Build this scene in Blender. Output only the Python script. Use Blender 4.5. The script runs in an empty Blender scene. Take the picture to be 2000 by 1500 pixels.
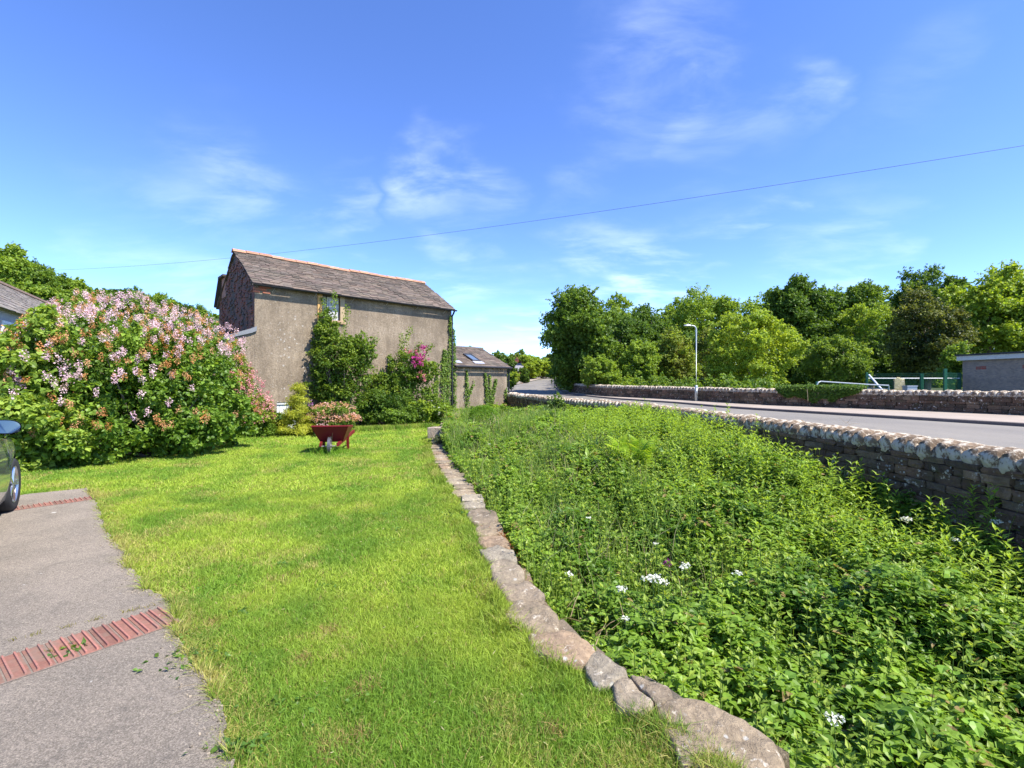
import bpy, math, random
import numpy as np
from mathutils import Vector, Matrix, noise as mnoise

random.seed(7)
RNG = np.random.default_rng(7)
scn = bpy.context.scene
C = scn.collection
R = math.radians

# ------------------------------------------------------------------ camera, sky, sun, exposure
EYE = 1.6
F = 937.0                                   # focal length in pixels of a 2000 px wide picture
cam_d = bpy.data.cameras.new('camera'); cam = bpy.data.objects.new('camera', cam_d); C.objects.link(cam)
cam.location = (0, 0, EYE); cam.rotation_euler = (R(90), 0, 0)
cam_d.sensor_width = 36; cam_d.lens = 36 * F / 2000; cam_d.clip_start = 0.05; cam_d.clip_end = 3000
scn.camera = cam

SUN_DIR = Vector((0.86, -0.50, 0)).normalized() * math.cos(R(54)) + Vector((0, 0, math.sin(R(54))))
sun_d = bpy.data.lights.new('sun', 'SUN'); sun = bpy.data.objects.new('sun', sun_d); C.objects.link(sun)
sun_d.energy = 5.0; sun_d.angle = R(0.5); sun_d.color = (1.0, 0.95, 0.86)
sun.rotation_euler = SUN_DIR.to_track_quat('Z', 'Y').to_euler(); sun.location = (20, -15, 30)

scn.view_settings.view_transform = 'Standard'; scn.view_settings.look = 'None'
scn.view_settings.exposure = 1.12; scn.view_settings.gamma = 1.0; scn.view_settings.use_curve_mapping = False

w = bpy.data.worlds.new('World'); scn.world = w; w.use_nodes = True
wn = w.node_tree; wn.nodes.clear()
def WN(t, **k):
    n = wn.nodes.new(t)
    for a, b in k.items(): setattr(n, a, b)
    return n
def wl(a, b): wn.links.new(a, b)
sky = WN('ShaderNodeTexSky', sky_type='NISHITA', sun_disc=False)
sky.sun_elevation = R(54); sky.sun_rotation = math.atan2(SUN_DIR.x, SUN_DIR.y)
sky.air_density = 1.0; sky.dust_density = 0.0; sky.ozone_density = 3.5; sky.altitude = 3500
hs = WN('ShaderNodeHueSaturation'); hs.inputs['Saturation'].default_value = 1.14; hs.inputs['Hue'].default_value = 0.512; hs.inputs['Value'].default_value = 1.25
wl(sky.outputs[0], hs.inputs['Color'])
tc = WN('ShaderNodeTexCoord')
sep = WN('ShaderNodeSeparateXYZ'); wl(tc.outputs['Generated'], sep.inputs[0])
def wmath(op, a, b=None, clamp=False):
    n = WN('ShaderNodeMath', operation=op, use_clamp=clamp)
    for i, v in enumerate((a, b)):
        if v is None: continue
        if isinstance(v, (int, float)): n.inputs[i].default_value = v
        else: wl(v, n.inputs[i])
    return n.outputs[0]
zz = wmath('ADD', wmath('MAXIMUM', sep.outputs[2], 0.0), 0.18)
cx = wmath('DIVIDE', sep.outputs[0], zz); cy = wmath('DIVIDE', sep.outputs[1], zz)
comb = WN('ShaderNodeCombineXYZ'); wl(cx, comb.inputs[0]); wl(cy, comb.inputs[1])
def wnoise(scale, detail, rough, dist=0.0, stretch=(1, 1, 1), rot=0.0):
    mp = WN('ShaderNodeMapping'); mp.inputs['Scale'].default_value = stretch; mp.inputs['Rotation'].default_value = (0, 0, rot)
    wl(comb.outputs[0], mp.inputs[0])
    n = WN('ShaderNodeTexNoise'); n.inputs['Scale'].default_value = scale; n.inputs['Detail'].default_value = detail
    n.inputs['Roughness'].default_value = rough; n.inputs['Distortion'].default_value = dist
    wl(mp.outputs[0], n.inputs['Vector']); return n.outputs[0]
wisp = wnoise(2.6, 8, 0.58, 0.35, (1, 1.8, 1), 0.6)
wisp2 = wnoise(0.9, 4, 0.5, 0.3, (1, 1.2, 1), -0.3)
def dirv(px, py):
    return Vector(((px - 1000) / F, 1, (750 - py) / F)).normalized()
wnz_ = WN('ShaderNodeTexNoise'); wnz_.inputs['Scale'].default_value = 3.2; wnz_.inputs['Detail'].default_value = 5; wl(comb.outputs[0], wnz_.inputs['Vector'])
wsub = WN('ShaderNodeVectorMath', operation='SUBTRACT'); wl(wnz_.outputs['Color'], wsub.inputs[0]); wsub.inputs[1].default_value = (0.5, 0.5, 0.5)
wmad = WN('ShaderNodeVectorMath', operation='MULTIPLY_ADD'); wl(wsub.outputs[0], wmad.inputs[0]); wmad.inputs[1].default_value = (0.28, 0.28, 0.22); wl(tc.outputs['Generated'], wmad.inputs[2])
wnrm = WN('ShaderNodeVectorMath', operation='NORMALIZE'); wl(wmad.outputs[0], wnrm.inputs[0])
mask = None
for px, py, r, s in ((1405, 310, 9, 1.25), (1290, 195, 12, 0.36), (1250, 300, 8, 0.5), (880, 380, 8.5, 0.62), (430, 460, 13, 0.24), (1200, 410, 10, 0.45),
                     (950, 640, 12, 0.45), (1250, 550, 9, 0.55), (1640, 460, 8, 0.25), (665, 415, 5, 0.40), (470, 360, 6, 0.30), (1740, 250, 8, 0.10)):
    d = dirv(px, py)
    dp = WN('ShaderNodeVectorMath', operation='DOT_PRODUCT'); wl(wnrm.outputs[0], dp.inputs[0]); dp.inputs[1].default_value = d
    mr = WN('ShaderNodeMapRange', interpolation_type='SMOOTHERSTEP'); wl(dp.outputs['Value'], mr.inputs[0])
    mr.inputs[1].default_value = math.cos(R(r)); mr.inputs[2].default_value = 1.0; mr.inputs[3].default_value = 0; mr.inputs[4].default_value = s
    mask = mr.outputs[0] if mask is None else wmath('MAXIMUM', mask, mr.outputs[0])
mrw = WN('ShaderNodeMapRange', interpolation_type='SMOOTHSTEP'); wl(wisp, mrw.inputs[0]); mrw.inputs[1].default_value = 0.36; mrw.inputs[2].default_value = 0.74
mrw2 = WN('ShaderNodeMapRange', interpolation_type='SMOOTHSTEP'); wl(wisp2, mrw2.inputs[0]); mrw2.inputs[1].default_value = 0.30; mrw2.inputs[2].default_value = 0.66
cl = wmath('MULTIPLY', wmath('MULTIPLY', mask, mrw.outputs[0]), mrw2.outputs[0], True)
cl = wmath('MULTIPLY', cl, 0.62, True)
mixc = WN('ShaderNodeMix', data_type='RGBA')
wl(cl, mixc.inputs['Factor']); wl(hs.outputs[0], mixc.inputs['A']); mixc.inputs['B'].default_value = (6.3, 6.9, 7.6, 1)
bg = WN('ShaderNodeBackground'); bg.inputs['Strength'].default_value = 0.15
wl(mixc.outputs['Result'], bg.inputs['Color'])
wo = WN('ShaderNodeOutputWorld'); wl(bg.outputs[0], wo.inputs['Surface'])

# ------------------------------------------------------------------ numbers
def P(px, py, z=0.0):                        # where the ray of a pixel meets the level z
    Y = F * (EYE - z) / (py - 750.0)
    return ((px - 1000) / F * Y, Y)
def at(px, py, Y):                           # the point of a pixel at distance Y
    return Vector(((px - 1000) / F * Y, Y, EYE + (750 - py) / F * Y))
def interp(tab, y):
    ys = [t[0] for t in tab]
    return tuple(np.interp(y, ys, [t[i] for t in tab]) for i in range(1, len(tab[0])))
def hash01(ix, iy, seed=0):
    h = (ix.astype(np.int64) * 374761393 + iy.astype(np.int64) * 668265263 + seed * 982451653) & 0xffffffff
    h = ((h ^ (h >> 13)) * 1274126177) & 0xffffffff
    return ((h ^ (h >> 16)) & 0xffff) / 65535.0
def vnoise(x, y, seed=0):
    x = np.asarray(x, float); y = np.asarray(y, float)
    ix = np.floor(x); iy = np.floor(y); fx = x - ix; fy = y - iy
    fx = fx * fx * (3 - 2 * fx); fy = fy * fy * (3 - 2 * fy)
    ix = ix.astype(np.int64); iy = iy.astype(np.int64)
    a = hash01(ix, iy, seed); b = hash01(ix + 1, iy, seed); c = hash01(ix, iy + 1, seed); d = hash01(ix + 1, iy + 1, seed)
    return (a * (1 - fx) + b * fx) * (1 - fy) + (c * (1 - fx) + d * fx) * fy
def fbm(x, y, seed=0, oct=4):
    s = 0; a = 0.5; t = 0
    for i in range(oct):
        s = s + a * vnoise(np.asarray(x) * 2 ** i, np.asarray(y) * 2 ** i, seed + i * 17); t += a; a *= 0.55
    return s / t
def U(a, b, n): return RNG.uniform(a, b, n)
def sstep(a, b, x): 
    t = np.clip((np.asarray(x, float) - a) / (b - a), 0, 1); return t * t * (3 - 2 * t)

# ------------------------------------------------------------------ plan of the place
# low retaining wall between lawn and rough ground: Y -> X of its middle
LOW = [(-4, 1.9), (0.8, 1.45), (2.0, 1.06), (2.17, 0.93), (2.42, 0.70), (2.63, 0.50), (2.94, 0.31), (3.33, 0.13), (3.75, 0.03), (5.08, -0.22), (7.5, -0.82), (9.0, -1.22), (11.2, -1.72), (13.5, -2.1), (16, -2.4), (21, -2.8), (26, -3.2)]
# wall along the road: Y -> X of its middle, z of its top
NW = [(-8, 4.7, 0.96), (0, 4.85, 0.96), (4.3, 4.75, 0.98), (5.3, 4.85, 0.98), (6.45, 4.82, 0.98), (7.6, 4.72, 0.98), (8.9, 4.5, 0.985), (11.2, 4.35, 0.99), (13.2, 4.15, 1.0), (15.0, 3.8, 1.02), (16.2, 3.2, 1.04), (18.1, 2.0, 1.06), (21.3, 0.9, 1.1), (24.4, -0.16, 1.18), (30, -2.5, 1.2)]
KERB = [(-20, 21.0), (5, 17.6), (13.9, 14.9), (19.9, 12.7), (23.4, 11.4), (29.3, 10.0), (34.8, 7.6), (42, 5.7), (50, 4.9), (60, 5.3), (75, 6.8), (90, 8.3), (110, 10.6), (125, 12.2), (150, 15)]
ROADZ = [(-20, 0.35), (25, 0.36), (30, 0.42), (38, 0.52), (45, 0.68), (54, 1.0), (60, 1.3), (75, 1.84), (90, 2.56), (110, 3.5), (125, 4.1), (150, 4.2), (200, 4.2)]
ROADL = [(24.4, 0.3), (27, -0.6), (35, -1.4), (45, -1.8), (60, -0.5), (75, 2.4), (90, 5.6), (110, 8.7), (125, 10.6), (150, 13.2)]
FARW = [(-20, 25.0), (8, 21.6), (17.7, 19.1), (23.9, 15.6), (26.9, 13.3), (30.8, 12.0), (36.1, 9.3), (39.2, 7.1), (47, 5.9), (50, 6.2)]
def lowx(y): return np.interp(y, [a[0] for a in LOW], [a[1] for a in LOW])
def nwx(y): return np.interp(y, [a[0] for a in NW], [a[1] for a in NW])
def nwz(y): return np.interp(y, [a[0] for a in NW], [a[2] for a in NW])
def kerbx(y): return np.interp(y, [a[0] for a in KERB], [a[1] for a in KERB])
def roadz(y): return np.interp(y, [a[0] for a in ROADZ], [a[1] for a in ROADZ])
def roadl(y):
    y = np.asarray(y, float)
    return np.where(y < 24.4, nwx(y) + 0.30, np.interp(y, [a[0] for a in ROADL], [a[1] for a in ROADL]))
def farx(y):
    return np.where(np.asarray(y) < 50, np.interp(y, [a[0] for a in FARW], [a[1] for a in FARW]), kerbx(y) + 1.6)
def veg_top(x, y):                           # height of the top of the undergrowth
    u = np.clip((x - lowx(y)) / np.maximum(nwx(y) - lowx(y), 0.5), 0, 1)
    base = np.interp(y, [0, 2, 4, 6, 9, 12, 15, 19, 24], [-0.22, -0.18, -0.06, 0.05, 0.2, 0.36, 0.40, 0.32, 0.25])
    right = np.interp(y, [0, 3.5, 4.5, 6, 7.6, 11, 14, 18, 22, 26], [-0.08, 0.03, 0.13, 0.38, 0.61, 0.76, 0.82, 0.62, 0.45, 0.35])
    return base * (1 - u ** 1.5) + right * u ** 1.5 + (fbm(x * 0.9, y * 0.9, 5) - 0.5) * 0.62
def ground_z(x, y):
    x = np.asarray(x, float); y = np.asarray(y, float)
    lawn = np.zeros_like(x + y)
    # land rises behind the buildings on the left and far away
    hill = sstep(30, 85, y) * sstep(-6, -55, x) * 13 + sstep(60, 200, y) * 3.2
    lawn = lawn + hill
    vt = np.interp(y, [0, 2, 4, 6, 9, 12, 15, 19, 24, 28], [-0.85, -0.8, -0.68, -0.55, -0.4, -0.28, -0.2, -0.15, -0.1, 0.0])
    fld = vt + (fbm(x * 0.8, y * 0.8, 9) - 0.5) * 0.12
    r = roadz(y) - 0.12
    beyond = roadz(y) + 0.0 - sstep(0, 12, x - farx(y)) * 0.5 + sstep(60, 200, y) * 1.5
    z = np.where(x < lowx(y), lawn, np.where(x < nwx(y), fld, np.where(x < farx(y), r, beyond)))
    far = y > 24.6
    zl = np.where(x < roadl(y) - 3, lawn, r)
    t = np.clip((x - (roadl(y) - 9)) / 8.5, 0, 1)
    zf = np.where(x < roadl(y), lawn * (1 - t) + r * t - 0.0, np.where(x < farx(y), r, beyond))
    return np.where(far, zf, z)

# ------------------------------------------------------------------ object helpers
def set_props(o, label=None, cat=None, group=None, kind=None):
    if label: o['label'] = label
    if cat: o['category'] = cat
    if group: o['group'] = group
    if kind: o['kind'] = kind
    return o
def thing(name, label, cat, loc=(0, 0, 0), rotz=0.0, group=None):
    o = bpy.data.objects.new(name, None); C.objects.link(o); o.empty_display_size = 0.2
    o.location = loc; o.rotation_euler = (0, 0, rotz)
    return set_props(o, label, cat, group)
class Acc:
    """collects pieces of geometry with a tint per vertex and links them as one mesh object"""
    def __init__(s): s.V = []; s.Q = []; s.T = []; s.C = []; s.n = 0
    def add(s, V, Fc, col=(0.5, 0.5, 0.5)):
        V = np.asarray(V, float).reshape(-1, 3); Fc = np.asarray(Fc, np.int64)
        col = np.asarray(col, float)
        if col.ndim == 1: col = np.tile(col[:3], (len(V), 1))
        s.V.append(V); s.C.append(col[:, :3])
        if Fc.size:
            (s.Q if Fc.shape[1] == 4 else s.T).append(Fc + s.n)
        s.n += len(V); return s
    def more(s, Fc, off):                    # further faces on vertices already added
        Fc = np.asarray(Fc, np.int64); (s.Q if Fc.shape[1] == 4 else s.T).append(Fc + off)
    def build(s, name, mat, parent=None, smooth=False, origin=None):
        V = np.concatenate(s.V); Cc = np.concatenate(s.C)
        if origin is not None: V = V - np.array(origin)
        q = np.concatenate(s.Q) if s.Q else np.zeros((0, 4), np.int64); t = np.concatenate(s.T) if s.T else np.zeros((0, 3), np.int64)
        me = bpy.data.meshes.new(name)
        me.vertices.add(len(V)); me.vertices.foreach_set('co', V.astype(np.float32).ravel())
        loops = np.concatenate([q.ravel(), t.ravel()]).astype(np.int32)
        me.loops.add(len(loops)); me.loops.foreach_set('vertex_index', loops)
        me.polygons.add(len(q) + len(t))
        ls = np.concatenate([np.arange(len(q)) * 4, len(q) * 4 + np.arange(len(t)) * 3]).astype(np.int32)
        me.polygons.foreach_set('loop_start', ls)
        try: me.polygons.foreach_set('loop_total', np.concatenate([np.full(len(q), 4), np.full(len(t), 3)]).astype(np.int32))
        except Exception: pass
        me.polygons.foreach_set('use_smooth', np.full(len(q) + len(t), smooth, dtype=bool))
        at_ = me.attributes.new('tint', 'FLOAT_COLOR', 'POINT')
        at_.data.foreach_set('color', np.concatenate([Cc, np.ones((len(Cc), 1))], 1).astype(np.float32).ravel())
        me.update(calc_edges=True); me.validate()
        me.materials.append(mat)
        o = bpy.data.objects.new(name, me); C.objects.link(o)
        if origin is not None: o.location = origin
        if parent: o.parent = parent
        return o
def norm(a): return a / np.maximum(np.linalg.norm(a, axis=-1, keepdims=True), 1e-9)
def frames(d, n):                            # columns: x side, y along d, z close to n
    d = norm(d); x = norm(np.cross(d, n)); z = np.cross(x, d)
    return np.stack([x, d, z], -1)
def scatter(acc, TV, TF, Rm, Pt, S, col, fade=None):
    if TV is BROAD_V: TF = BROAD_F
    TV = np.asarray(TV, float); TF = np.asarray(TF, np.int64); n = len(Pt); m = len(TV)
    S = np.asarray(S, float)
    if S.ndim == 1: S = np.repeat(S[:, None], 3, 1)
    V = np.einsum('nij,nmj->nmi', Rm, TV[None] * S[:, None, :]) + Pt[:, None, :]
    Fc = (TF[None] + (np.arange(n) * m)[:, None, None]).reshape(-1, TF.shape[1])
    col = np.asarray(col, float)
    if col.ndim == 1: col = np.tile(col, (n, 1))
    cc = np.repeat(col[:, None, :], m, 1)
    if fade is not None: cc = cc * np.asarray(fade)[None, :, None]
    acc.add(V.reshape(-1, 3), Fc, cc.reshape(-1, 3))
LEAF_V = [(0, 0, 0), (-0.27, 0.38, 0.09), (0, 0.42, 0), (0.27, 0.38, 0.09), (0, 1, -0.16)]
LEAF_F = [(0, 2, 4, 1), (0, 3, 4, 2)]
LANCE_V = [(0, 0, 0), (-0.15, 0.40, 0.05), (0, 0.42, 0), (0.15, 0.40, 0.05), (0, 1, -0.26)]
BROAD_V = [(0, 0, 0), (-0.26, 0.12, 0.05), (-0.40, 0.38, 0.08), (-0.25, 0.70, 0.02), (0, 1, -0.18), (0, 0.36, 0), (0.26, 0.12, 0.05), (0.40, 0.38, 0.08), (0.25, 0.70, 0.02)]
BROAD_F = [(0, 5, 2, 1), (5, 4, 3, 2), (0, 6, 7, 5), (5, 7, 8, 4)]
KITE_V = [(0, 0, 0), (-0.36, 0.40, 0.09), (0, 0.42, 0), (0.36, 0.40, 0.09), (0, 1, -0.18)]
def randdir(n, up=0.0):
    v = RNG.normal(size=(n, 3)); v[:, 2] += up; return norm(v)
def box_acc(acc, lo, hi, col=(0.5, 0.5, 0.5), M=None):
    x0, y0, z0 = lo; x1, y1, z1 = hi
    V = np.array([(x0, y0, z0), (x1, y0, z0), (x1, y1, z0), (x0, y1, z0), (x0, y0, z1), (x1, y0, z1), (x1, y1, z1), (x0, y1, z1)], float)
    if M is not None: V = V @ np.array(M.to_3x3()).T + np.array(M.translation)
    acc.add(V, [(0, 3, 2, 1), (4, 5, 6, 7), (0, 1, 5, 4), (1, 2, 6, 5), (2, 3, 7, 6), (3, 0, 4, 7)], col)
def tube(acc, pts, rad, sides=8, col=(0.5, 0.5, 0.5), cap=True):
    pts = np.asarray(pts, float); n = len(pts); rad = np.broadcast_to(np.asarray(rad, float), (n,))
    d = norm(np.gradient(pts, axis=0)); ref = np.array([0, 0, 1.0])
    if abs(d[:, 2]).mean() > 0.8: ref = np.array([1.0, 0, 0])
    x = norm(np.cross(d, ref)); y = np.cross(d, x)
    a = np.arange(sides) / sides * 2 * math.pi
    V = pts[:, None] + rad[:, None, None] * (np.cos(a)[None, :, None] * x[:, None] + np.sin(a)[None, :, None] * y[:, None])
    V = V.reshape(-1, 3); Fc = []
    for i in range(n - 1):
        for k in range(sides):
            k2 = (k + 1) % sides; Fc.append((i * sides + k, i * sides + k2, (i + 1) * sides + k2, (i + 1) * sides + k))
    off = acc.n; acc.add(V, Fc, col)
    if cap:
        o2 = acc.n; acc.add(np.array([pts[0], pts[-1]]), np.zeros((0, 3), int), col)
        acc.more([(k + 0, (k + 1) % sides, o2 - off) for k in range(sides)][:], off) if False else None
        T = [((k + 1) % sides + off, k + off, o2) for k in range(sides)] + [((n - 1) * sides + k + off, (n - 1) * sides + (k + 1) % sides + off, o2 + 1) for k in range(sides)]
        acc.T.append(np.array(T))
def arc(c, r, a0, a1, n, ax=(1, 0, 0), ay=(0, 0, 1)):
    c = np.array(c, float); ax = np.array(ax, float); ay = np.array(ay, float)
    return [c + r * (math.cos(t) * ax + math.sin(t) * ay) for t in np.linspace(a0, a1, n)]
# rounded, irregular stones
def rock_templates(k=8, sub=3, rnd=0.18, amp=0.07, seed=1):
    out = []; g = np.linspace(-1, 1, sub + 1)
    for s in range(k):
        V = []; Fc = []
        for ax in range(3):
            for sg in (-1, 1):
                o = len(V)
                for u in g:
                    for v in g:
                        p = [0, 0, 0]; p[ax] = sg; p[(ax + 1) % 3] = u * sg; p[(ax + 2) % 3] = v
                        V.append(p)
                n = sub + 1
                for i in range(sub):
                    for j in range(sub):
                        Fc.append((o + i * n + j, o + (i + 1) * n + j, o + (i + 1) * n + j + 1, o + i * n + j + 1))
        V = np.array(V, float)
        # round the edges
        sp = V / np.maximum(np.linalg.norm(V, axis=1, keepdims=True), 1e-6) * 1.15
        Q = V * (1 - rnd) + sp * rnd
        N = np.array([mnoise.noise_vector(Vector(q) * 1.3 + Vector((seed * 7 + s * 13.7, s * 5.1, 3))) for q in Q])
        N2 = np.array([mnoise.noise_vector(Vector(q) * 3.1 + Vector((seed * 3 + s * 3.7, 9, s))) for q in Q])
        Q = Q + N * amp * 2 + N2 * amp * 0.6
        out.append((Q * 0.5, np.array(Fc)))
    return out
ROCKS = rock_templates(8, 4, 0.22, 0.08, 1)
ROCKS_S = rock_templates(8, 2, 0.16, 0.06, 2)
def rock(acc, c, size, rot, col, tmpl=None):
    TV, TF = (tmpl or ROCKS)[random.randrange(8)]
    V = TV * np.array(size)
    M = np.array(rot.to_3x3()) if rot is not None else np.eye(3)
    acc.add(V @ M.T + np.array(c), TF, col)

# ------------------------------------------------------------------ materials
MATS = {}
def new_mat(name):
    m = bpy.data.materials.new(name); m.use_nodes = True; MATS[name] = m
    return m, m.node_tree, m.node_tree.nodes['Principled BSDF']
def N(nt, t, **k):
    n = nt.nodes.new(t)
    for a, b in k.items():
        if a in n.inputs: n.inputs[a].default_value = b
        else: setattr(n, a, b)
    return n
def noise_node(nt, scale, detail=5, rough=0.6, coord='Object', stretch=None, dist=0.0):
    t = N(nt, 'ShaderNodeTexCoord'); src = t.outputs[coord]
    if stretch:
        mp = N(nt, 'ShaderNodeMapping'); mp.inputs['Scale'].default_value = stretch; nt.links.new(src, mp.inputs[0]); src = mp.outputs[0]
    n = N(nt, 'ShaderNodeTexNoise'); n.inputs['Scale'].default_value = scale; n.inputs['Detail'].default_value = detail; n.inputs['Roughness'].default_value = rough; n.inputs['Distortion'].default_value = dist
    nt.links.new(src, n.inputs['Vector']); return n.outputs[0]
def ramp(nt, src, stops):
    r = N(nt, 'ShaderNodeValToRGB'); cr = r.color_ramp
    while len(cr.elements) < len(stops): cr.elements.new(0.5)
    for e, (p, c) in zip(cr.elements, stops):
        e.position = p; e.color = (*c, 1) if len(c) == 3 else c
    nt.links.new(src, r.inputs[0]); return r.outputs[0]
def mix(nt, fac, a, b, mode='MIX'):
    n = N(nt, 'ShaderNodeMix', data_type='RGBA', blend_type=mode)
    for key, v in (('Factor', fac), ('A', a), ('B', b)):
        if isinstance(v, (int, float)): n.inputs[key].default_value = v
        elif isinstance(v, tuple): n.inputs[key].default_value = (*v, 1)
        else: nt.links.new(v, n.inputs[key])
    return n.outputs['Result']
def bump(nt, bsdf, h, strength=0.5, dist=0.02):
    b = N(nt, 'ShaderNodeBump'); b.inputs['Strength'].default_value = strength; b.inputs['Distance'].default_value = dist
    nt.links.new(h, b.inputs['Height']); nt.links.new(b.outputs[0], bsdf.inputs['Normal'])
def attr(nt):
    a = N(nt, 'ShaderNodeAttribute'); a.attribute_name = 'tint'; return a.outputs['Color']
def spots(nt, scale, size, coord='Object', warp=0.0):
    t = N(nt, 'ShaderNodeTexCoord'); v = N(nt, 'ShaderNodeTexVoronoi'); v.inputs['Scale'].default_value = scale
    src = t.outputs[coord]
    if warp:
        nn = N(nt, 'ShaderNodeTexNoise'); nn.inputs['Scale'].default_value = scale * 1.7; nt.links.new(src, nn.inputs['Vector'])
        vm = N(nt, 'ShaderNodeVectorMath', operation='MULTIPLY_ADD'); nt.links.new(nn.outputs['Color'], vm.inputs[0]); vm.inputs[1].default_value = (warp,) * 3; nt.links.new(src, vm.inputs[2]); src = vm.outputs[0]
    nt.links.new(src, v.inputs['Vector'])
    m = N(nt, 'ShaderNodeMapRange'); nt.links.new(v.outputs['Distance'], m.inputs[0]); m.inputs[1].default_value = size; m.inputs[2].default_value = size * 0.6; m.inputs[3].default_value = 0; m.inputs[4].default_value = 1
    return m.outputs[0]
def mmath(nt, op, a, b, clamp=True):
    n = N(nt, 'ShaderNodeMath', operation=op, use_clamp=clamp)
    for i, v in enumerate((a, b)):
        if isinstance(v, (int, float)): n.inputs[i].default_value = v
        else: nt.links.new(v, n.inputs[i])
    return n.outputs[0]
def leaf_mat(name, transl=0.46, gloss=0.10, rough=0.45):
    m, nt, b = new_mat(name)
    c = attr(nt); nz = noise_node(nt, 2.5, 3)
    c2 = mix(nt, 0.6, c, ramp(nt, nz, [(0.3, (0.72, 0.78, 0.7)), (0.7, (1.2, 1.15, 1.1))]), 'MULTIPLY')
    nt.links.new(c2, b.inputs['Base Color']); b.inputs['Roughness'].default_value = rough
    b.inputs['Specular IOR Level'].default_value = gloss * 3
    tr = N(nt, 'ShaderNodeBsdfTranslucent'); c3 = mix(nt, 1.0, c2, (1.35, 1.25, 0.55), 'MULTIPLY'); nt.links.new(c3, tr.inputs['Color'])
    ms = N(nt, 'ShaderNodeMixShader'); ms.inputs[0].default_value = transl
    nt.links.new(b.outputs[0], ms.inputs[1]); nt.links.new(tr.outputs[0], ms.inputs[2])
    nt.links.new(ms.outputs[0], nt.nodes['Material Output'].inputs['Surface'])
    return m
M_LEAF = leaf_mat('leaf'); M_GRASS = leaf_mat('grass_blade', 0.30, 0.08, 0.55); M_PETAL = leaf_mat('petal', 0.25, 0.03, 0.7)
def tint_mat(name, rough=0.8, bscale=30, bstr=0.4, var=0.5, metallic=0.0, bdist=0.01, spec=0.3):
    m, nt, b = new_mat(name)
    nz = noise_node(nt, bscale, 6, 0.65); nz2 = noise_node(nt, bscale * 0.13, 4, 0.6)
    c = mix(nt, var, attr(nt), ramp(nt, nz, [(0.3, (0.55, 0.55, 0.55)), (0.7, (1.4, 1.4, 1.4))]), 'MULTIPLY')
    c = mix(nt, var, c, ramp(nt, nz2, [(0.3, (0.7, 0.7, 0.7)), (0.7, (1.25, 1.22, 1.2))]), 'MULTIPLY')
    nt.links.new(c, b.inputs['Base Color']); b.inputs['Roughness'].default_value = rough; b.inputs['Metallic'].default_value = metallic; b.inputs['Specular IOR Level'].default_value = spec
    bump(nt, b, nz, bstr, bdist); return m
M_BARK = tint_mat('bark', 0.9, 12, 0.8, 0.6, bdist=0.04)
M_PAINT = tint_mat('paint', 0.5, 14, 0.15, 0.22)
M_METAL = tint_mat('galvanised_metal', 0.45, 20, 0.05, 0.2, 0.5)
M_WOOD = tint_mat('weathered_wood', 0.85, 9, 0.5, 0.5)
M_PLASTIC = tint_mat('black_plastic', 0.4, 40, 0.05, 0.15)
def simple_mat(name, col, rough=0.5, metallic=0.0, spec=0.5, coat=0.0):
    m, nt, b = new_mat(name)
    nz = noise_node(nt, 6, 4)
    c = mix(nt, 0.25, col, ramp(nt, nz, [(0.3, (0.7, 0.7, 0.7)), (0.7, (1.2, 1.2, 1.2))]), 'MULTIPLY')
    nt.links.new(c, b.inputs['Base Color']); b.inputs['Roughness'].default_value = rough; b.inputs['Metallic'].default_value = metallic
    b.inputs['Specular IOR Level'].default_value = spec; b.inputs['Coat Weight'].default_value = coat; b.inputs['Coat Roughness'].default_value = 0.05
    return m
# stone with white lichen
def stone_mat(name, lichen=0.5, lscale=9.0, moss=0.3, toponly=False, base=(1, 1, 1)):
    m, nt, b = new_mat(name)
    nz = noise_node(nt, 22, 8, 0.7); nz2 = noise_node(nt, 3.2, 5, 0.6)
    c = mix(nt, 0.75, attr(nt), ramp(nt, nz, [(0.28, (0.45, 0.43, 0.42)), (0.72, (1.5, 1.48, 1.45))]), 'MULTIPLY')
    c = mix(nt, 0.7, c, ramp(nt, nz2, [(0.3, (0.6, 0.6, 0.62)), (0.7, (1.35, 1.3, 1.22))]), 'MULTIPLY')
    if moss:
        mz = ramp(nt, noise_node(nt, 5.5, 6, 0.7), [(0.52, (0, 0, 0)), (0.70, (1, 1, 1))])
        c = mix(nt, mmath(nt, 'MULTIPLY', mz, moss), c, (0.055, 0.065, 0.02))
    lz = ramp(nt, noise_node(nt, lscale, 9, 0.72, dist=0.3), [(0.62 - lichen * 0.22, (0, 0, 0)), (0.66 - lichen * 0.20, (1, 1, 1))])
    fac = lz
    if toponly:
        ge = N(nt, 'ShaderNodeNewGeometry'); s = N(nt, 'ShaderNodeSeparateXYZ'); nt.links.new(ge.outputs['Normal'], s.inputs[0])
        mr = N(nt, 'ShaderNodeMapRange'); nt.links.new(s.outputs[2], mr.inputs[0]); mr.inputs[1].default_value = -0.35; mr.inputs[2].default_value = 0.35
        fac = mmath(nt, 'MULTIPLY', lz, mr.outputs[0])
    c = mix(nt, mmath(nt, 'MULTIPLY', fac, 0.85), c, (0.60, 0.53, 0.42))
    sp = spots(nt, 14, 0.22, warp=0.02)
    c = mix(nt, mmath(nt, 'MULTIPLY', mmath(nt, 'MULTIPLY', sp, ramp(nt, noise_node(nt, 1.7, 3), [(0.5, (0, 0, 0)), (0.62, (1, 1, 1))])), 0.8), c, (0.52, 0.52, 0.48))
    nt.links.new(c, b.inputs['Base Color']); b.inputs['Roughness'].default_value = 0.9; b.inputs['Specular IOR Level'].default_value = 0.2
    bump(nt, b, nz, 1.0, 0.035); return m
M_WALLSTONE = stone_mat('dark_wall_stone', 0.10, 7, 0.55)
M_COPE = stone_mat('lichened_coping', 0.74, 5.5, 0.30, False)
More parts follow.
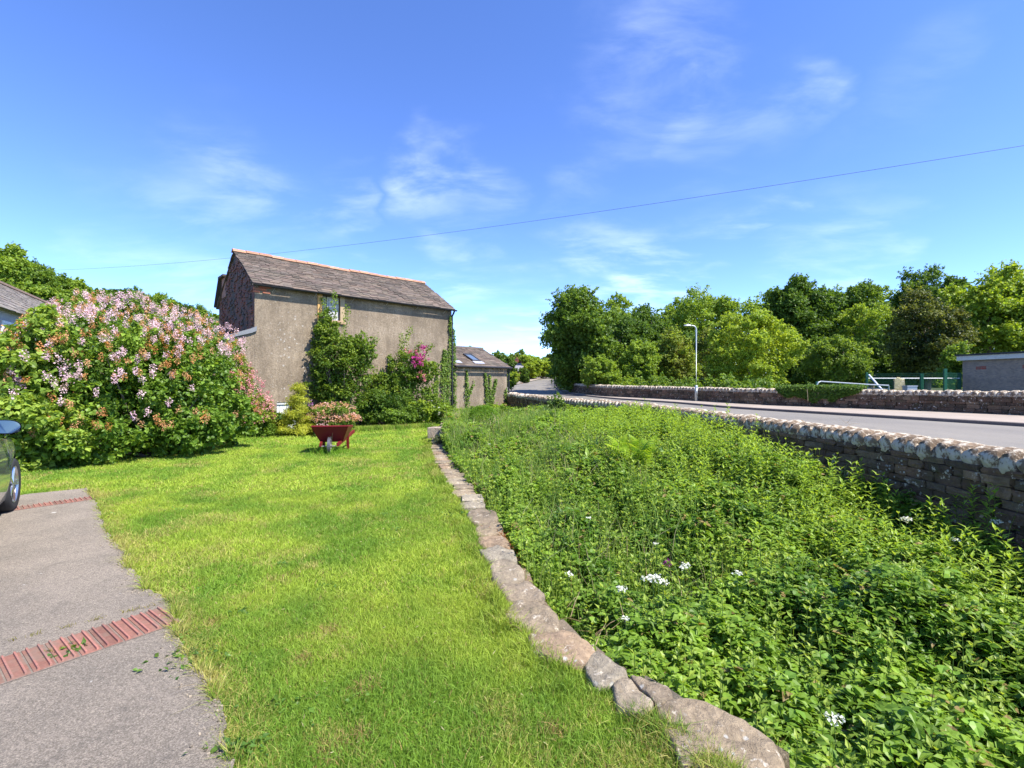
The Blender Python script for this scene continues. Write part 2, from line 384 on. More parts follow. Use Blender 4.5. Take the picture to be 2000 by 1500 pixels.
M_SAND = stone_mat('red_sandstone', 0.12, 12, 0.25)

# ------------------------------------------------------------------ the ground
def grid_mesh(name, xs, ys, zf, mat, keep=None, kind='structure', dz=0.0, colf=None):
    X, Y = np.meshgrid(xs, ys); Z = zf(X, Y) + dz
    V = np.stack([X, Y, Z], -1).reshape(-1, 3); nx = len(xs); ny = len(ys)
    i = np.arange(ny - 1)[:, None] * nx + np.arange(nx - 1)[None]
    Q = np.stack([i, i + 1, i + nx + 1, i + nx], -1).reshape(-1, 4)
    if keep is not None:
        cxx = (X[:-1, :-1] + X[1:, 1:]) / 2; cyy = (Y[:-1, :-1] + Y[1:, 1:]) / 2
        Q = Q[keep(cxx, cyy).reshape(-1)]
    a = Acc(); a.add(V, Q, (0.5, 0.5, 0.5) if colf is None else colf(V))
    o = a.build(name, mat, smooth=True); set_props(o, kind=kind); return o
m, nt, b = new_mat('earth')
c = ramp(nt, noise_node(nt, 3.0, 8, 0.7), [(0.3, (0.025, 0.03, 0.012)), (0.5, (0.035, 0.055, 0.015)), (0.7, (0.06, 0.085, 0.02))])
nt.links.new(c, b.inputs['Base Color']); b.inputs['Roughness'].default_value = 1.0; bump(nt, b, noise_node(nt, 9, 8, 0.7), 0.8, 0.05); M_EARTH = m
xs = np.unique(np.concatenate([np.arange(-8, 26, 0.2), np.linspace(-400, -60, 12), np.arange(-60, -8, 2.0), np.arange(26, 70, 2.0), np.linspace(70, 400, 12)]))
ys = np.unique(np.concatenate([np.arange(-4, 30, 0.2), np.linspace(-60, -4, 10), np.arange(30, 140, 2.0), np.linspace(140, 600, 16)]))
def gz_under(x, y):                          # keep the sheet below the road wherever the road lies
    return ground_z(x, y) - 0.02
ground = grid_mesh('ground', xs, ys, gz_under, M_EARTH)

# lawn
m, nt, b = new_mat('lawn_turf')
n1 = noise_node(nt, 1.1, 6, 0.65); n2 = noise_node(nt, 45, 6, 0.75); n3 = noise_node(nt, 0.45, 4, 0.6)
c = ramp(nt, n1, [(0.30, (0.10, 0.19, 0.015)), (0.5, (0.19, 0.29, 0.028)), (0.66, (0.27, 0.31, 0.05)), (0.78, (0.34, 0.29, 0.09))])
c = mix(nt, 0.7, c, ramp(nt, n2, [(0.25, (0.40, 0.45, 0.35)), (0.75, (1.35, 1.35, 1.25))]), 'MULTIPLY')
nt.links.new(c, b.inputs['Base Color']); b.inputs['Roughness'].default_value = 0.95; b.inputs['Specular IOR Level'].default_value = 0.15; bump(nt, b, n2, 1.0, 0.03); M_LAWN = m
# driveway outline (lawn side), from the photograph
DRV = [P(px, py) for px, py in ((20, 974), (60, 968), (110, 963), (168, 957), (182, 975), (196, 1002), (203, 1030), (222, 1062), (252, 1085), (248, 1112), (276, 1135), (285, 1158), (318, 1172), (345, 1192), (338, 1222), (352, 1262), (372, 1305), (408, 1335), (420, 1372), (446, 1412), (440, 1455), (455, 1500))] + [(-1.05, 1.6), (-0.9, 0.5), (-0.8, -3)]
DRVP = DRV + [(-20, -3), (-20, 1.0), (-10.5, 5.6)]
def in_poly(x, y, poly):
    x = np.asarray(x, float); y = np.asarray(y, float); inside = np.zeros(np.broadcast(x, y).shape, bool); n = len(poly)
    for i in range(n):
        x0, y0 = poly[i]; x1, y1 = poly[(i + 1) % n]
        if y0 == y1: continue
        cnd = ((y0 > y) != (y1 > y)) & (x < (x1 - x0) * (y - y0) / (y1 - y0) + x0); inside ^= cnd
    return inside
def dist_poly(x, y, line):
    d = np.full(np.broadcast(x, y).shape, 1e9)
    for (x0, y0), (x1, y1) in zip(line[:-1], line[1:]):
        t = np.clip(((x - x0) * (x1 - x0) + (y - y0) * (y1 - y0)) / ((x1 - x0) ** 2 + (y1 - y0) ** 2), 0, 1)
        d = np.minimum(d, np.hypot(x - (x0 + t * (x1 - x0)), y - (y0 + t * (y1 - y0))))
    return d
lx = np.concatenate([np.arange(-22, -3, 0.25), np.arange(-3, 1.9, 0.1)]); ly = np.arange(-3, 20.6, 0.1)
lawn = grid_mesh('lawn', lx, ly, lambda x, y: ground_z(x, y) * 0 + (fbm(x * 0.6, y * 0.6, 3) - 0.5) * 0.03, M_LAWN, lambda x, y: x < lowx(y) - 0.06)
# driveway
m, nt, b = new_mat('old_tarmac')
n1 = noise_node(nt, 150, 4, 0.85); n2 = noise_node(nt, 1.6, 6, 0.65); n3 = noise_node(nt, 34, 5, 0.7)
c = ramp(nt, n1, [(0.34, (0.070, 0.060, 0.046)), (0.5, (0.215, 0.182, 0.142)), (0.66, (0.46, 0.395, 0.315))])
c = mix(nt, 0.8, c, ramp(nt, n2, [(0.3, (0.75, 0.75, 0.76)), (0.7, (1.15, 1.12, 1.1))]), 'MULTIPLY')
c = mix(nt, 0.6, c, ramp(nt, n3, [(0.35, (0.72, 0.72, 0.72)), (0.65, (1.2, 1.2, 1.2))]), 'MULTIPLY')
c = mix(nt, mmath(nt, 'MULTIPLY', spots(nt, 1.9, 0.055, warp=0.05), 0.9), c, (0.55, 0.53, 0.49))
c = mix(nt, mmath(nt, 'MULTIPLY', spots(nt, 5.3, 0.05, warp=0.03), 0.7), c, (0.5, 0.48, 0.45))
st = noise_node(nt, 3.3, 8, 0.72, dist=0.6)
c = mix(nt, ramp(nt, st, [(0.56, (0, 0, 0)), (0.72, (0.55, 0.55, 0.55))]), c, (0.075, 0.065, 0.055))
st2 = noise_node(nt, 0.8, 6, 0.7)
c = mix(nt, ramp(nt, st2, [(0.5, (0, 0, 0)), (0.75, (0.4, 0.4, 0.4))]), c, (0.27, 0.235, 0.20))
c = mix(nt, mmath(nt, 'MULTIPLY', spots(nt, 26, 0.10, warp=0.02), 0.8), c, (0.05, 0.04, 0.035))
nt.links.new(c, b.inputs['Base Color']); b.inputs['Roughness'].default_value = 0.92; bump(nt, b, n1, 0.9, 0.012); M_TARMAC = m
import bmesh
def poly_sheet(name, poly, z, mat, kind='structure', thick=0.0):
    bm = bmesh.new(); vs = [bm.verts.new((x, y, z)) for x, y in poly]; f = bm.faces.new(vs)
    if f.normal.z < 0: bmesh.ops.reverse_faces(bm, faces=[f])
    bmesh.ops.triangulate(bm, faces=bm.faces[:])
    me = bpy.data.meshes.new(name); bm.to_mesh(me); bm.free(); me.materials.append(mat)
    o = bpy.data.objects.new(name, me); C.objects.link(o)
    if kind: o['kind'] = kind
    return o
rr = random.Random(3)
dp = []
for (a, bq) in zip(DRV[:-1], DRV[1:]):       # ragged edge
    L = math.dist(a, bq); k = max(2, int(L / 0.05)) if a[1] > 1 else 2
    for i in range(k):
        t = i / k; dp.append((a[0] + (bq[0] - a[0]) * t + rr.uniform(-.012, .012), a[1] + (bq[1] - a[1]) * t + rr.uniform(-.012, .012)))
dp += [DRV[-1], (-20, -3), (-20, 1.0), (-10.5, 5.6)]
driveway = poly_sheet('driveway', dp, 0.030, M_TARMAC)

# ribbed brick bands across the driveway
m, nt, b = new_mat('red_paver')
n1 = noise_node(nt, 60, 6, 0.7); n2 = noise_node(nt, 6, 5, 0.6)
c = mix(nt, 0.7, attr(nt), ramp(nt, n1, [(0.3, (0.6, 0.6, 0.6)), (0.7, (1.35, 1.35, 1.35))]), 'MULTIPLY')
c = mix(nt, ramp(nt, n2, [(0.45, (0, 0, 0)), (0.66, (0.7, 0.7, 0.7))]), c, (0.17, 0.13, 0.10))
nt.links.new(c, b.inputs['Base Color']); b.inputs['Roughness'].default_value = 0.9; bump(nt, b, n1, 0.5, 0.005); M_PAVER = m
def band(name, p_right, direc, length, width, label):
    d = Vector((direc[0], direc[1])).normalized(); nrm = Vector((-d.y, d.x))
    t = thing(name, label, 'brick band', (p_right[0], p_right[1], 0.03), 0, 'brick bands crossing the driveway')
    a = Acc(); g = Acc(); x = 0.0; rr = random.Random(5)
    def pt(u, v, z): return (d.x * u + nrm.x * v, d.y * u + nrm.y * v, z)
    def slab(u0, u1, v0, v1, z0, z1, col):
        V = [pt(u0, v0, z0), pt(u1, v0, z0), pt(u1, v1, z0), pt(u0, v1, z0), pt(u0 + .002, v0 + .002, z1), pt(u1 - .002, v0 + .002, z1), pt(u1 - .002, v1 - .002, z1), pt(u0 + .002, v1 - .002, z1)]
        a.add(V, [(0, 3, 2, 1), (4, 5, 6, 7), (0, 1, 5, 4), (1, 2, 6, 5), (2, 3, 7, 6), (3, 0, 4, 7)], col)
    V = [pt(-.01, -width / 2 - .010, 0.003), pt(length, -width / 2 - .010, 0.003), pt(length, width / 2 + .010, 0.003), pt(-.01, width / 2 + .010, 0.003)]
    g.add(V, [(0, 1, 2, 3)], (0.17, 0.14, 0.115))
    k = 0
    while x < length:
        wj = 0.10; v = rr.uniform(0.8, 1.15); jj = rr.uniform(-.004, .004)
        col = np.array((0.20, 0.090, 0.066)) * v
        slab(x + .003, x + wj - .003, -width / 2 + jj, width / 2 + jj, 0, 0.007, col)
        for q in (0.25, 0.75):
            slab(x + wj * q - .0065, x + wj * q + .0065, -width / 2 + jj + .002, width / 2 + jj - .002, 0.0065, 0.019, np.array((0.29, 0.120, 0.090)) * v)
        x += wj
    g.build('mortar_bed', M_TARMAC2, t); a.build('ribbed_paver', M_PAVER, t)
    return t
M_TARMAC2 = tint_mat('mortar', 0.9, 60, 0.5, 0.6)
pr1 = (P(334, 1209)[0], P(334, 1209)[1]); pl1 = P(0, 1322)
band('brick_band', pr1, (pl1[0] - pr1[0], pl1[1] - pr1[1]), 3.2, 0.34, 'red ribbed brick band across the driveway nearest the camera, weeds in its joint')
pr2 = P(182, 977); pl2 = P(0, 1003)
band('brick_band', pr2, (pl2[0] - pr2[0], pl2[1] - pr2[1]), 2.9, 0.22, 'red ribbed brick band across the driveway beside the car wheel')

# ------------------------------------------------------------------ road, kerb, pavement
m, nt, b = new_mat('road_asphalt')
n1 = noise_node(nt, 60, 5, 0.75); n2 = noise_node(nt, 0.6, 5, 0.65, stretch=(1, 0.35, 1))
c = ramp(nt, n1, [(0.3, (0.125, 0.113, 0.094)), (0.7, (0.22, 0.20, 0.17))])
c = mix(nt, 0.9, c, ramp(nt, n2, [(0.3, (0.82, 0.82, 0.84)), (0.7, (1.18, 1.17, 1.14))]), 'MULTIPLY')
c = mix(nt, ramp(nt, noise_node(nt, 0.35, 7, 0.7, stretch=(1, 0.25, 1), dist=0.5), [(0.54, (0, 0, 0)), (0.56, (0.32, 0.32, 0.32))]), c, (0.09, 0.082, 0.072))
c = mix(nt, ramp(nt, noise_node(nt, 7, 6, 0.8), [(0.62, (0, 0, 0)), (0.74, (0.5, 0.5, 0.5))]), c, (0.27, 0.245, 0.21))
nt.links.new(c, b.inputs['Base Color']); b.inputs['Roughness'].default_value = 0.85; bump(nt, b, n1, 0.4, 0.01); M_ROAD = m
m, nt, b = new_mat('pavement_slab')
n1 = noise_node(nt, 40, 5, 0.75); n2 = noise_node(nt, 1.1, 5, 0.65)
c = ramp(nt, n1, [(0.3, (0.24, 0.195, 0.155)), (0.7, (0.36, 0.30, 0.24))])
c = mix(nt, 0.8, c, ramp(nt, n2, [(0.3, (0.8, 0.8, 0.8)), (0.7, (1.15, 1.15, 1.15))]), 'MULTIPLY')
nt.links.new(c, b.inputs['Base Color']); b.inputs['Roughness'].default_value = 0.9; M_PAVE = m
def strip(name, ys, xl, xr, zf, mat, nseg=6, kind='structure'):
    a = Acc(); ys = np.asarray(ys, float); L = xl(ys); Rr = xr(ys)
    t = np.linspace(0, 1, nseg + 1); X = L[:, None] * (1 - t) + Rr[:, None] * t; Y = np.repeat(ys[:, None], nseg + 1, 1); Z = np.repeat(zf(ys)[:, None], nseg + 1, 1)
    V = np.stack([X, Y, Z], -1).reshape(-1, 3); nx = nseg + 1; i = np.arange(len(ys) - 1)[:, None] * nx + np.arange(nseg)[None]
    a.add(V, np.stack([i, i + 1, i + nx + 1, i + nx], -1).reshape(-1, 4)); o = a.build(name, mat, smooth=True); set_props(o, kind=kind); return o
RY = np.concatenate([np.arange(-20, 60, 0.5), np.arange(60, 151, 3)])
strip('road', RY, roadl, kerbx, roadz, M_ROAD)
PY = np.concatenate([np.arange(-20, 50.1, 0.5)])
strip('pavement', PY, lambda y: kerbx(y) + 0.13, farx, lambda y: roadz(y) + 0.10, M_PAVE)
# kerb: a real step
a = Acc(); KX = kerbx(RY); KZ = roadz(RY)
sec = [(0, -0.1), (0.0, 0.085), (0.02, 0.105), (0.135, 0.108), (0.135, -0.1)]
V = np.array([[(KX[i] + u, RY[i], KZ[i] + v) for u, v in sec] for i in range(len(RY))]).reshape(-1, 3); k = len(sec)
Q = [(i * k + j, i * k + j + 1, (i + 1) * k + j + 1, (i + 1) * k + j) for i in range(len(RY) - 1) for j in range(k - 1)]
a.add(V, Q, (0.13, 0.11, 0.10)); set_props(a.build('kerb', tint_mat('kerb_stone', 0.9, 25, 0.5, 0.6), smooth=False), kind='structure')
# far pavement on the left side of the climbing road
strip('pavement', np.arange(62, 140, 2.0), lambda y: roadl(y) - 1.6, lambda y: roadl(y), lambda y: roadz(y) + 0.08, M_PAVE, 2)


# ------------------------------------------------------------------ stone walls
ROCKS_C = rock_templates(8, 5, 0.72, 0.085, 4)
def resample(pts, step):
    pts = np.asarray(pts, float); seg = np.linalg.norm(np.diff(pts[:, :2], axis=0), axis=1); s = np.concatenate([[0], np.cumsum(seg)])
    n = max(2, int(s[-1] / step)); t = np.linspace(0, s[-1], n + 1)
    return np.stack([np.interp(t, s, pts[:, i]) for i in range(pts.shape[1])], 1), t
def smooth_path(pts, it=2):
    pts = np.asarray(pts, float)
    for _ in range(it):
        a = pts[:-1] * 0.75 + pts[1:] * 0.25; bq = pts[:-1] * 0.25 + pts[1:] * 0.75
        pts = np.concatenate([pts[:1], np.stack([a, bq], 1).reshape(-1, pts.shape[1]), pts[-1:]])
    return pts
def Rz(a): return Matrix.Rotation(a, 4, 'Z')
STONE_COLS = [(0.19, 0.12, 0.08), (0.14, 0.095, 0.066), (0.22, 0.14, 0.09), (0.12, 0.088, 0.062), (0.19, 0.14, 0.095), (0.26, 0.18, 0.115)]
def stone_wall(name, label, path, zbot, thick, face, course, slen, cstep, csize, tmpl, colscale=1.0, near_pt=(0, 0), seed=1):
    """path: x, y, z of the very top; face: +1 / -1 = side of the path direction that shows its stones"""
    rr = random.Random(seed); path = smooth_path(path); pts, s = resample(path, 0.25)
    t = thing(name, label, 'stone wall', (float(pts[0, 0]), float(pts[0, 1]), 0))
    o0 = np.array((pts[0, 0], pts[0, 1], 0))
    d = norm(np.gradient(pts[:, :2], axis=0)); nr = np.stack([d[:, 1], -d[:, 0]], 1) * face
    ch = csize[2]
    # core
    a = Acc(); zb = np.array([zbot(x, y) for x, y, z in pts]); zt = pts[:, 2] - ch * 0.80
    h = thick / 2 - 0.03
    ring = np.stack([np.c_[pts[:, :2] + nr * h, zb], np.c_[pts[:, :2] + nr * h, zt], np.c_[pts[:, :2] - nr * h, zt], np.c_[pts[:, :2] - nr * h, zb]], 1)
    n = len(pts); V = ring.reshape(-1, 3) - o0; Q = [(i * 4 + j, i * 4 + j + 1, (i + 1) * 4 + j + 1, (i + 1) * 4 + j) for i in range(n - 1) for j in range(3)]
    Q += [(3, 2, 1, 0), ((n - 1) * 4, (n - 1) * 4 + 1, (n - 1) * 4 + 2, (n - 1) * 4 + 3)]
    a.add(V, Q, np.array((0.07, 0.055, 0.046)) * colscale)
    # face stones, course by course
    L = s[-1]; zmin = zb.min(); zmax = zt.max(); z = zmin
    while z < zmax:
        chh = course * rr.uniform(0.75, 1.35); x = rr.uniform(-0.2, 0)
        while x < L:
            ln = slen * rr.uniform(0.5, 1.7); c = x + ln / 2
            if 0 < c < L:
                px = np.interp(c, s, pts[:, 0]); py = np.interp(c, s, pts[:, 1]); b0 = np.interp(c, s, zb); t0 = np.interp(c, s, zt)
                nx = np.interp(c, s, nr[:, 0]); ny = np.interp(c, s, nr[:, 1]); ang = math.atan2(ny, nx)
                zz0 = max(z, b0 - 0.05); zz1 = min(z + chh, t0 + 0.02)
                if zz1 - zz0 > 0.035:
                    off = thick / 2 - 0.03 + rr.uniform(-.012, .018)
                    col = np.array(rr.choice(STONE_COLS)) * rr.uniform(0.7, 1.25) * colscale
                    rock(a, (px + nx * off - o0[0], py + ny * off - o0[1], (zz0 + zz1) / 2), (0.13, ln * 0.97, (zz1 - zz0) * 0.97), Rz(ang) @ Matrix.Rotation(rr.uniform(-.03, .03), 4, 'X'), col, tmpl)
            x += ln
        z += chh
    a.build('wall_face', M_WALLSTONE, t)
    # coping
    cops = []; x = 0.0
    while x < L:
        ln = cstep * rr.uniform(0.7, 1.35); c = x + ln / 2; x += ln
        if c > L: break
        px = np.interp(c, s, pts[:, 0]); py = np.interp(c, s, pts[:, 1]); zt_ = np.interp(c, s, pts[:, 2]); nx = np.interp(c, s, nr[:, 0]); ny = np.interp(c, s, nr[:, 1])
        hh = ch * rr.uniform(0.86, 1.12)
        cops.append((px, py, zt_ - ch / 2 + rr.uniform(-.012, .012), ln * 1.10, csize[1] * rr.uniform(0.92, 1.08), hh, math.atan2(ny, nx), rr.uniform(0.05, 0.32), rr.uniform(0.8, 1.2), rr.uniform(-.06, .06)))
    cops.sort(key=lambda q: math.hypot(q[0] - near_pt[0], q[1] - near_pt[1]))
    inview = [q for q in cops if q[1] > 0.5 and abs(q[0]) < q[1] * 1.12]; outv = [q for q in cops if q not in inview]
    rest = Acc(); k = 0
    for q in inview + outv:
        px, py, zc, ln, wd, hh, ang, lean, cc, tw = q
        M = Rz(ang + tw) @ Matrix.Rotation(lean, 4, 'X')
        aa = Acc() if k < 100 else rest
        ctr = np.array((px, py, zc)) - o0
        rock(aa, (0, 0, 0) if k < 100 else ctr, (wd, ln, hh), M, np.array((0.21, 0.155, 0.105)) * cc, ROCKS_C)
        if k < 100:
            o = aa.build('coping_stone', M_COPE, t, smooth=True); o.location = ctr
        k += 1
    if rest.V:
        o = rest.build('coping', M_COPE, t, smooth=True); o['kind'] = 'stuff'
    return t
nwp = [(x, y, z) for y, x, z in NW if y <= 24.4]
stone_wall('stone_wall', 'long low wall of dark stone with white lichened rounded coping, between the rough ground and the road', nwp,
           lambda x, y: float(ground_z(x - 0.4, y)) - 0.1, 0.34, -1, 0.105, 0.26, 0.175, (0, 0.40, 0.25), ROCKS, 0.80, (0, 0), 3)
fwp = [(float(farx(y)), y, float(roadz(y)) + 0.97) for y, *_ in FARW if y > -9] 
fwp = [p for p in fwp if p[1] < 47.5]
stone_wall('stone_wall', 'brown stone wall with pale rounded coping on the far side of the road, behind the pavement', fwp,
           lambda x, y: float(roadz(y)) + 0.0, 0.36, -1, 0.13, 0.36, 0.28, (0, 0.42, 0.28), ROCKS_S, 0.72, (0, 0), 5)

# low retaining wall with flat red sandstone cap stones, the near ones traced from the photograph
t = thing('retaining_wall', 'low garden wall of flat uneven sandstone blocks between the mown lawn and the overgrown ground', 'garden wall', (0, 2, 0))
o0 = np.array((0, 2, 0.0))
ZL = 0.05
STN = [  # outlines in pixels of the photograph, each a stone's top
    [(1282, 1372), (1340, 1362), (1420, 1384), (1490, 1432), (1528, 1472), (1526, 1512), (1440, 1530), (1350, 1520), (1322, 1462), (1290, 1420)],
    [(1225, 1318), (1258, 1318), (1310, 1345), (1316, 1366), (1280, 1370), (1262, 1352)],
    [(1196, 1330), (1222, 1322), (1258, 1356), (1278, 1372), (1262, 1388), (1226, 1390), (1200, 1366)],
    [(1140, 1288), (1165, 1272), (1205, 1290), (1228, 1316), (1218, 1326), (1190, 1334), (1166, 1336), (1146, 1316)],
    [(1032, 1236), (1060, 1231), (1110, 1232), (1160, 1258), (1163, 1272), (1140, 1290), (1098, 1290), (1042, 1272)],
    [(978, 1192), (1004, 1174), (1050, 1172), (1088, 1196), (1094, 1222), (1072, 1232), (1034, 1232), (1000, 1216)],
    [(968, 1142), (996, 1132), (1030, 1130), (1062, 1156), (1060, 1168), (1002, 1174), (986, 1160)],
    [(954, 1098), (984, 1092), (1010, 1096), (1028, 1126), (998, 1134), (966, 1138)],
    [(932, 1070), (960, 1066), (1002, 1070), (1010, 1092), (984, 1094), (950, 1092)],
    [(930, 1048), (985, 1042), (1002, 1068), (960, 1068), (936, 1064)],
    [(930, 1024), (960, 1018), (976, 1018), (986, 1040), (940, 1046), (926, 1040)],
    [(912, 998), (940, 990), (966, 996), (976, 1016), (940, 1022), (916, 1016)],
]
def stone_from_outline(pts, ztop, h, col, seed):
    rr = random.Random(seed); P3 = [P(px, py, ztop) for px, py in pts]
    cx_, cy_ = sum(p[0] for p in P3) / len(P3), sum(p[1] for p in P3) / len(P3)
    # subdivide outline
    ring = []
    for (p, q) in zip(P3, P3[1:] + P3[:1]):
        for k in range(4):
            u = k / 4; ring.append((p[0] + (q[0] - p[0]) * u, p[1] + (q[1] - p[1]) * u))
    for _ in range(2):
        n = len(ring); ring = [((ring[i - 1][0] + 2 * ring[i][0] + ring[(i + 1) % n][0]) / 4, (ring[i - 1][1] + 2 * ring[i][1] + ring[(i + 1) % n][1]) / 4) for i in range(n)]
    ring = [(cx_ + (x - cx_) * 1.06, cy_ + (y - cy_) * 1.06) for x, y in ring]
    n = len(ring); levels = [(0.97, -h), (1.01, -h * 0.5), (1.0, -0.035), (0.965, -0.010), (0.90, 0.0), (0.72, 0.004), (0.5, 0.006), (0.25, 0.008)]
    V = []; 
    for li, (sc, z) in enumerate(levels):
        for x, y in ring:
            X = cx_ + (x - cx_) * sc; Y = cy_ + (y - cy_) * sc
            nz = mnoise.noise(Vector((X * 7, Y * 7, seed))) * 0.028 + mnoise.noise(Vector((X * 25, Y * 25, seed))) * 0.016
            jx = mnoise.noise(Vector((X * 15, Y * 15, z * 15 + 5))) * 0.012
            V.append((X + jx, Y + jx, ztop + z + (nz if z > -h * 0.6 else 0)))
    Q = [(l * n + i, l * n + (i + 1) % n, (l + 1) * n + (i + 1) % n, (l + 1) * n + i) for l in range(len(levels) - 1) for i in range(n)]
    area = sum(ring[i][0] * ring[(i + 1) % n][1] - ring[(i + 1) % n][0] * ring[i][1] for i in range(n))
    if area < 0: Q = [q[::-1] for q in Q]
    a = Acc(); V.append((cx_, cy_, ztop + 0.008)); V = np.array(V) - o0
    a.add(V, Q, col); L_ = (len(levels) - 1) * n; T = [(L_ + i, L_ + (i + 1) % n, len(V) - 1) for i in range(n)]
    if area < 0: T = [q[::-1] for q in T]
    a.T.append(np.array(T)); return a.build('cap_stone', M_SAND, t, smooth=True)
rr = random.Random(11)
SCOL = [(0.29, 0.235, 0.165), (0.25, 0.205, 0.150), (0.32, 0.27, 0.20), (0.27, 0.24, 0.185), (0.29, 0.215, 0.145)]
for i, st in enumerate(STN):
    stone_from_outline(st, ZL + rr.uniform(-.012, .018), 0.22, np.array(SCOL[i % 5]) * rr.uniform(0.85, 1.15), i * 3 + 1)
y = P(0, 994, ZL)[1] + 0.05
while y < 24:
    ln = rr.uniform(0.24, 0.5) * (1 + y * 0.01); yc = y + ln / 2; x = float(lowx(yc)); dx = float(lowx(yc + 0.2) - lowx(yc - 0.2)) / 0.4
    gap = 13.6 < yc < 15.2
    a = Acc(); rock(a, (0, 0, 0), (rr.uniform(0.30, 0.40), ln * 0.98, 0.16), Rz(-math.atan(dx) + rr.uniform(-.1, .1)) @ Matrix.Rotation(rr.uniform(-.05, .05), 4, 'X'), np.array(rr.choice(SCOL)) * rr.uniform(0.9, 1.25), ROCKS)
    o = a.build('cap_stone', M_SAND, t, smooth=True); o.location = (x - o0[0] + rr.uniform(-.03, .03), yc - o0[1], -0.02 + rr.uniform(-.015, .02))
    y += ln
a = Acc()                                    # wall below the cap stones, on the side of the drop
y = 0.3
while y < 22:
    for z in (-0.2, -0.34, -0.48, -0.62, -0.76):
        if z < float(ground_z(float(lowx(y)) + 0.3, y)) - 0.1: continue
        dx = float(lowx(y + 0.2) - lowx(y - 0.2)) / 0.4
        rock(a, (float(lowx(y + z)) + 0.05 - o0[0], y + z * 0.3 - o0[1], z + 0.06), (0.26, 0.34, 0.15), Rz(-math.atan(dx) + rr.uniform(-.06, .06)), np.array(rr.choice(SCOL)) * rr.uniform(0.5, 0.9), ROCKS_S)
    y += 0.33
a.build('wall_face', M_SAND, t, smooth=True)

# ------------------------------------------------------------------ barn
BC = Vector((-8.64, 16.1, 0)); BU = Vector((0.7258, 0.6879, 0)); BN = Vector((-0.6879, 0.7258, 0))    # front left corner, along the front, away from the camera
BL = 8.14
BANG = math.atan2(BU.y, BU.x)
def W(px, out=0.0, z=0.0):                   # point on the plane of the front wall under a pixel column
    r = (px - 1000) / F; s = (r * 16.1 + 8.64) / (0.7258 - 0.6879 * r)
    p = BC + BU * s - BN * out; return Vector((p.x, p.y, z)), s
m, nt, b = new_mat('roughcast_render')
n1 = noise_node(nt, 17, 9, 0.82); n2 = noise_node(nt, 1.0, 8, 0.72); n3 = noise_node(nt, 5, 6, 0.75, stretch=(1, 1, 0.10)); n4 = noise_node(nt, 14, 5, 0.7, stretch=(1, 1, 0.3))
c = ramp(nt, n2, [(0.3, (0.160, 0.127, 0.094)), (0.5, (0.248, 0.197, 0.144)), (0.70, (0.345, 0.280, 0.207))])
c = mix(nt, 0.75, c, ramp(nt, n1, [(0.30, (0.30, 0.30, 0.30)), (0.70, (1.6, 1.58, 1.55))]), 'MULTIPLY')
c = mix(nt, 0.55, c, ramp(nt, n3, [(0.3, (0.66, 0.65, 0.64)), (0.7, (1.2, 1.2, 1.18))]), 'MULTIPLY')
c = mix(nt, 0.35, c, ramp(nt, n4, [(0.3, (0.66, 0.65, 0.64)), (0.7, (1.25, 1.25, 1.25))]), 'MULTIPLY')
at_n = attr(nt)                              # tint red channel = where the white patches of lichen grow
sr = N(nt, 'ShaderNodeSeparateColor'); nt.links.new(at_n, sr.inputs[0])
dmp = noise_node(nt, 0.55, 8, 0.75, stretch=(1, 1, 0.5), dist=0.8)
c = mix(nt, ramp(nt, dmp, [(0.50, (0, 0, 0)), (0.62, (0.5, 0.5, 0.5))]), c, (0.115, 0.092, 0.066))
c = mix(nt, ramp(nt, noise_node(nt, 2.2, 7, 0.75), [(0.58, (0, 0, 0)), (0.72, (0.45, 0.45, 0.45))]), c, (0.36, 0.30, 0.22))
zone = ramp(nt, noise_node(nt, 0.7, 3, 0.5), [(0.42, (0, 0, 0)), (0.60, (1, 1, 1))])
c = mix(nt, mmath(nt, 'MULTIPLY', mmath(nt, 'MULTIPLY', spots(nt, 5.5, 0.20, warp=0.05), sr.outputs[0]), 0.85), c, (0.46, 0.43, 0.39))
c = mix(nt, mmath(nt, 'MULTIPLY', mmath(nt, 'MULTIPLY', spots(nt, 9, 0.20, warp=0.03), zone), 0.4), c, (0.42, 0.40, 0.36))
nt.links.new(c, b.inputs['Base Color']); b.inputs['Roughness'].default_value = 0.95; b.inputs['Specular IOR Level'].default_value = 0.15
bump(nt, b, n1, 1.0, 0.03); M_RENDER = m
m, nt, b = new_mat('rubble_brick')
tcn = N(nt, 'ShaderNodeTexCoord'); mp = N(nt, 'ShaderNodeMapping'); mp.inputs['Rotation'].default_value = (0, R(90), R(90)); 
sp_ = N(nt, 'ShaderNodeSeparateXYZ'); nt.links.new(tcn.outputs['Object'], sp_.inputs[0]); cb = N(nt, 'ShaderNodeCombineXYZ')
ad = N(nt, 'ShaderNodeMath', operation='ADD'); nt.links.new(sp_.outputs[0], ad.inputs[0]); nt.links.new(sp_.outputs[1], ad.inputs[1])
nt.links.new(ad.outputs[0], cb.inputs[0]); nt.links.new(sp_.outputs[2], cb.inputs[1])
bk = N(nt, 'ShaderNodeTexBrick'); bk.inputs['Scale'].default_value = 4.2; bk.inputs['Mortar Size'].default_value = 0.03; bk.inputs['Color1'].default_value = (0.24, 0.075, 0.045, 1); bk.inputs['Color2'].default_value = (0.13, 0.055, 0.04, 1); bk.inputs['Mortar'].default_value = (0.13, 0.115, 0.10, 1); bk.inputs['Bias'].default_value = -0.1
wnz = N(nt, 'ShaderNodeTexNoise'); wnz.inputs['Scale'].default_value = 5; nt.links.new(cb.outputs[0], wnz.inputs['Vector'])
